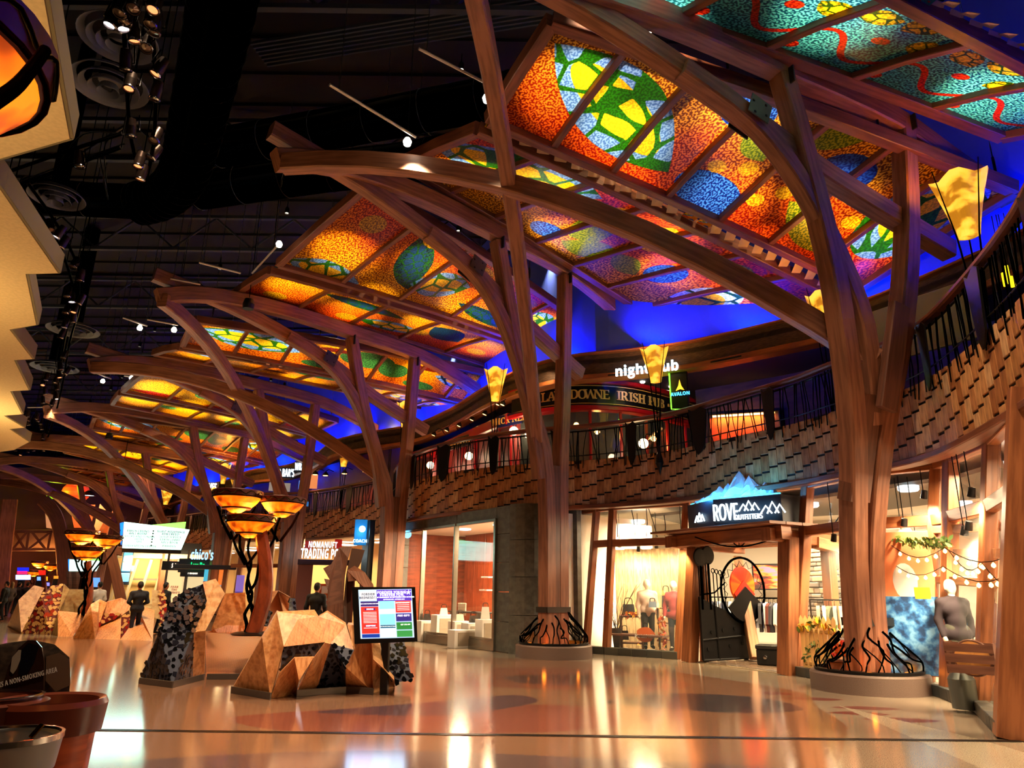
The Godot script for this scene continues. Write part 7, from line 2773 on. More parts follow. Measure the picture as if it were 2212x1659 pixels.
	g.box(facing(p, -p), Vector3(0.24, 0.3, 0.06), 0.02)
	solo("small_sign", g, glow(Color(0.45, 0.8, 1.0), 1.3), "very small blue lit sign right of the tall stacked sign", "sign")


# ---- under the roof: trusses, ducts, diffusers, lamp tracks, the cream soffit and its string of cans ----

func ceiling_gear() -> void:
	# open steel trusses across the hall
	var i := 0
	for z: float in [-7.0, -13.0, -19.0, -25.0, -31.0, -38.0, -46.0, -56.0]:
		var o := thing("roof_truss", "dark open steel truss spanning the hall under the roof", "truss", Vector3(-10, 14.2, z), "steel roof trusses")
		var x0 := -30.0
		var x1 := 9.0 if z > -20 else 2.0 if z > -30 else -6.0
		var g := Geo.new()
		for h: float in [14.2, 15.6]:
			g.beam([Vector3(x0, h, z), Vector3(x1, h, z)], 0.16, 0.14, Vector3.UP, 0.01)
		part("chord", g, M.truss, o)
		g = Geo.new()
		var n := int((x1 - x0) / 1.5)
		for k in n:
			var a := x0 + (x1 - x0) * k / n
			var b := x0 + (x1 - x0) * (k + 1) / n
			g.beam([Vector3(a, 14.25 if k % 2 else 15.55, z), Vector3(b, 15.55 if k % 2 else 14.25, z)], 0.07, 0.07, Vector3.UP, 0.005)
		part("web", g, M.truss, o)
		i += 1
	# round ducts across the hall
	var runs := [
		[[on_y(470, 320, 12.6), on_y(760, 270, 12.6), on_y(1060, 212, 12.6), on_y(1300, 150, 12.6)], 0.5, "long dark round duct crossing behind the upper hanging tracks"],
		[[on_y(430, 412, 12.6), on_y(700, 372, 12.6), on_y(880, 352, 12.6), on_y(1150, 300, 12.6)], 0.55, "long dark round duct behind the tips of the second tree's beams"],
		[[on_y(60, 420, 12.4), on_y(200, 432, 12.4), on_y(300, 436, 12.4)], 0.5, "short dark duct running left from the big duct's elbow"],
	]
	for q: Array in runs:
		var g := Geo.new()
		g.tube(q[0], q[1], 20)
		var o := solo("air_duct", g, M.duct, q[2], "duct")
		g = Geo.new()
		var pts := evenly(q[0], 1.4)
		for k in pts.size() - 1:
			var d: Vector3 = (pts[k + 1] - pts[k]).normalized()
			g = Geo.new()
			g.tube([pts[k] - d * 0.02, pts[k] + d * 0.02], q[1] + 0.015, 20)
			part("seam_ring", g, M.duct, o)
	# the big segmented duct that comes towards the camera and turns left
	var g := Geo.new()
	var path := smooth([on_y(500, -120, 12.2), on_y(470, 60, 12.2), on_y(440, 200, 12.2), on_y(415, 310, 12.2), on_y(392, 385, 12.2), on_y(352, 425, 12.2), on_y(300, 440, 12.2)], 4)
	g.tube(path, 0.62, 24)
	var big := solo("air_duct", g, paint(Color(0.5, 0.52, 0.54), 0.65), "widest segmented grey duct with an elbow, between the two round diffusers and the trees", "duct")
	g = Geo.new()
	for k in range(0, path.size() - 1):
		var d: Vector3 = (path[mini(k + 1, path.size() - 1)] - path[k]).normalized()
		g = Geo.new()
		g.tube([path[k] - d * 0.015, path[k] + d * 0.015], 0.635, 24)
		part("seam_ring", g, M.black_metal, big)
	# round stepped diffusers
	for q: Array in [[236, 186, 11.2, 0.72, "larger round stepped diffuser under the roof, behind the string of cans"], [122, 428, 11.2, 0.66, "round stepped diffuser at the edge of the cream soffit"], [158, 714, 11.4, 0.95, "small distant round diffuser beside the row of cans"], [118, 795, 11.4, 1.0, "farthest round diffuser low among the cans"], [255, 85, 11.6, 0.7, "dark round diffuser at the top, half hidden by the big duct"]]:
		var p := on_y(q[0], q[1], q[2])
		var o := thing("round_diffuser", q[4], "air diffuser", p)
		var r: float = q[3]
		for k in 4:
			g = Geo.new()
			var ro := r * (1.0 - k * 0.24)
			g.lathe([Vector2(ro * 0.82, 0.12 - k * 0.05), Vector2(ro, -k * 0.05), Vector2(ro * 1.01, 0.02 - k * 0.05), Vector2(ro * 0.84, 0.15 - k * 0.05)], 32, at_(p))
			part("cone_ring", g, M.duct, o)
		g = Geo.new()
		g.tube([p + Vector3(0, 0.1, 0), Vector3(p.x, 15.9, p.z)], r * 0.3, 16)
		part("neck", g, M.duct, o)
	# ribbed cable tray under the roof
	g = Geo.new()
	var a := on_y(560, 118, 14.6)
	var b := on_y(1190, 18, 14.6)
	var d := (b - a).normalized()
	var s := d.cross(Vector3.UP)
	for k in 7:
		g.beam([a + s * (k - 3) * 0.13, b + s * (k - 3) * 0.13], 0.05, 0.09, Vector3.UP, 0.004)
	solo("cable_tray", g, M.truss, "long ribbed cable tray high above the hanging tracks", "cable tray")
	# hanging lamp tracks: a bar on two wires with a bright bulb
	for q: Array in [[905, 105, 1070, 190, 1052, 212, 10.8], [712, 183, 898, 296, 880, 306, 10.6], [430, 567, 520, 590, 0, 0, 10.6], [368, 602, 433, 614, 0, 0, 10.4], [265, 686, 318, 704, 302, 708, 10.2], [318, 690, 385, 702, 376, 712, 10.2], [545, 590, 600, 530, 603, 527, 10.9], [208, 806, 240, 818, 222, 823, 10.2], [268, 812, 300, 818, 284, 816, 10.2], [60, 880, 230, 878, 122, 858, 9.8]]:
		var e0 := on_y(q[0], q[1], q[6])
		var e1 := on_y(q[2], q[3], q[6])
		var o := thing("lamp_track", "thin grey lamp track hung on wires under the dark roof", "lamp track", (e0 + e1) / 2, "hanging lamp tracks")
		g = Geo.new()
		g.beam([e0, e1], 0.06, 0.06)
		part("track_bar", g, M.cable, o)
		g = Geo.new()
		for t: float in [0.1, 0.9]:
			var p := e0.lerp(e1, t)
			g.tube([p, Vector3(p.x, 15.9, p.z)], 0.008, 4)
		part("wire", g, M.cable, o)
		if q[4]:
			var p := on_y(q[4], q[5], q[6] - 0.12)
			g = Geo.new()
			g.lathe([Vector2(0, -0.1), Vector2(0.07, -0.08), Vector2(0.09, 0.0), Vector2(0.05, 0.08), Vector2(0, 0.1)], 12, at_(p))
			part("bulb", g, M.bulb_white, o)
			spot(o, p + Vector3(0, -0.12, 0), p + Vector3(0.25, -3.0, -0.3), Color(1, 0.88, 0.7), 52.0 if q[6] > 10.3 else 60.0, 44.0, 0.1)
	# loose black speakers / can lamps on long rods
	for q: Array in [[537, 657, 430, 10.0], [236, 942, 905, 9.0], [1830, 220, 190, 11.4]]:
		var p := on_y(q[0], q[1], q[3])
		var o := thing("hanging_can", ["round black can hanging on a long rod before the canopy with dark leaves", "small black can hanging over the distant golden canopy", "big black can lamp between the top beams at the upper right"][[537, 236, 1830].find(q[0])], "can lamp", p)
		g = Geo.new()
		var k := 0.16 if q[0] < 1000 else 0.3
		g.lathe([Vector2(0, -k), Vector2(k, -k), Vector2(k * 1.1, 0), Vector2(k * 0.8, k), Vector2(0, k * 1.2)], 14, at_(p))
		part("can", g, M.black_metal, o)
		g = Geo.new()
		g.tube([p + Vector3(0, k, 0), Vector3(p.x, 15.9, p.z)], 0.012, 5)
		part("rod", g, M.black_metal, o)
	# loose cables drooping between the trusses
	for q: Array in [[590, 545, 620, 350, 700, 330], [235, 300, 225, 330, 235, 440], [215, 340, 235, 440, 236, 470], [130, 350, 180, 290, 262, 288], [30, 400, 100, 370, 270, 310]]:
		g = Geo.new()
		g.tube(smooth([on_y(q[0], q[1], 12.0), on_y(q[2], q[3], 12.2), on_y(q[4], q[5], 12.6)], 5), 0.018, 5)
		solo("loose_cable", g, M.cable, "loose grey cable drooping under the dark roof", "cable", "loose cables under the roof")
	soffit()


func soffit() -> void:
	var h := 6.0
	var near := [on_y(70, -130, h), on_y(95, 0, h), on_y(122, 150, h), on_y(150, 300, h), on_y(0, 343, h), on_y(-400, 440, h), on_y(-1100, 300, h), on_y(-700, -130, h)]
	var far := []
	for q: Array in [[-60, 330], [0, 410], [125, 590], [55, 592], [78, 702], [20, 712], [70, 776], [30, 778], [62, 843], [22, 845], [47, 895], [8, 898], [52, 924], [20, 927], [62, 955], [30, 972], [-60, 985]]:
		far.append(on_y(q[0], q[1], h))
	far += [on_y(-420, 985, h), on_y(-900, 560, h), on_y(-700, 400, h)]
	for k in 2:
		var pts: Array = [near, far][k]
		var g := Geo.new()
		g.slab(pts, h, h + 0.05)
		var o := struct("ceiling_soffit", g, M.soffit)
		g = Geo.new()
		for i in pts.size():
			g.beam([pts[i] + Vector3(0, 0.16, 0), pts[(i + 1) % pts.size()] + Vector3(0, 0.16, 0)], 0.08, 0.3, Vector3.UP, 0.005)
		part("fascia", g, M.soffit_edge, o)
	# soft lamps standing below on the left that wash the soffit
	for q: Array in [[Vector3(-5.6, 3.6, -4.6), 6.0], [Vector3(-9.5, 3.4, -9.5), 12.0], [Vector3(-14.5, 3.4, -17.5), 22.0], [Vector3(-24.0, 3.4, -30.0), 40.0]]:
		var p: Vector3 = q[0]
		var o := thing("torch_lamp", "bowl-topped floor lamp beyond the left edge that lights the cream soffit", "floor lamp", Vector3(p.x, 0, p.z), "floor lamps under the soffit")
		var g := Geo.new()
		g.lathe([Vector2(0, 0.0), Vector2(0.2, 0.0), Vector2(0.2, 0.04), Vector2(0.03, 0.06), Vector2(0.03, p.y - 0.3)], 14, at_(Vector3(p.x, 0, p.z)))
		part("stand", g, M.black_metal, o)
		g = Geo.new()
		g.lathe([Vector2(0.03, -0.3), Vector2(0.3, -0.12), Vector2(0.42, 0.04), Vector2(0.38, 0.04), Vector2(0.26, -0.1), Vector2(0, -0.22)], 20, at_(p))
		part("bowl_shade", g, M.amber, o)
		area(o, p + Vector3(0, 0.06, 0), Vector3.UP, Color(1.0, 0.83, 0.55), q[1], 0.6, 0.6)
	# the string of can lamps along the soffit: chromed cans on twin pipes, some lit
	var cans := [[262, 22, 0], [290, 14, 0], [333, 14, 2], [328, 45, 0], [272, 40, 0], [240, 45, 1], [265, 52, 1], [290, 78, 2], [335, 62, 0], [318, 98, 0], [340, 152, 2], [272, 140, 0], [280, 184, 2], [336, 205, 0], [283, 285, 0], [335, 298, 0], [172, 352, 0], [300, 352, 2], [305, 380, 2], [330, 335, 0],
		[108, 492, 0], [125, 506, 1], [134, 528, 0], [160, 572, 0], [174, 600, 0], [146, 636, 0], [155, 647, 1], [172, 651, 0], [160, 670, 2], [143, 672, 0], [158, 690, 0], [140, 702, 1], [132, 725, 0], [138, 770, 0], [130, 795, 0], [142, 805, 0], [100, 817, 1], [128, 812, 2], [93, 829, 2], [120, 824, 0], [98, 847, 2], [124, 838, 0], [122, 857, 1], [93, 867, 1], [112, 873, 0], [60, 897, 0], [62, 906, 0], [61, 915, 2], [78, 902, 0], [82, 907, 1], [88, 914, 0], [90, 925, 2], [93, 945, 2], [92, 954, 2], [70, 964, 2], [72, 972, 2], [45, 981, 2], [94, 972, 0], [34, 972, 0], [60, 975, 0]]
	var protos := []
	for kind in 3:
		var o := thing("string_can_lamp", ["chromed can lamp, unlit, on the twin pipes along the cream soffit", "bright white can lamp on the twin pipes along the cream soffit", "amber-lit can lamp on the twin pipes along the cream soffit"][kind], "can lamp", Vector3.ZERO, "can lamps along the soffit")
		var g := Geo.new()
		g.lathe([Vector2(0, 0.24), Vector2(0.07, 0.22), Vector2(0.085, 0.1), Vector2(0.085, -0.08), Vector2(0.07, -0.08), Vector2(0.07, -0.02)], 14)
		part("can", g, paint(Color(0.22, 0.17, 0.15), 0.3, 0.8), o)
		g = Geo.new()
		g.lathe([Vector2(0.088, -0.05), Vector2(0.095, -0.07), Vector2(0.088, -0.09)], 14)
		g.tube([Vector3(-0.12, 0.3, 0), Vector3(-0.12, 0.05, 0), Vector3(0, 0.02, 0)], 0.012, 5)
		part("chrome_ring", g, M.chrome, o)
		g = Geo.new()
		g.lathe([Vector2(0.07, -0.06), Vector2(0, -0.075)], 14)
		part("lamp_lens", g, [paint(Color(0.5, 0.45, 0.42), 0.1, 0.6), glow(Color(0.95, 0.95, 1.0), 9.0), glow(Color(1.0, 0.62, 0.38), 1.6)][kind], o)
		protos.append(o)
	var used := [false, false, false]
	var lineA := []
	var lineB := []
	for k in cans.size():
		var q: Array = cans[k]
		var distant := k > 19
		var p := on_y(q[0], q[1], 9.0)
		var lab := "%s can lamp on the soffit pipes, %s" % [["unlit chromed", "bright white", "amber-lit"][q[2]], "in the near cluster" if not distant else "in the long far row"]
		var o: Node3D
		if used[q[2]]:
			o = dup(protos[q[2]], p, rng.randf() * TAU, lab)
		else:
			used[q[2]] = true
			o = protos[q[2]]
			o.position = p
			o.set_meta("label", lab)
		o.rotation.x = rng.randf_range(-0.35, 0.35)
		o.rotation.z = rng.randf_range(-0.35, 0.35)
	for q: Array in [[262, -40], [272, 140], [281, 285], [302, 380]]:
		lineA.append(on_y(q[0], q[1], 9.25))
	for q: Array in [[318, -40], [335, 150], [333, 300], [318, 380]]:
		lineB.append(on_y(q[0], q[1], 9.25))
	var lineC := []
	for q: Array in [[30, 400], [100, 480], [140, 560], [160, 650], [140, 730], [125, 820], [108, 890], [92, 950], [60, 972]]:
		lineC.append(on_y(q[0], q[1], 9.3))
	var lineD := []
	for q: Array in [[60, 395], [132, 500], [172, 590], [172, 660], [150, 740], [135, 830], [118, 900], [98, 960]]:
		lineD.append(on_y(q[0], q[1], 9.3))
	var lineE := [on_y(20, 370, 9.3), on_y(150, 325, 9.3), on_y(265, 288, 9.3)]
	var lineF := [on_y(30, 402, 9.3), on_y(172, 352, 9.3), on_y(262, 318, 9.3)]
	for L: Array in [lineA, lineB, lineC, lineD, lineE, lineF]:
		var g := Geo.new()
		g.tube(smooth(L, 4), 0.035, 6)
		for p: Vector3 in evenly(L, 4.0):
			g.tube([p, Vector3(p.x, 15.9, p.z)], 0.012, 4)
		solo("lamp_pipe", g, M.dark_metal, "dark pipe that carries the can lamps along the cream soffit", "pipe", "pipes of the can lamps")


# ---- things that stand in the hall ----

func hall_furniture() -> void:
	stone_materials()
	near_benches()
	far_benches()
	sculpture()
	lamp_group([[513, 1076, 48, "upper left"], [611, 1089, 44, "upper right"], [542, 1130, 48, "lowest"]], Vector2(543, 1372), 15.6, "amber bowl lamps above the stone benches", true)
	lamp_group([[177, 1156, 28, "upper left"], [231, 1166, 26, "right"], [189, 1191, 27, "lowest"]], Vector2(172, 1328), 27.0, "amber bowl lamps above the red mosaic benches", false)
	lamp_group([[86, 1217, 13, "left"], [110, 1223, 13, "right"], [74, 1236, 12, "lowest"]], Vector2(82, 1310), 62.0, "tiny far amber bowl lamps by the slot-machine signs", false)
	near_bowl()
	directory()
	kiosk()
	bins()


func stone_materials() -> void:
	var bands := noise_tex(0.011, [Color(0.74, 0.58, 0.44), Color(0.92, 0.8, 0.66), Color(1, 0.95, 0.88), Color(0.86, 0.72, 0.58)], [0.22, 0.42, 0.6, 0.8], FastNoiseLite.TYPE_SIMPLEX_SMOOTH, 5, 512, 61)
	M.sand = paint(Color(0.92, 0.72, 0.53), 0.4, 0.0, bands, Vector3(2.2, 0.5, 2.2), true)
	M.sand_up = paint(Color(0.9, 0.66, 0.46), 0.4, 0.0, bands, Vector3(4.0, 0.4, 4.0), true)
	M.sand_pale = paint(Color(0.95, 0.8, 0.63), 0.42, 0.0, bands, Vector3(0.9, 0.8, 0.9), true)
	M.cream_stone = paint(Color(0.78, 0.74, 0.58), 0.45, 0.0, bands, Vector3(0.5, 0.5, 0.5), true)
	M.blue_grout = paint(Color(0.25, 0.27, 0.34), 0.4)
	M.chip_black = paint(Color(0.03, 0.03, 0.04), 0.12)
	M.chip_dark = paint(Color(0.1, 0.1, 0.14), 0.15)
	M.chip_mirror = paint(Color(0.62, 0.52, 0.52), 0.1, 0.8)
	M.rim_red = paint(Color(0.3, 0.09, 0.05), 0.3)
	M.red_grout = paint(Color(0.42, 0.05, 0.04), 0.45)
	M.chip_cream = paint(Color(0.86, 0.7, 0.45), 0.2)


# a thick block whose front is the outline PX: [x, y, distance]; distance 0 means "on the floor there"
func outline(px: Array, r0: float) -> Array:
	var out := []
	for q: Array in px:
		out.append(on_y(q[0], q[1], 0.0) if q[2] == 0 else at_range(q[0], q[1], r0 + q[2]))
	return out


func rock(px: Array, r0: float, depth: float, parent: Node3D, m: Material, called: String) -> MeshInstance3D:
	var f := outline(px, r0)
	var away := Vector3(0, 0, 0)
	for p: Vector3 in f:
		away += Vector3(p.x, 0, p.z)
	away = away.normalized() * depth
	var poly := PackedVector2Array()
	for q: Array in px:
		poly.append(Vector2(q[0], -q[1]))
	var idx := Geometry2D.triangulate_polygon(poly)
	var g := Geo.new()
	for i in range(0, idx.size(), 3):
		var a := idx[i]
		var b := idx[i + 1]
		var c := idx[i + 2]
		if (poly[b] - poly[a]).cross(poly[c] - poly[a]) < 0:
			var s := b
			b = c
			c = s
		g.tri(f[a], f[b], f[c])
		g.tri(f[a] + away, f[c] + away, f[b] + away)
	var cw := Geometry2D.is_polygon_clockwise(poly)
	for i in f.size():
		var j := (i + 1) % f.size()
		if cw:
			g.quad(f[j], f[i], f[i] + away, f[j] + away)
		else:
			g.quad(f[i], f[j], f[j] + away, f[i] + away)
	return part(called, g, m, parent)


# chips of glass and stone set in the front of a block, as separate little tiles
func chips(px: Array, r0: float, host: Node3D, n: int, mats: Array, size: float) -> void:
	var f := outline(px, r0)
	var poly := PackedVector2Array()
	var lo := Vector2(9999, 9999)
	var hi := -lo
	for q: Array in px:
		poly.append(Vector2(q[0], -q[1]))
		lo = lo.min(Vector2(q[0], q[1]))
		hi = hi.max(Vector2(q[0], q[1]))
	var idx := Geometry2D.triangulate_polygon(poly)
	var shapes := []
	for k in 6:
		var g := Geo.new()
		var pg := PackedVector2Array()
		var m := 4 + k % 3
		for j in m:
			var a := TAU * (j + rng.randf_range(-0.3, 0.3)) / m
			pg.append(Vector2(cos(a) * size, sin(a) * size * rng.randf_range(0.5, 1.0)))
		g.prism(pg, 0.016)
		shapes.append(g.done())
	var placed := []
	var made := 0
	for t in n * 8:
		if made >= n:
			break
		var p := Vector2(rng.randf_range(lo.x, hi.x), rng.randf_range(lo.y, hi.y))
		var pn := Vector2(p.x, -p.y)
		if not Geometry2D.is_point_in_polygon(pn, poly):
			continue
		for i in range(0, idx.size(), 3):
			var a := idx[i]
			var b := idx[i + 1]
			var c := idx[i + 2]
			if not Geometry2D.point_is_inside_triangle(pn, poly[a], poly[b], poly[c]):
				continue
			var k: Vector3 = (f[b] - f[a]).cross(f[c] - f[a]).normalized()
			var w := on_plane(p.x, p.y, f[a], k)
			if k.dot(cam.position - w) < 0:
				k = -k
			var near := false
			for q: Vector3 in placed:
				if (q - w).length() < size * 1.25:
					near = true
					break
			if near:
				break
			placed.append(w)
			var x := k.cross(Vector3.UP).normalized()
			var o := put("mosaic_chip", shapes[rng.randi() % 6], mats[rng.randi() % mats.size()], host)
			o.transform = Transform3D(Basis(x, k.cross(x), k).rotated(k, rng.randf() * TAU).scaled(Vector3.ONE * rng.randf_range(0.7, 1.25)), w - k * 0.006 - origin(host))
			made += 1
			break


func near_benches() -> void:
	var o := thing("stone_bench", "tall dark blue mosaic rock with a sandstone side, left end of the near benches", "stone sculpture", on_y(370, 1478), "near stone benches")
	var face := [[300, 1472, 0], [372, 1481, 0], [416, 1466, 0], [419, 1366, 0.1], [447, 1298, 0.25], [438, 1262, 0.4], [402, 1276, 0.35], [376, 1294, 0.25], [345, 1360, 0.1]]
	var b := rock(face, 14.3, 1.3, o, M.blue_grout, "mosaic_rock")
	chips(face, 14.3, b, 150, [M.chip_black, M.chip_black, M.chip_dark], 0.05)
	chips([[352, 1340, 0.13], [417, 1366, 0.1], [446, 1298, 0.25], [402, 1277, 0.35], [376, 1295, 0.25]], 14.27, b, 45, [M.chip_mirror, M.chip_black, M.chip_mirror], 0.055)
	rock([[416, 1466, 0], [441, 1462, 0], [444, 1362, 0.1], [486, 1282, 0.35], [466, 1250, 0.4], [438, 1258, 0.3], [447, 1298, 0.2], [419, 1366, 0.1]], 14.3, 1.0, o, M.sand_pale, "sandstone_side")
	o = thing("stone_bench", "sandstone planter block with a high back, between the mosaic rock and the long slab", "stone bench", on_y(480, 1462), "near stone benches")
	rock([[446, 1463, 0], [514, 1463, 0], [560, 1463, 0], [570, 1382, 0.0], [443, 1366, 0.0]], 14.9, 1.5, o, M.sand_up, "planter_block")
	rock([[448, 1366, 1.4], [486, 1350, 1.45], [700, 1362, 1.45], [700, 1378, 1.4]], 14.9, 0.3, o, M.sand_up, "planter_top")
	rock([[455, 1362, 0.5], [486, 1282, 0.55], [530, 1280, 0.6], [532, 1354, 0.6], [490, 1352, 0.55]], 15.8, 0.35, o, M.sand_pale, "back_slab")
	o = thing("stone_bench", "long slanting sandstone slab with blue mosaic insets, front of the near benches", "stone bench", on_y(600, 1500), "near stone benches")
	rock([[499, 1493, 0], [584, 1508, 0], [604, 1452, 0.0], [613, 1396, 0.1], [643, 1338, 0.35], [598, 1322, 0.4], [566, 1376, 0.2]], 11.9, 0.9, o, M.sand_pale, "slab")
	rock([[643, 1338, 0.35], [688, 1331, 0.5], [702, 1387, 0.25], [613, 1397, 0.1]], 11.9, 0.7, o, M.sand_up, "slab_side")
	rock([[598, 1322, 0.42], [680, 1318, 0.75], [688, 1331, 0.5], [643, 1338, 0.36]], 11.9, 0.3, o, M.sand, "slab_top")
	var in1 := [[604, 1454, 0.16], [612, 1397, 0.16], [701, 1388, 0.26], [678, 1420, 0.24], [636, 1421, 0.2]]
	b = rock(in1, 11.9, 0.5, o, M.blue_grout, "mosaic_inset")
	chips(in1, 11.9, b, 34, [M.chip_black, M.chip_dark, M.chip_black], 0.04)
	rock([[584, 1509, 0], [640, 1500, 0], [646, 1470, 0.05], [678, 1420, 0.16], [636, 1421, 0.12], [604, 1454, 0.08]], 11.8, 0.6, o, M.sand, "front_slab")
	rock([[640, 1501, 0], [682, 1497, 0], [714, 1391, 0.25], [702, 1388, 0.2], [676, 1424, 0.1]], 11.85, 0.7, o, M.sand, "sand_strip")
	var in2 := [[682, 1497, 0], [747, 1492, 0], [746, 1440, 0.1], [765, 1404, 0.2], [716, 1391, 0.25]]
	b = rock(in2, 11.95, 0.8, o, M.blue_grout, "mosaic_inset")
	chips(in2, 11.95, b, 50, [M.chip_black, M.chip_dark, M.chip_black], 0.042)
	rock([[688, 1332, 0.5], [706, 1322, 0.6], [748, 1350, 0.5], [764, 1404, 0.25], [714, 1390, 0.3], [702, 1386, 0.3]], 11.95, 0.9, o, M.sand, "back_block")
	o = thing("stone_bench", "low sandstone block with a ridged foot below the screen, right end of the near benches", "stone bench", on_y(790, 1495), "near stone benches")
	rock([[747, 1492, 0], [806, 1496, 0], [806, 1420, 0.1], [798, 1352, 0.4], [750, 1350, 0.4], [765, 1404, 0.25], [746, 1440, 0.1]], 12.0, 0.9, o, M.sand, "block")
	rock([[806, 1497, 0], [853, 1484, 0], [852, 1470, 0.05], [829, 1444, 0.1], [820, 1392, 0.3], [800, 1380, 0.3], [806, 1424, 0.1]], 12.05, 0.7, o, M.sand_pale, "foot_block")
	var in3 := [[853, 1474, 0.05], [890, 1470, 0.05], [874, 1391, 0.5], [819, 1391, 0.35], [830, 1442, 0.15]]
	b = rock(in3, 12.6, 0.7, o, M.blue_grout, "mosaic_rock")
	chips(in3, 12.6, b, 60, [M.chip_black, M.chip_dark, M.chip_black], 0.055)
	# metal kick strips along the feet
	for q: Array in [[499, 1494, 584, 1509], [640, 1502, 747, 1494], [747, 1494, 806, 1498], [446, 1465, 560, 1465], [300, 1474, 372, 1483], [372, 1483, 441, 1465]]:
		var a := on_y(q[0], q[1] + 3)
		var c := on_y(q[2], q[3] + 3)
		var g := Geo.new()
		g.beam([a + Vector3(0, 0.05, 0), c + Vector3(0, 0.05, 0)], 0.02, 0.1, Vector3.UP, 0.003)
		part("kick_strip", g, paint(Color(0.4, 0.37, 0.35), 0.3, 0.6), o)
	# the block farther behind, seen between the lamp post and the sculpture
	o = thing("stone_bench", "small sandstone block with a dark mosaic end, behind the lamp stem", "stone bench", on_y(600, 1372), "near stone benches")
	rock([[575, 1352, 0], [616, 1356, 0], [612, 1322, 0.1], [601, 1276, 0.3], [577, 1278, 0.3], [575, 1322, 0.1]], 19.0, 0.9, o, M.sand, "block")
	rock([[616, 1356, 0], [640, 1352, 0], [627, 1290, 0.3], [601, 1276, 0.3], [612, 1322, 0.1]], 19.0, 0.8, o, M.sand_pale, "block_side")
	var in4 := [[622, 1348, 0.1], [644, 1345, 0.15], [638, 1294, 0.5], [625, 1292, 0.4]]
	b = rock(in4, 19.1, 0.4, o, M.blue_grout, "mosaic_end")
	chips(in4, 19.1, b, 14, [M.chip_black, M.chip_dark], 0.06)
	var in5 := [[556, 1352, 0.1], [576, 1356, 0.1], [588, 1322, 0.2], [576, 1318, 0.25]]
	b = rock(in5, 18.8, 0.5, o, M.blue_grout, "mosaic_end")
	chips(in5, 18.8, b, 16, [M.chip_black, M.chip_dark], 0.06)


func far_benches() -> void:
	var mats := [M.chip_cream, M.chip_cream, paint(Color(0.62, 0.1, 0.06), 0.25)]
	var o := thing("stone_bench", "leaning red and cream mosaic slab, left of the farther benches", "stone sculpture", on_y(80, 1368), "farther stone benches")
	var face := [[46, 1369, 0], [111, 1371, 0], [127, 1318, 0.1], [137, 1262, 0.4], [111, 1266, 0.4], [86, 1290, 0.2]]
	var b := rock(face, 30.0, 1.2, o, M.red_grout, "mosaic_slab")
	chips(face, 29.98, b, 90, mats, 0.085)
	rock([[111, 1371, 0], [125, 1374, 0], [129, 1318, 0.1], [149, 1274, 0.3], [138, 1261, 0.4], [127, 1318, 0.1]], 29.9, 1.0, o, M.cream_stone, "slab_edge")
	rock([[128, 1322, 1.0], [139, 1262, 1.1], [150, 1273, 1.1], [185, 1273, 1.2], [186, 1325, 1.2]], 30.4, 0.4, o, M.cream_stone, "back_slab")
	rock([[16, 1352, 0], [46, 1369, 0], [86, 1290, 0.2], [96, 1270, 0.5], [74, 1264, 0.5], [40, 1296, 0.2]], 31.0, 0.8, o, M.sand_pale, "left_slab")
	o = thing("stone_bench", "sandstone planter block of the farther benches, under the twisted lamp stems", "stone bench", on_y(145, 1376), "farther stone benches")
	rock([[125, 1375, 0], [158, 1375, 0], [189, 1328, 0.4], [125, 1321, 0.1]], 29.2, 1.2, o, M.sand, "planter_block")
	o = thing("stone_bench", "long sandstone slab with red mosaic insets, right part of the farther benches", "stone bench", on_y(250, 1380), "farther stone benches")
	rock([[158, 1378, 0], [205, 1380, 0], [214, 1350, 0.1], [231, 1302, 0.3], [215, 1295, 0.4], [196, 1306, 0.2]], 28.0, 0.9, o, M.sand_pale, "slab")
	rock([[205, 1380, 0], [260, 1382, 0], [262, 1330, 0.2], [294, 1307, 0.4], [262, 1292, 0.5], [231, 1300, 0.4], [214, 1350, 0.1]], 28.2, 0.9, o, M.sand, "slab_side")
	var in1 := [[212, 1352, 0.1], [224, 1328, 0.15], [262, 1326, 0.25], [246, 1338, 0.2]]
	b = rock(in1, 27.95, 0.4, o, M.red_grout, "mosaic_inset")
	chips(in1, 27.95, b, 16, mats, 0.075)
	var in2 := [[252, 1378, 0.05], [282, 1376, 0.05], [300, 1328, 0.3], [266, 1330, 0.3]]
	b = rock(in2, 27.95, 0.4, o, M.red_grout, "mosaic_inset")
	chips(in2, 27.95, b, 26, mats, 0.075)
	rock([[260, 1382, 0], [330, 1384, 0], [334, 1318, 0.3], [296, 1308, 0.4], [300, 1328, 0.3]], 28.3, 0.9, o, M.sand, "right_block")
	rock([[296, 1312, 1.0], [334, 1314, 1.0], [332, 1306, 1.4], [300, 1302, 1.4]], 28.3, 0.5, o, M.cream_stone, "seat_top")
	rock([[328, 1334, 0.1], [346, 1338, 0.1], [344, 1276, 0.5], [328, 1274, 0.5]], 28.4, 0.5, o, M.cream_stone, "end_pillar")
	var in3 := [[344, 1350, 0.1], [356, 1346, 0.15], [361, 1316, 0.3], [354, 1274, 0.5], [344, 1276, 0.45], [346, 1338, 0.1]]
	b = rock(in3, 28.4, 0.5, o, M.red_grout, "mosaic_end")
	chips(in3, 28.4, b, 20, mats, 0.075)


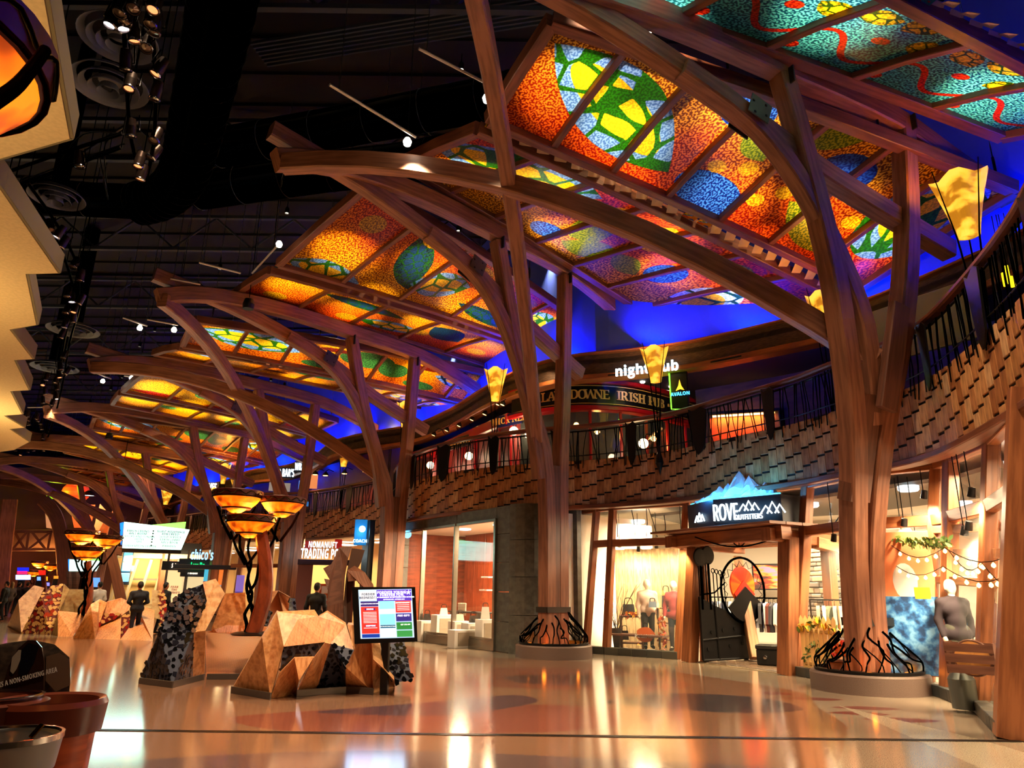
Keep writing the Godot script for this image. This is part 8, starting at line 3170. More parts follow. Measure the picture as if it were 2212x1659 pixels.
# the carved brown sculpture: an upright with a hooked arm and a notched leaf on its left side
func sculpture() -> void:
	var r := 14.4
	var o := thing("carved_sculpture", "dark brown carved sculpture with a hooked arm and a notched left edge, behind the screen", "sculpture", on_y(735, 1440, 0.0))
	rock([[694, 1440, 0.0001], [700, 1390, 0.05], [706, 1310, 0.1], [708, 1275, 0.1], [700, 1250, 0.15], [712, 1252, 0.15], [698, 1228, 0.15], [716, 1218, 0.2], [733, 1182, 0.25], [760, 1181, 0.25], [752, 1206, 0.2], [745, 1245, 0.2], [742, 1300, 0.1], [740, 1440, 0.0001]], r, 0.5, o, M.timber_dark, "upright")
	rock([[742, 1300, 0.1], [748, 1240, 0.2], [760, 1184, 0.2], [788, 1188, 0.2], [780, 1215, 0.2], [766, 1240, 0.2], [758, 1290, 0.1], [752, 1440, 0.0001], [740, 1440, 0.0001]], r + 0.12, 0.45, o, paint(Color(0.3, 0.2, 0.15), 0.5), "inner_face")
	rock([[750, 1232, 0.1], [766, 1222, 0.1], [788, 1236, 0.1], [806, 1262, 0.05], [812, 1296, 0.0001], [790, 1296, 0.0001], [784, 1272, 0.05], [770, 1254, 0.1], [752, 1256, 0.1]], r - 0.15, 0.4, o, M.timber, "hooked_arm")


func bowl(o: Node3D, p: Vector3, r: float) -> void:
	var t := at_(p)
	var g := Geo.new()
	g.lathe([Vector2(r * 0.56, -r * 0.42), Vector2(r * 0.78, -r * 0.22), Vector2(r * 0.95, 0.02 * r)], 32, t)
	part("bowl_glass", g, M.amber, o)
	g = Geo.new()
	g.lathe([Vector2(0, -r * 0.62), Vector2(r * 0.2, -r * 0.6), Vector2(r * 0.36, -r * 0.5), Vector2(r * 0.4, -r * 0.44)], 24, t)
	part("cup_glass", g, M.amber, o)
	g = Geo.new()
	g.lathe([Vector2(r * 0.94, 0.0), Vector2(r * 0.98, 0.02 * r), Vector2(r * 1.02, 0.28 * r), Vector2(r * 0.98, 0.3 * r), Vector2(r * 0.94, 0.06 * r)], 32, t)
	part("rim_band", g, M.rim_red, o)
	g = Geo.new()
	g.lathe([Vector2(r * 0.4, -r * 0.46), Vector2(r * 0.58, -r * 0.46), Vector2(r * 0.6, -r * 0.39), Vector2(r * 0.4, -r * 0.41)], 32, t)
	part("lower_band", g, M.rim_red, o)
	# waving pale scallops round the rim
	g = Geo.new()
	var w := []
	for i in 65:
		var a := TAU * i / 64
		w.append(p + Vector3(cos(a) * r * 1.015, r * (0.16 + 0.07 * sin(i * TAU / 5.33)), sin(a) * r * 1.015))
	g.tube(w, r * 0.022, 4)
	part("scallop_line", g, M.gold, o)
	g = Geo.new()
	g.tube(ring(tip(p + Vector3(0, 0.02 * r, 0)), r * 0.985, 32), r * 0.025, 6)
	part("metal_ring", g, M.copper, o)


func lamp_group(bowls: Array, foot_px: Vector2, r: float, where: String, near: bool) -> void:
	var foot := at_range(foot_px.x, foot_px.y, r)
	if not near:
		foot = on_y(foot_px.x, foot_px.y + 20, 0.3 if r < 40 else 0.0)
	var stem := thing("lamp_stand", "twisted stems under the " + where, "lamp stand", foot)
	var k := r / 15.6
	var g := Geo.new()
	g.lathe([Vector2(0, 0.0), Vector2(0.36, 0.0), Vector2(0.4, 0.03), Vector2(0.3, 0.06), Vector2(0, 0.07)], 20, at_(foot))
	part("base_disc", g, M.dark_metal, stem)
	for q: Array in bowls:
		var p := at_range(q[0], q[1], r)
		var rad: float = q[2] / FOCAL * r
		var o := thing("bowl_lamp", "%s of the three %s" % [q[3], where], "bowl lamp", p, where)
		bowl(o, p, rad)
		area(o, p + Vector3(0, rad * 0.2, 0), Vector3.UP, Color(1.0, 0.7, 0.35), 2.6 * k, rad, rad)
		omni(o, p + Vector3(0, -rad * 0.75, 0), Color(1.0, 0.6, 0.2), 0.8 * k, rad * 0.3)
	# stems: from the foot they part at a knot and fork to the bowls
	var knot := foot.lerp(at_range(bowls[2][0] - bowls[2][2] * 0.05, bowls[2][1] + bowls[2][2] * 3.0, r), 1.0)
	for i in 3:
		var q: Array = bowls[i]
		var rad: float = q[2] / FOCAL * r
		var end := at_range(q[0], q[1], r) + Vector3(0, -rad * 0.6, 0)
		var pts := []
		for j in 14:
			var s := j / 13.0
			var a := foot + Vector3([-0.12, 0.0, 0.12][i], 0, [0.05, -0.1, 0.06][i])
			var p := a.lerp(knot, s * 2.0) if s < 0.5 else knot.lerp(end, s * 2.0 - 1.0)
			p += Vector3(sin(j * 1.7 + i * 2.1), 0, cos(j * 1.9 + i)) * 0.05 * (1.0 - absf(s - 0.5))
			pts.append(p)
		g = Geo.new()
		g.tube(smooth(pts, 2), 0.038, 7, 0.024)
		part("twisted_stem", g, M.dark_metal, stem)
	for q: Array in bowls:
		var rad: float = q[2] / FOCAL * r
		for s: float in [-1, 1]:
			g = Geo.new()
			var c := at_range(q[0], q[1], r)
			g.tube([c + Vector3(s * rad * 0.8, -rad * 0.35, 0), c + Vector3(s * rad * 0.5, -rad * 1.0, 0), c + Vector3(s * 0.02, -rad * 1.7, 0)], 0.022, 6, 0.03)
			part("bracket", g, M.copper if s > 0 else M.dark_metal, stem)
	g = Geo.new()
	var horn := []
	for q: Array in [[0.02, 0.0], [0.1, 0.3], [0.16, 0.62], [0.16, 0.95], [0.1, 1.3], [0.0, 1.65], [-0.1, 2.0]]:
		horn.append(foot + Vector3(q[0] + 0.05, q[1] * 1.05 + 0.05, 0.1))
	g.beam(smooth(horn, 3), 0.3, 0.26, Vector3.RIGHT, 0.05, 0.06)
	part("wooden_horn", g, paint(Color(0.55, 0.24, 0.12), 0.4, 0.0, M.grain, Vector3(0.5, 1.5, 1)), stem)


# the amber bowl cut by the left edge near the top, with its copper horn
func near_bowl() -> void:
	var p := at_range(-275, 100, 2.9)
	var o := thing("bowl_lamp", "large amber bowl lamp cut off by the left edge, high at the top", "bowl lamp", p)
	bowl(o, p, 0.5)
	var g := Geo.new()
	g.tube(smooth([at_range(-120, 300, 2.3), at_range(-30, 232, 2.35), at_range(40, 182, 2.4), at_range(98, 108, 2.5)], 5), 0.028, 12, 0.018)
	part("copper_horn", g, paint(Color(0.8, 0.5, 0.38), 0.3), o)
	g = Geo.new()
	g.tube([p + Vector3(0, -0.3, 0), Vector3(p.x, 0.0, p.z)], 0.05, 10)
	part("stand", g, M.dark_metal, o)
	area(o, p + Vector3(0, 0.1, 0), Vector3.UP, Color(1.0, 0.75, 0.42), 1.6, 0.5, 0.5)
	omni(o, p + Vector3(0.1, -0.4, 0.0), Color(1.0, 0.6, 0.25), 0.4, 0.1)


# the big hall directory: overlapping lit panels on an arm
func directory() -> void:
	for d: Array in [
		[[[268, 1127], [410, 1144], [391, 1188], [264, 1184]], 30.0, [[326, 1134], [402, 1127], [399, 1146], [330, 1140]], [[259, 1130], [267, 1128], [262, 1180], [261, 1176]], "large tilted white directory board with a lime panel behind it"],
		[[[150, 1208], [219, 1212], [208, 1234], [149, 1234]], 47.0, [[186, 1206], [218, 1206], [217, 1212], [190, 1210]], [[147, 1208], [150, 1208], [149, 1233], [148, 1233]], "farther white directory board behind the left bowl lamps"]]:
		var r: float = d[1]
		var q: Array = d[0]
		var c := at_range((q[0][0] + q[1][0]) / 2.0, (q[0][1] + q[2][1]) / 2.0, r)
		var k := Vector3(-c.x, 0, -c.z).normalized()
		var o := thing("directory_sign", d[4], "directory sign", c)
		for w: Array in [[q, 0.0, Color(0.78, 1.0, 0.96), 1.5, "screen_panel"], [d[2], 0.25, Color(0.55, 0.95, 0.4), 0.95, "lime_panel"], [d[3], 0.2, Color(0.05, 0.5, 1.0), 1.2, "blue_panel"]]:
			var g := Geo.new()
			var f := []
			for p: Array in w[0]:
				f.append(on_plane(p[0], p[1], c - k * w[1], k))
			var bk := []
			for p: Vector3 in f:
				bk.append(p - k * 0.1)
			g.hull(f + bk)
			part(w[4], g, glow(w[2], w[3]), o)
		var ax := (on_plane(q[2][0], q[2][1], c, k) - on_plane(q[3][0], q[3][1], c, k)).normalized()
		var t := Transform3D(Basis(ax, k.cross(ax), k), c)
		var ink := paint(Color(0.03, 0.06, 0.06), 0.6)
		var fade := paint(Color(0.5, 0.66, 0.63), 0.6)
		var rows := [[-0.95, 0.17, "EARTH CASINO", ink], [-0.95, 0.06, "BALL ROOM", ink], [-0.85, -0.06, "SHOPS AND DINING", fade], [-0.85, -0.17, "HOTEL", fade], [-0.85, -0.28, "SPA", fade], [-0.8, -0.46, "CONVENTION CENTER", fade], [0.42, 0.2, "GUEST ASSISTANCE", ink], [0.42, 0.09, "ATM CREDIT", ink], [0.42, -0.03, "GUEST SERVICE", fade], [0.42, -0.15, "EARTH LOBBY", fade], [0.42, -0.27, "RACE BOOK", fade], [0.42, -0.42, "PARKING", fade]]
		if r < 40:
			for w: Array in rows:
				letters(w[2], 0.075, 0.006, w[3], o, t.translated_local(Vector3(w[0] * 0.8 + 0.12, w[1] * 0.85, 0.012)))
				var g := Geo.new()
				g.box(t.translated_local(Vector3(w[0] * 0.8 - 0.48, w[1] * 0.85, 0.012)), Vector3(0.05, 0.05, 0.01))
				part("bullet", g, ink, o)
			var g := Geo.new()
			g.beam([on_plane(264, 1188, c - k * 0.1, k), on_plane(391, 1192, c - k * 0.1, k)], 0.2, 0.14)
			part("bottom_rail", g, M.dark_metal, o)
			# the arm and bent post on the left that carries it
			g = Geo.new()
			g.beam([on_plane(266, 1192, c - k * 0.2, k), on_plane(238, 1186, c - k * 0.2, k), on_plane(232, 1168, c - k * 0.2, k)], 0.3, 0.3, k, 0.02)
			g.beam([on_plane(238, 1190, c - k * 0.2, k), on_plane(250, 1240, c - k * 0.2, k), on_plane(272, 1345, c - k * 0.2, k)], 0.34, 0.34, k, 0.02)
			part("support_post", g, M.timber_dark, o)
		else:
			var g := Geo.new()
			g.tube([c - k * 0.2, Vector3(c.x - k.x * 0.2, 0, c.z - k.z * 0.2)], 0.15, 8)
			part("support_post", g, M.timber_dark, o)
		area(o, c + k * 0.15, k, Color(0.7, 1.0, 0.95), 4.0 if r < 40 else 6.0, 2.2, 0.9)


# the promotional screen at the right end of the benches
func kiosk() -> void:
	var r := 12.1
	var c := at_range(831, 1330, r)
	var k := Vector3(-c.x, -0.25, -c.z).normalized()
	k = Vector3(-0.05, 0.06, 1.0).normalized()
	var P := func(x: float, y: float, d: float) -> Vector3: return on_plane(x, y, c + k * d, k)
	var o := thing("promo_screen", "black-framed promotional screen on a post at the right end of the benches", "screen", c)
	var g := Geo.new()
	var quad_ := func(a: Array, d0: float, d1: float) -> Geo:
		var gg := Geo.new()
		var f := []
		for p: Array in a:
			f.append(P.call(p[0], p[1], d0))
		for p: Array in a:
			f.append(P.call(p[0], p[1], d1))
		gg.hull(f)
		return gg
	part("frame", quad_.call([[760, 1268], [897, 1268], [902, 1386], [766, 1391]], 0.0, -0.12), M.sign_black, o)
	part("screen_ground", quad_.call([[774, 1274], [889, 1272], [895, 1377], [779, 1380]], 0.004, -0.01), glow(Color(0.72, 0.86, 1.0), 0.95), o)
	# blocks of the printed page, in the page's own 0..1 coordinates
	var S := func(u: float, v: float) -> Array:
		var top := Vector2(lerpf(774, 889, u), lerpf(1274, 1272, u))
		var bot := Vector2(lerpf(779, 895, u), lerpf(1380, 1377, u))
		var q := top.lerp(bot, v)
		return [q.x, q.y]
	for b: Array in [[0.34, 0.01, 0.99, 0.24, Color(0.33, 0.22, 0.72)], [0.03, 0.05, 0.33, 0.22, Color(0.95, 0.97, 1.0)], [0.03, 0.24, 0.36, 0.34, Color(0.2, 0.14, 0.42)], [0.03, 0.35, 0.36, 0.9, Color(0.98, 0.2, 0.16)], [0.03, 0.91, 0.36, 0.98, Color(0.05, 0.22, 0.62)], [0.38, 0.24, 0.66, 0.4, Color(0.55, 0.9, 0.92)], [0.38, 0.41, 0.66, 0.5, Color(0.98, 1.0, 1.0)], [0.38, 0.51, 0.66, 0.72, Color(0.5, 0.88, 0.92)], [0.38, 0.73, 0.66, 0.79, Color(0.05, 0.3, 0.4)], [0.38, 0.8, 0.66, 0.98, Color(0.85, 0.96, 1.0)], [0.68, 0.24, 0.97, 0.48, Color(0.98, 0.25, 0.22)], [0.68, 0.5, 0.97, 0.66, Color(0.2, 0.16, 0.5)], [0.68, 0.68, 0.97, 0.83, Color(0.16, 0.5, 0.22)], [0.68, 0.85, 0.97, 0.98, Color(0.2, 0.56, 0.28)], [0.1, 0.38, 0.3, 0.42, Color(0.25, 0.12, 0.45)], [0.1, 0.72, 0.3, 0.76, Color(0.25, 0.12, 0.45)]]:
		var lift := 0.012 if b[4].b < 0.46 and b[0] == 0.1 else 0.008
		part("screen_block", quad_.call([S.call(b[0], b[1]), S.call(b[2], b[1]), S.call(b[2], b[3]), S.call(b[0], b[3])], lift, 0.0), glow(b[4], 0.9), o)
	var white := glow(Color(1, 1, 1), 1.3)
	var navy := paint(Color(0.05, 0.06, 0.3), 0.5)
	for w: Array in [[0.63, 0.065, "FOREVER YOUNG.", 0.042, white], [0.63, 0.115, "FOREVER FUN.", 0.042, white], [0.66, 0.165, "EVERY WEDNESDAY IN SEPTEMBER AND OCTOBER", 0.02, white], [0.66, 0.21, "SEPTEMBER 6TH - OCTOBER 25TH", 0.016, white], [0.18, 0.095, "FOREVER", 0.036, navy], [0.18, 0.165, "WEDNESDAY", 0.036, navy], [0.2, 0.29, "JUST SHOW PLAYERS CLUB CARD", 0.014, white], [0.2, 0.4, "DINING", 0.022, white], [0.2, 0.74, "SHOPPING", 0.022, white], [0.82, 0.545, "FREE GIFT!", 0.028, white], [0.52, 0.76, "JUST FOR OUR YOUNG AT HEART", 0.012, white], [0.82, 0.28, "ENTERTAINMENT", 0.02, white], [0.85, 0.73, "GET 15% OFF", 0.018, white]]:
		var q: Array = S.call(w[0], w[1])
		var pos: Vector3 = P.call(q[0], q[1], 0.016)
		var q2: Array = S.call(w[0] + 0.1, w[1])
		var ax: Vector3 = ((P.call(q2[0], q2[1], 0.016) as Vector3) - pos).normalized()
		letters(w[2], w[3], 0.004, w[4], o, Transform3D(Basis(ax, k.cross(ax), k), pos))
	for v in 9:
		for col: Array in [[0.07, 0.32], [0.71, 0.94]]:
			if col[0] > 0.5 and v > 3:
				continue
			var y := (0.46 + v * 0.03 + (0.08 if v > 7 else 0.0)) if col[0] < 0.5 else 0.32 + v * 0.035
			part("text_line", quad_.call([S.call(col[0], y), S.call(col[1], y), S.call(col[1], y + 0.008), S.call(col[0], y + 0.008)], 0.012, 0.0), white, o)
	g = Geo.new()
	var star := PackedVector2Array()
	for i in 10:
		var a := PI / 2 + TAU * i / 10.0
		star.append(Vector2(cos(a), sin(a)) * (0.045 if i % 2 == 0 else 0.014))
	var sp: Array = S.call(0.94, 0.07)
	g.prism(star, 0.006, Transform3D(Basis(Vector3.RIGHT, k.cross(Vector3.RIGHT).normalized(), k).orthonormalized(), P.call(sp[0], sp[1], 0.012)))
	part("star_print", g, white, o)
	g = Geo.new()
	var foot := on_y(842, 1480)
	g.beam([Vector3(c.x, c.y - 0.3, c.z) - k * 0.2, Vector3(c.x, 0.0, c.z) - k * 0.3], 0.16, 0.12, Vector3.RIGHT, 0.01)
	part("post", g, M.black_metal, o)
	area(o, c + k * 0.06, k, Color(0.75, 0.85, 1.0), 0.9, 0.9, 0.8)


# two litter bins, an ash urn and the notice on a rock at the lower left
func bins() -> void:
	var p := on_y(112, 1512, 0.95)
	var o := thing("litter_bin", "copper-brown litter bin with a wide rim, at the lower left", "litter bin", Vector3(p.x, 0, p.z))
	var base := Vector3(p.x, 0, p.z)
	var t := at_(base)
	var g := Geo.new()
	g.lathe([Vector2(0, 0.0), Vector2(0.22, 0.0), Vector2(0.255, 0.8), Vector2(0.0, 0.8)], 36, t)
	part("body", g, paint(Color(0.8, 0.36, 0.15), 0.4, 0.0, M.grain, Vector3(0.6, 3, 1)), o)
	g = Geo.new()
	g.lathe([Vector2(0.25, 0.78), Vector2(0.285, 0.78), Vector2(0.3, 0.93), Vector2(0.285, 0.96), Vector2(0.25, 0.95), Vector2(0.235, 0.9), Vector2(0.22, 0.83)], 36, t)
	part("rim", g, paint(Color(0.4, 0.17, 0.1), 0.3), o)
	g = Geo.new()
	g.lathe([Vector2(0.24, 0.84), Vector2(0, 0.8)], 36, t)
	part("inner_well", g, M.sign_black, o)
	p = on_y(-22, 1516, 0.95)
	o = thing("litter_bin", "second litter bin with a dark lid and a silver edge, cut by the left edge", "litter bin", Vector3(p.x, 0, p.z))
	t = at_(Vector3(p.x, 0, p.z))
	g = Geo.new()
	g.lathe([Vector2(0, 0.0), Vector2(0.22, 0.0), Vector2(0.255, 0.8), Vector2(0.0, 0.8)], 36, t)
	part("body", g, paint(Color(0.5, 0.24, 0.13), 0.4), o)
	g = Geo.new()
	g.lathe([Vector2(0.25, 0.78), Vector2(0.29, 0.78), Vector2(0.3, 0.95), Vector2(0.25, 0.97), Vector2(0.22, 0.88)], 36, t)
	part("rim", g, paint(Color(0.36, 0.16, 0.1), 0.3), o)
	g = Geo.new()
	g.lathe([Vector2(0.25, 0.97), Vector2(0.262, 0.975), Vector2(0.27, 0.985), Vector2(0.25, 0.99)], 36, t)
	part("silver_edge", g, M.chrome, o)
	g = Geo.new()
	g.lathe([Vector2(0.24, 0.9), Vector2(0, 0.88)], 36, t)
	part("inner_well", g, M.sign_black, o)
	p = on_y(8, 1588, 0.92)
	o = thing("ash_urn", "white ash urn with a metal lip, in front of the copper bin", "ash urn", Vector3(p.x, 0, p.z))
	t = at_(Vector3(p.x, 0, p.z))
	g = Geo.new()
	g.lathe([Vector2(0, 0.0), Vector2(0.2, 0.0), Vector2(0.21, 0.76), Vector2(0.23, 0.77), Vector2(0.245, 0.9), Vector2(0.0, 0.9)], 36, t)
	part("body", g, paint(Color(0.62, 0.6, 0.58), 0.45), o)
	g = Geo.new()
	g.lathe([Vector2(0.235, 0.895), Vector2(0.25, 0.9), Vector2(0.25, 0.925), Vector2(0.235, 0.925), Vector2(0.225, 0.9)], 36, t)
	part("lip", g, M.chrome, o)
	g = Geo.new()
	g.lathe([Vector2(0.235, 0.915), Vector2(0.2, 0.906), Vector2(0, 0.902)], 36, t)
	part("sand_bed", g, M.sign_black, o)
	var ap := on_y(68, 1583, 0.93)
	g = Geo.new()
	g.tube([ap + Vector3(0.0, -0.02, 0), ap + Vector3(0.02, 0.03, -0.04)], 0.012, 8)
	part("yellow_stub", g, paint(Color(0.85, 0.55, 0.1), 0.5), o, "yellow cigarette stub")
	# rock and notice
	var r := 6.4
	o = thing("notice_rock", "rough brown rock behind the bins", "rock", on_y(70, 1560))
	var rr := RandomNumberGenerator.new()
	rr.seed = 12
	g = Geo.new()
	var pts := []
	for q: Array in [[-40, 1400], [20, 1388], [70, 1382], [118, 1392], [150, 1420], [152, 1470], [146, 1540], [-40, 1560], [60, 1565]]:
		pts.append(at_range(q[0], q[1], r + 0.05))
		pts.append(at_range(q[0] * 0.9, q[1] + 6, r + 0.7))
	g.hull(pts)
	part("stone", g, paint(Color(0.3, 0.24, 0.18), 0.7, 0.0, noise_tex(0.03, [Color(0.5, 0.48, 0.45), Color(1, 1, 1)], [0.3, 0.7], FastNoiseLite.TYPE_SIMPLEX, 5, 256, 77), Vector3(2, 2, 2), true), o)
	g = Geo.new()
	pts = []
	for q: Array in [[100, 1418], [128, 1410], [150, 1424], [152, 1480], [120, 1494], [98, 1470]]:
		pts.append(at_range(q[0], q[1], r - 0.12))
		pts.append(at_range(q[0], q[1], r + 0.3))
	g.hull(pts)
	part("stone_shoulder", g, paint(Color(0.42, 0.34, 0.26), 0.7), o)
	var c := at_range(50, 1450, r - 0.2)
	o = thing("smoking_notice", "glossy brown notice plate with a round-topped outline and white lettering, on the rock", "notice", c)
	var k := Vector3(0.35, 0.15, 1.0).normalized()
	var fpx := [[0, 1500], [18, 1440], [38, 1402], [60, 1383], [78, 1384], [90, 1398], [95, 1430], [94, 1500]]
	var f := []
	var bk := []
	for q: Array in fpx:
		f.append(on_plane(q[0], q[1], c, k))
		bk.append(on_plane(q[0], q[1], c, k) - k * 0.03)
	g = Geo.new()
	g.hull(f + bk)
	part("plate", g, paint(Color(0.16, 0.09, 0.06), 0.12), o)
	var bird := []
	for q: Array in [[22, 1450], [26, 1420], [40, 1404], [46, 1404], [44, 1425], [36, 1445], [28, 1456]]:
		bird.append(on_plane(q[0], q[1], c + k * 0.004, k))
		bird.append(on_plane(q[0], q[1], c - k * 0.01, k))
	g = Geo.new()
	g.hull(bird)
	part("pale_figure", g, paint(Color(0.55, 0.52, 0.47), 0.3), o)
	bird = []
	for q: Array in [[40, 1456], [46, 1404], [62, 1388], [84, 1396], [74, 1430], [56, 1460]]:
		bird.append(on_plane(q[0], q[1], c + k * 0.003, k))
		bird.append(on_plane(q[0], q[1], c - k * 0.01, k))
	g = Geo.new()
	g.hull(bird)
	part("dark_figure", g, paint(Color(0.05, 0.05, 0.08), 0.15), o)
	var lp := on_plane(49, 1466, c + k * 0.005, k)
	var ax := (on_plane(86, 1456, c, k) - on_plane(12, 1476, c, k)).normalized()
	letters("THIS IS A NON-SMOKING AREA", 0.032, 0.004, paint(Color(0.75, 0.74, 0.72), 0.4), o, Transform3D(Basis(ax * 0.62, k.cross(ax), k), lp))


# ---- the far end of the hall ----

func far_end() -> void:
	var R := 62.0
	var g := Geo.new()
	# dark plum wall with a truss of brown timbers in front of pale panels
	var p0 := at_range(0, 1200, R)
	var p1 := at_range(135, 1200, R)
	var d := Vector3(p1.x - p0.x, 0, p1.z - p0.z).normalized()
	var k := d.cross(Vector3.UP)
	if k.z < 0:
		k = -k
	var P := func(x: float, y: float, off: float) -> Vector3: return on_plane(x, y, p0 + k * off, k)
	var o := thing("timber_bridge", "brown timber truss bridge with crossed braces before pale panels, at the far left", "bridge", P.call(60, 1190, 0))
	var pale := paint(Color(0.62, 0.48, 0.42), 0.8)
	var box_px := func(x0: float, y0: float, x1: float, y1: float, off: float, th: float) -> Geo:
		var gg := Geo.new()
		gg.hull([P.call(x0, y0, off), P.call(x1, y0, off), P.call(x1, y1, off), P.call(x0, y1, off), P.call(x0, y0, off - th), P.call(x1, y0, off - th), P.call(x1, y1, off - th), P.call(x0, y1, off - th)])
		return gg
	part("panel", box_px.call(12, 1146, 126, 1188, -0.3, 0.2), pale, o)
	for q: Array in [[8, 1148, 130, 1148], [8, 1187, 130, 1187]]:
		g = Geo.new()
		g.beam([P.call(q[0], q[1], 0), P.call(q[2], q[3], 0)], 0.2, 0.22)
		part("chord", g, M.timber_dark, o)
	for q: Array in [[27, 1148, 24, 1187], [62, 1148, 57, 1187], [110, 1150, 103, 1187], [32, 1150, 53, 1186], [59, 1148, 28, 1186], [68, 1148, 98, 1186], [108, 1150, 62, 1186]]:
		g = Geo.new()
		g.beam([P.call(q[0], q[1], 0.05), P.call(q[2], q[3], 0.05)], 0.16, 0.16, k, 0.01)
		part("brace", g, M.timber_dark, o)
	# hall walls behind
	struct("wall_far_left", box_px.call(-260, 1190, 420, 1330, -6.0, 0.3), paint(Color(0.3, 0.16, 0.15), 0.8))
	struct("wall_far_upper", box_px.call(-260, 1010, 420, 1190, -6.0, 0.3), paint(Color(0.36, 0.24, 0.24), 0.8))
	o = thing("timber_pillar", "broad brown timber pillar at the far left edge", "pillar", P.call(10, 1310, 0.5))
	g = Geo.new()
	g.beam([P.call(0, 1320, 0.5), P.call(8, 1200, 0.5), P.call(22, 1080, 0.5)], 0.9, 0.9, k, 0.05)
	part("shaft", g, M.timber, o)
	o = thing("timber_pillar", "round-shouldered brown timber pillar right of the truss bridge", "pillar", P.call(138, 1310, 0.5))
	g = Geo.new()
	g.beam(smooth([P.call(140, 1318, 0.5), P.call(138, 1230, 0.5), P.call(132, 1160, 0.5), P.call(118, 1110, 0.5), P.call(92, 1080, 0.5)], 3), 0.85, 0.85, k, 0.05)
	part("shaft", g, M.timber_dark, o)
	# slanting orange and cream wedges of the far dome with its glowing globes
	for q: Array in [[[160, 1140], [196, 1140], [206, 1090], [150, 1090], Color(0.72, 0.34, 0.14), "orange slanting wall panel under the red globe at the far end"], [[200, 1150], [222, 1150], [236, 1110], [216, 1088], Color(0.62, 0.55, 0.4), "cream slanting wall panel right of the red globe"], [[100, 1140], [124, 1144], [118, 1090], [96, 1084], Color(0.72, 0.66, 0.7), "pale lilac slanting panel above the truss bridge"], [[212, 1150], [232, 1152], [240, 1118], [232, 1112], Color(0.75, 0.42, 0.18), "narrow orange slanting panel beside the cream one"]]:
		g = Geo.new()
		var pts := []
		for i in 4:
			pts.append(P.call(q[i][0], q[i][1], -2.0))
			pts.append(P.call(q[i][0], q[i][1], -2.3))
		g.hull(pts)
		solo("wall_panel", g, paint(q[4], 0.7), q[5], "panel")
	for q: Array in [[164, 1064, 24, Color(0.95, 0.3, 0.12), 0.55, "large glowing red-orange globe at the far end"], [114, 1067, 11, Color(0.6, 0.8, 0.12), 0.6, "small glowing green globe left of the red one"]]:
		var c: Vector3 = P.call(q[0], q[1], -2.4)
		var o2 := thing("glow_globe", q[5], "globe lamp", c)
		g = Geo.new()
		var r: float = q[2] / FOCAL * R
		var prof := []
		for i in 9:
			prof.append(Vector2(sin(PI * i / 8.0), -cos(PI * i / 8.0) * 0.85) * r)
		g.lathe(prof, 20, at_(c))
		part("globe", g, glow(q[3], q[4]), o2)
		omni(o2, c + k * (r + 0.5), q[3], 6.0, 0.3)
	# slot-machine signs
	for q: Array in [[50, 1230, 25, 8, Color(0.05, 0.12, 1.0), 1.6, "dark blue lit top of the far slot-machine sign"], [48, 1237, 22, 6, Color(1.0, 0.12, 0.35), 1.8, "pink-red lit band of the far slot-machine sign"], [50, 1247, 32, 10, Color(0.75, 0.85, 1.0), 2.4, "bright white-blue band of the far slot-machine sign"], [91, 1237, 15, 10, Color(1.0, 0.1, 0.06), 1.6, "small red lit sign right of the slot-machine sign"], [84, 1250, 8, 8, Color(0.4, 0.6, 1.0), 1.8, "tiny blue lit sign under the red one"], [101, 1262, 12, 7, Color(0.45, 0.45, 1.0), 2.2, "tiny violet-white screen among the slot machines"], [100, 1250, 6, 9, Color(1.0, 0.6, 0.1), 1.6, "tiny orange lit shape among the slot machines"], [121, 1247, 10, 6, Color(1.0, 0.55, 0.15), 1.4, "small orange lit shape right of the slot machines"], [190, 1265, 6, 24, Color(0.8, 0.2, 0.9), 1.6, "narrow magenta lit panel behind the twisted far stems"], [208, 1258, 16, 20, Color(0.35, 0.6, 1.0), 1.3, "blue screen right of the magenta panel"]]:
		var o3 := thing("slot_sign", q[6], "lit sign", P.call(q[0], q[1], 2.0))
		part("light_panel", box_px.call(q[0] - q[2] / 2.0, q[1] - q[3] / 2.0, q[0] + q[2] / 2.0, q[1] + q[3] / 2.0, 2.0, 0.2), glow(q[4], q[5]), o3)
		g = Geo.new()
		var b: Vector3 = P.call(q[0], q[1], 1.7)
		g.beam([b, Vector3(b.x, 0, b.z)], 0.3, 0.3, k, 0.01)
		part("stand", g, M.sign_black, o3)
	o = thing("timber_fence", "dark vertical plank screen below the farther directory board", "screen wall", P.call(165, 1270, 6.0))
	var xs := 144.0
	while xs < 186:
		part("plank", box_px.call(xs, 1232, xs + 4.6, 1276, 14.0, 0.2), M.timber_dark, o)
		xs += 5.2
	# light of the far end
	for q: Array in [[Vector3(-22, 8.2, -40), 26.0, Color(1, 0.75, 0.55)], [Vector3(-34, 8.2, -42), 40.0, Color(1.0, 0.66, 0.55)], [Vector3(-32, 8.2, -54), 60.0, Color(1.0, 0.72, 0.5)]]:
		var c: Vector3 = q[0]
		o = thing("hanging_dome_lamp", "wide dome lamp hanging over the far part of the hall", "hanging lamp", c, "dome lamps over the far hall")
		g = Geo.new()
		g.lathe([Vector2(0.5, -0.05), Vector2(0.42, 0.15), Vector2(0.1, 0.35), Vector2(0, 0.36)], 20, at_(c))
		g.tube([c + Vector3(0, 0.35, 0), Vector3(c.x, 15.9, c.z)], 0.02, 5)
		part("dome", g, M.black_metal, o)
		g = Geo.new()
		g.lathe([Vector2(0, -0.02), Vector2(0.44, 0.0)], 20, at_(c))
		part("diffuser", g, M.white_glow, o)
		area(o, c + Vector3(0, -0.08, 0), Vector3.DOWN, q[2], q[1], 0.8, 0.8)


# ---- people and shop-window figures ----

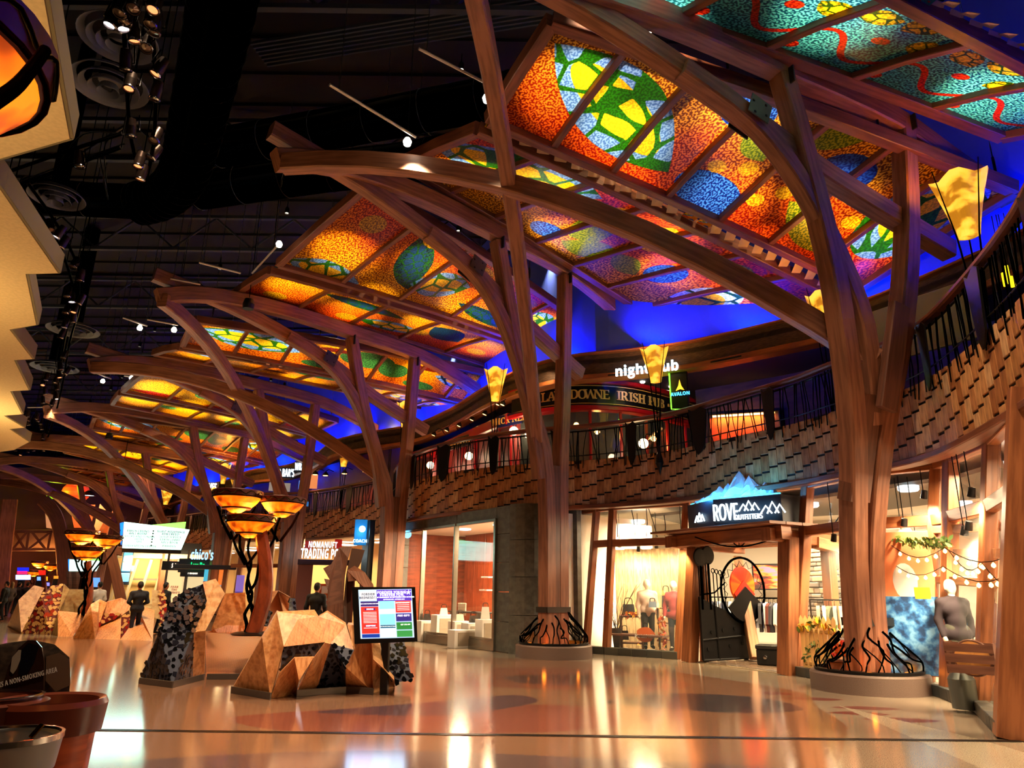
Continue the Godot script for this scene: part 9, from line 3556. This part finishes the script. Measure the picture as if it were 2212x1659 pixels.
# one continuous skin over a skeleton: BONES are [from, to, radius, radius], meshed as surface nets
func skin(bones: Array, cell: float, blend: float) -> Geo:
	var lo := Vector3.INF
	var hi := -Vector3.INF
	for b: Array in bones:
		for i in 2:
			var r: float = b[2 + i] + blend + cell
			lo = lo.min(b[i] - Vector3.ONE * r)
			hi = hi.max(b[i] + Vector3.ONE * r)
	var n := Vector3i(((hi - lo) / cell).ceil()) + Vector3i.ONE
	var f := PackedFloat32Array()
	f.resize(n.x * n.y * n.z)
	f.fill(1.0)
	for b: Array in bones:
		var a: Vector3 = b[0]
		var ab: Vector3 = b[1] - b[0]
		var ll := maxf(ab.length_squared(), 1e-9)
		var rm: float = maxf(b[2], b[3]) + blend * 1.5 + cell * 1.5
		var bl := (a.min(b[1]) - Vector3.ONE * rm - lo) / cell
		var bh := (a.max(b[1]) + Vector3.ONE * rm - lo) / cell
		for z in range(maxi(0, int(bl.z)), mini(n.z, int(bh.z) + 2)):
			for y in range(maxi(0, int(bl.y)), mini(n.y, int(bh.y) + 2)):
				for x in range(maxi(0, int(bl.x)), mini(n.x, int(bh.x) + 2)):
					var p := lo + Vector3(x, y, z) * cell
					var s := clampf((p - a).dot(ab) / ll, 0.0, 1.0)
					var dd: float = (p - a - ab * s).length() - lerpf(b[2], b[3], s)
					var i := (z * n.y + y) * n.x + x
					var h := maxf(blend - absf(f[i] - dd), 0.0) / blend
					f[i] = minf(f[i], dd) - h * h * blend * 0.25
	var at := {}
	var pts := PackedVector3Array()
	var nor := PackedVector3Array()
	var sx := 1
	var sy := n.x
	var sz := n.x * n.y
	var corner := [0, sx, sy, sx + sy, sz, sx + sz, sy + sz, sx + sy + sz]
	for z in n.z - 1:
		for y in n.y - 1:
			for x in n.x - 1:
				var i := z * sz + y * sy + x
				var neg := 0
				for c: int in corner:
					if f[i + c] < 0.0:
						neg += 1
				if neg == 0 or neg == 8:
					continue
				var sum := Vector3.ZERO
				var cnt := 0
				for e: Array in [[0, 1], [2, 3], [4, 5], [6, 7], [0, 2], [1, 3], [4, 6], [5, 7], [0, 4], [1, 5], [2, 6], [3, 7]]:
					var u: float = f[i + corner[e[0]]]
					var v: float = f[i + corner[e[1]]]
					if (u < 0.0) != (v < 0.0):
						var t := u / (u - v)
						var pu := Vector3(e[0] & 1, (e[0] >> 1) & 1, (e[0] >> 2) & 1)
						var pv := Vector3(e[1] & 1, (e[1] >> 1) & 1, (e[1] >> 2) & 1)
						sum += pu.lerp(pv, t)
						cnt += 1
				at[i] = pts.size()
				pts.append(lo + (Vector3(x, y, z) + sum / cnt) * cell)
				nor.append(Vector3(f[i + sx] - f[i], f[i + sy] - f[i], f[i + sz] - f[i]).normalized())
	var g := Geo.new()
	for i: int in at:
		for ax in 3:
			var st: int = [sx, sy, sz][ax]
			var o1: int = [sy, sz, sx][ax]
			var o2: int = [sz, sx, sy][ax]
			if (f[i] < 0.0) == (f[i + st] < 0.0) or not (at.has(i - o1) and at.has(i - o2) and at.has(i - o1 - o2)):
				continue
			var q: Array = [at[i], at[i - o1], at[i - o1 - o2], at[i - o2]]
			if f[i] >= 0.0:
				q.reverse()
			for t: Array in [[0, 1, 2], [0, 2, 3]]:
				g.tri3(pts[q[t[0]]], pts[q[t[1]]], pts[q[t[2]]], nor[q[t[0]]], nor[q[t[1]]], nor[q[t[2]]], Vector2.ZERO, Vector2.ZERO, Vector2.ZERO)
	return g


# a standing or walking figure 1.75 m tall, facing -z, feet at the origin
func figure(called: String, label: String, cat: String, look: Dictionary) -> Node3D:
	var o := thing(called, label, cat)
	var st: float = look.get("stride", 0.12)
	var sw: float = look.get("width", 1.0)
	var hipy := 0.92
	var J := {
		"pelvis": Vector3(0, hipy, 0), "chest": Vector3(0, 1.3, 0.0), "neck": Vector3(0, 1.47, 0.01), "head": Vector3(0, 1.62, -0.015),
	}
	var bones := []
	bones.append([Vector3(-0.07, hipy + 0.02, 0), Vector3(0.07, hipy + 0.02, 0), 0.12, 0.12])
	bones.append([J.pelvis, Vector3(0, 1.12, 0), 0.125, 0.125])
	bones.append([Vector3(-0.08, 1.28, 0.01), Vector3(0.08, 1.28, 0.01), 0.125, 0.125])
	bones.append([Vector3(0, 1.12, 0), Vector3(0, 1.28, 0.01), 0.13, 0.13])
	bones.append([Vector3(0, 1.38, 0.01), Vector3(0, 1.54, -0.005), 0.06, 0.05])
	bones.append([Vector3(0, 1.61, 0.005), Vector3(0, 1.67, 0.01), 0.085, 0.09])
	bones.append([Vector3(0, 1.57, -0.04), Vector3(0, 1.63, -0.05), 0.05, 0.06])
	bones.append([Vector3(0, 1.6, -0.1), Vector3(0, 1.63, -0.09), 0.016, 0.012])
	for s: float in [-1, 1]:
		bones.append([Vector3(s * 0.088, 1.6, 0), Vector3(s * 0.09, 1.64, 0.005), 0.016, 0.018])
		bones.append([Vector3(s * 0.08, 1.4, 0.01), Vector3(s * 0.185 * sw, 1.38, 0.01), 0.06, 0.066])
		var el := Vector3(s * 0.25 * sw, 1.11, 0.04)
		var wr: Vector3 = Vector3(s * 0.25 * sw, 0.87, -0.04 - s * st * 0.5)
		if look.get("arms") == "front":
			wr = Vector3(s * 0.14, 1.0, -0.25)
		bones.append([Vector3(s * 0.19 * sw, 1.37, 0.01), el, 0.055, 0.043])
		bones.append([el, wr, 0.042, 0.029])
		var dn := (wr - el).normalized()
		var palm := wr + dn * 0.07
		bones.append([wr, palm, 0.026, 0.034])
		for k in 4:
			var off := Vector3(0, 0, (k - 1.5) * 0.017)
			bones.append([palm + off, palm + off + dn * (0.055 + 0.012 * (1 - absf(k - 1.5))) + Vector3(-s * 0.012, 0, 0), 0.009, 0.008])
		bones.append([wr + dn * 0.02, wr + dn * 0.06 + Vector3(-s * 0.01, 0, -0.045), 0.012, 0.009])
		var knee := Vector3(s * 0.095, 0.5, -0.03 - s * st * 0.5)
		var ank := Vector3(s * 0.095, 0.09, 0.02 - s * st)
		bones.append([Vector3(s * 0.085, 0.88, 0), knee, 0.088, 0.056])
		bones.append([knee, ank, 0.056, 0.037])
		bones.append([ank, ank + Vector3(s * 0.015, -0.05, -0.13), 0.04, 0.032])
	part("body", skin(bones, look.get("cell", 0.022), 0.03), look.get("skin", M.skin), o)
	var fat := func(list: Array, more: float) -> Array:
		var out := []
		for b: Array in list:
			out.append([b[0], b[1], b[2] + more, b[3] + more])
		return out
	var cell: float = look.get("cell", 0.022)
	if look.has("top"):
		var tb := []
		tb.append([Vector3(-0.075, look.get("hem", 0.9), 0), Vector3(0.075, look.get("hem", 0.9), 0), 0.125, 0.125])
		tb += bones.slice(1, 4)
		tb.append([Vector3(0, 1.36, 0.01), Vector3(0, 1.44, 0.01), 0.075, 0.062])
		for i in 2:
			var k := 8 + i * 13
			tb += [bones[k + 1], bones[k + 2], bones[k + 3]]
		part("jacket", skin(fat.call(tb, 0.018), cell, 0.035), look.top, o)
	if look.has("legs"):
		var lb := [bones[0], [J.pelvis, Vector3(0, 1.02, 0), 0.125, 0.12]]
		for i in 2:
			var k := 8 + i * 13
			lb += [bones[k + 10], bones[k + 11]]
		part("trousers", skin(fat.call(lb, 0.013), cell, 0.03), look.legs, o)
	for i in 2:
		var b: Array = bones[8 + i * 13 + 12]
		var shoe := [[b[0] + Vector3(0, -0.02, 0.03), b[1] + Vector3(0, 0.0, 0), 0.05, 0.042]]
		part("shoe", skin(shoe, cell, 0.02), look.get("shoe", M.black_cloth), o)
	if look.has("hair"):
		var hb := [[Vector3(0, 1.655, 0.02), Vector3(0, 1.69, 0.01), 0.093, 0.088], [Vector3(0, 1.6, 0.045), Vector3(0, 1.66, 0.04), 0.062, 0.075]]
		if look.get("long", false):
			hb.append([Vector3(0, 1.46, 0.06), Vector3(0, 1.62, 0.045), 0.07, 0.08])
		part("hair", skin(hb, cell, 0.03), look.hair, o)
	return o


func people() -> void:
	var plaid := paint(Color(0.1, 0.14, 0.2), 0.85, 0.0, noise_tex(0.02, [Color(0.55, 0.6, 0.7), Color(1, 1, 1)], [0.45, 0.55], FastNoiseLite.TYPE_SIMPLEX, 1, 128, 5), Vector3(9, 9, 9), true)
	for q: Array in [
		[55, 1327, 50.0, 0.0, {"top": paint(Color(0.03, 0.04, 0.09), 0.8), "legs": M.jeans, "hair": M.hair, "stride": 0.1, "cell": 0.03}, "person seen from behind in a short navy jacket and jeans, walking at the far left"],
		[300, 0, 27.5, 0.1, {"top": plaid, "legs": M.jeans, "hair": M.hair, "width": 1.12, "arms": "front", "cell": 0.028}, "person from behind in a dark checked jacket, beyond the far stone benches"],
		[684, 0, 21.5, -0.3, {"top": paint(Color(0.02, 0.022, 0.035), 0.8), "legs": M.black_cloth, "hair": M.hair, "stride": 0.14, "width": 1.06, "cell": 0.024}, "person from behind in a black suit, walking towards the trading post"],
		[9, 1352, 42.0, 1.2, {"top": paint(Color(0.05, 0.055, 0.045), 0.85), "legs": M.black_cloth, "hair": M.hair, "cell": 0.034, "width": 1.1}, "person in a dark olive coat at the very left edge"],
		[21, 1335, 47.0, 0.6, {"top": paint(Color(0.3, 0.28, 0.28), 0.85), "legs": M.jeans, "hair": paint(Color(0.62, 0.52, 0.36), 0.7), "long": true, "cell": 0.034}, "fair-haired person in a grey top beside the left edge"],
		[38, 1322, 52.0, -0.6, {"top": paint(Color(0.08, 0.04, 0.06), 0.85), "legs": M.black_cloth, "hair": M.hair, "cell": 0.036}, "person in dark clothes between the fair-haired one and the navy jacket"],
		[212, 0, 33.0, 0.4, {"top": M.white_cloth, "legs": M.jeans, "hair": M.hair, "cell": 0.03, "arms": "front"}, "person in a loose white shirt leaning behind the far stone benches"],
		[356, 0, 29.5, -0.8, {"top": paint(Color(0.02, 0.02, 0.03), 0.85), "legs": M.black_cloth, "hair": M.hair, "cell": 0.034}, "dark-clothed person half hidden behind the pale bench pillar"],
	]:
		var o := figure("person", q[5], "person", q[4])
		var p := at_range(q[0], 1290, q[2])
		o.position = Vector3(p.x, 0, p.z)
		# turned away from the camera, along the line of sight, give or take
		o.rotation.y = atan2(-p.x, -p.z) + q[3]
		if q[0] == 356:
			o.position.y = -0.0
	# shop-window figures of the outfitter
	var pale_skin := paint(Color(0.84, 0.78, 0.68), 0.4)
	var m := figure("mannequin", "pale egg-headed mannequin in a cream roll-neck jumper and dark leggings, in the left window", "mannequin", {"skin": pale_skin, "top": paint(Color(0.8, 0.68, 0.6), 0.9), "legs": paint(Color(0.08, 0.05, 0.05), 0.6), "stride": 0.06, "hem": 0.98, "cell": 0.02})
	var p := at_range(1402, 1390, 20.5)
	m.position = Vector3(p.x, 0.16, p.z)
	m.scale = Vector3.ONE * 1.02
	m.rotation.y = PI + atan2(-p.x, -p.z) + 0.15
	m = figure("mannequin", "mannequin in a red and white jacket and jeans, half behind the porch post", "mannequin", {"skin": pale_skin, "top": paint(Color(0.62, 0.2, 0.2), 0.85), "legs": M.jeans, "stride": 0.05, "cell": 0.024})
	p = at_range(1461, 1400, 20.0)
	m.position = Vector3(p.x, 0.16, p.z)
	m.rotation.y = PI + atan2(-p.x, -p.z) - 0.2
	m = figure("mannequin", "mannequin in a dark plum jacket and olive trousers behind the rightmost windows", "mannequin", {"skin": pale_skin, "top": paint(Color(0.12, 0.06, 0.09), 0.85), "legs": paint(Color(0.2, 0.19, 0.14), 0.8), "stride": 0.05, "cell": 0.024})
	p = at_range(2085, 1480, 14.2)
	m.position = Vector3(p.x, 0.12, p.z)
	m.rotation.y = PI + atan2(-p.x, -p.z) + 0.5
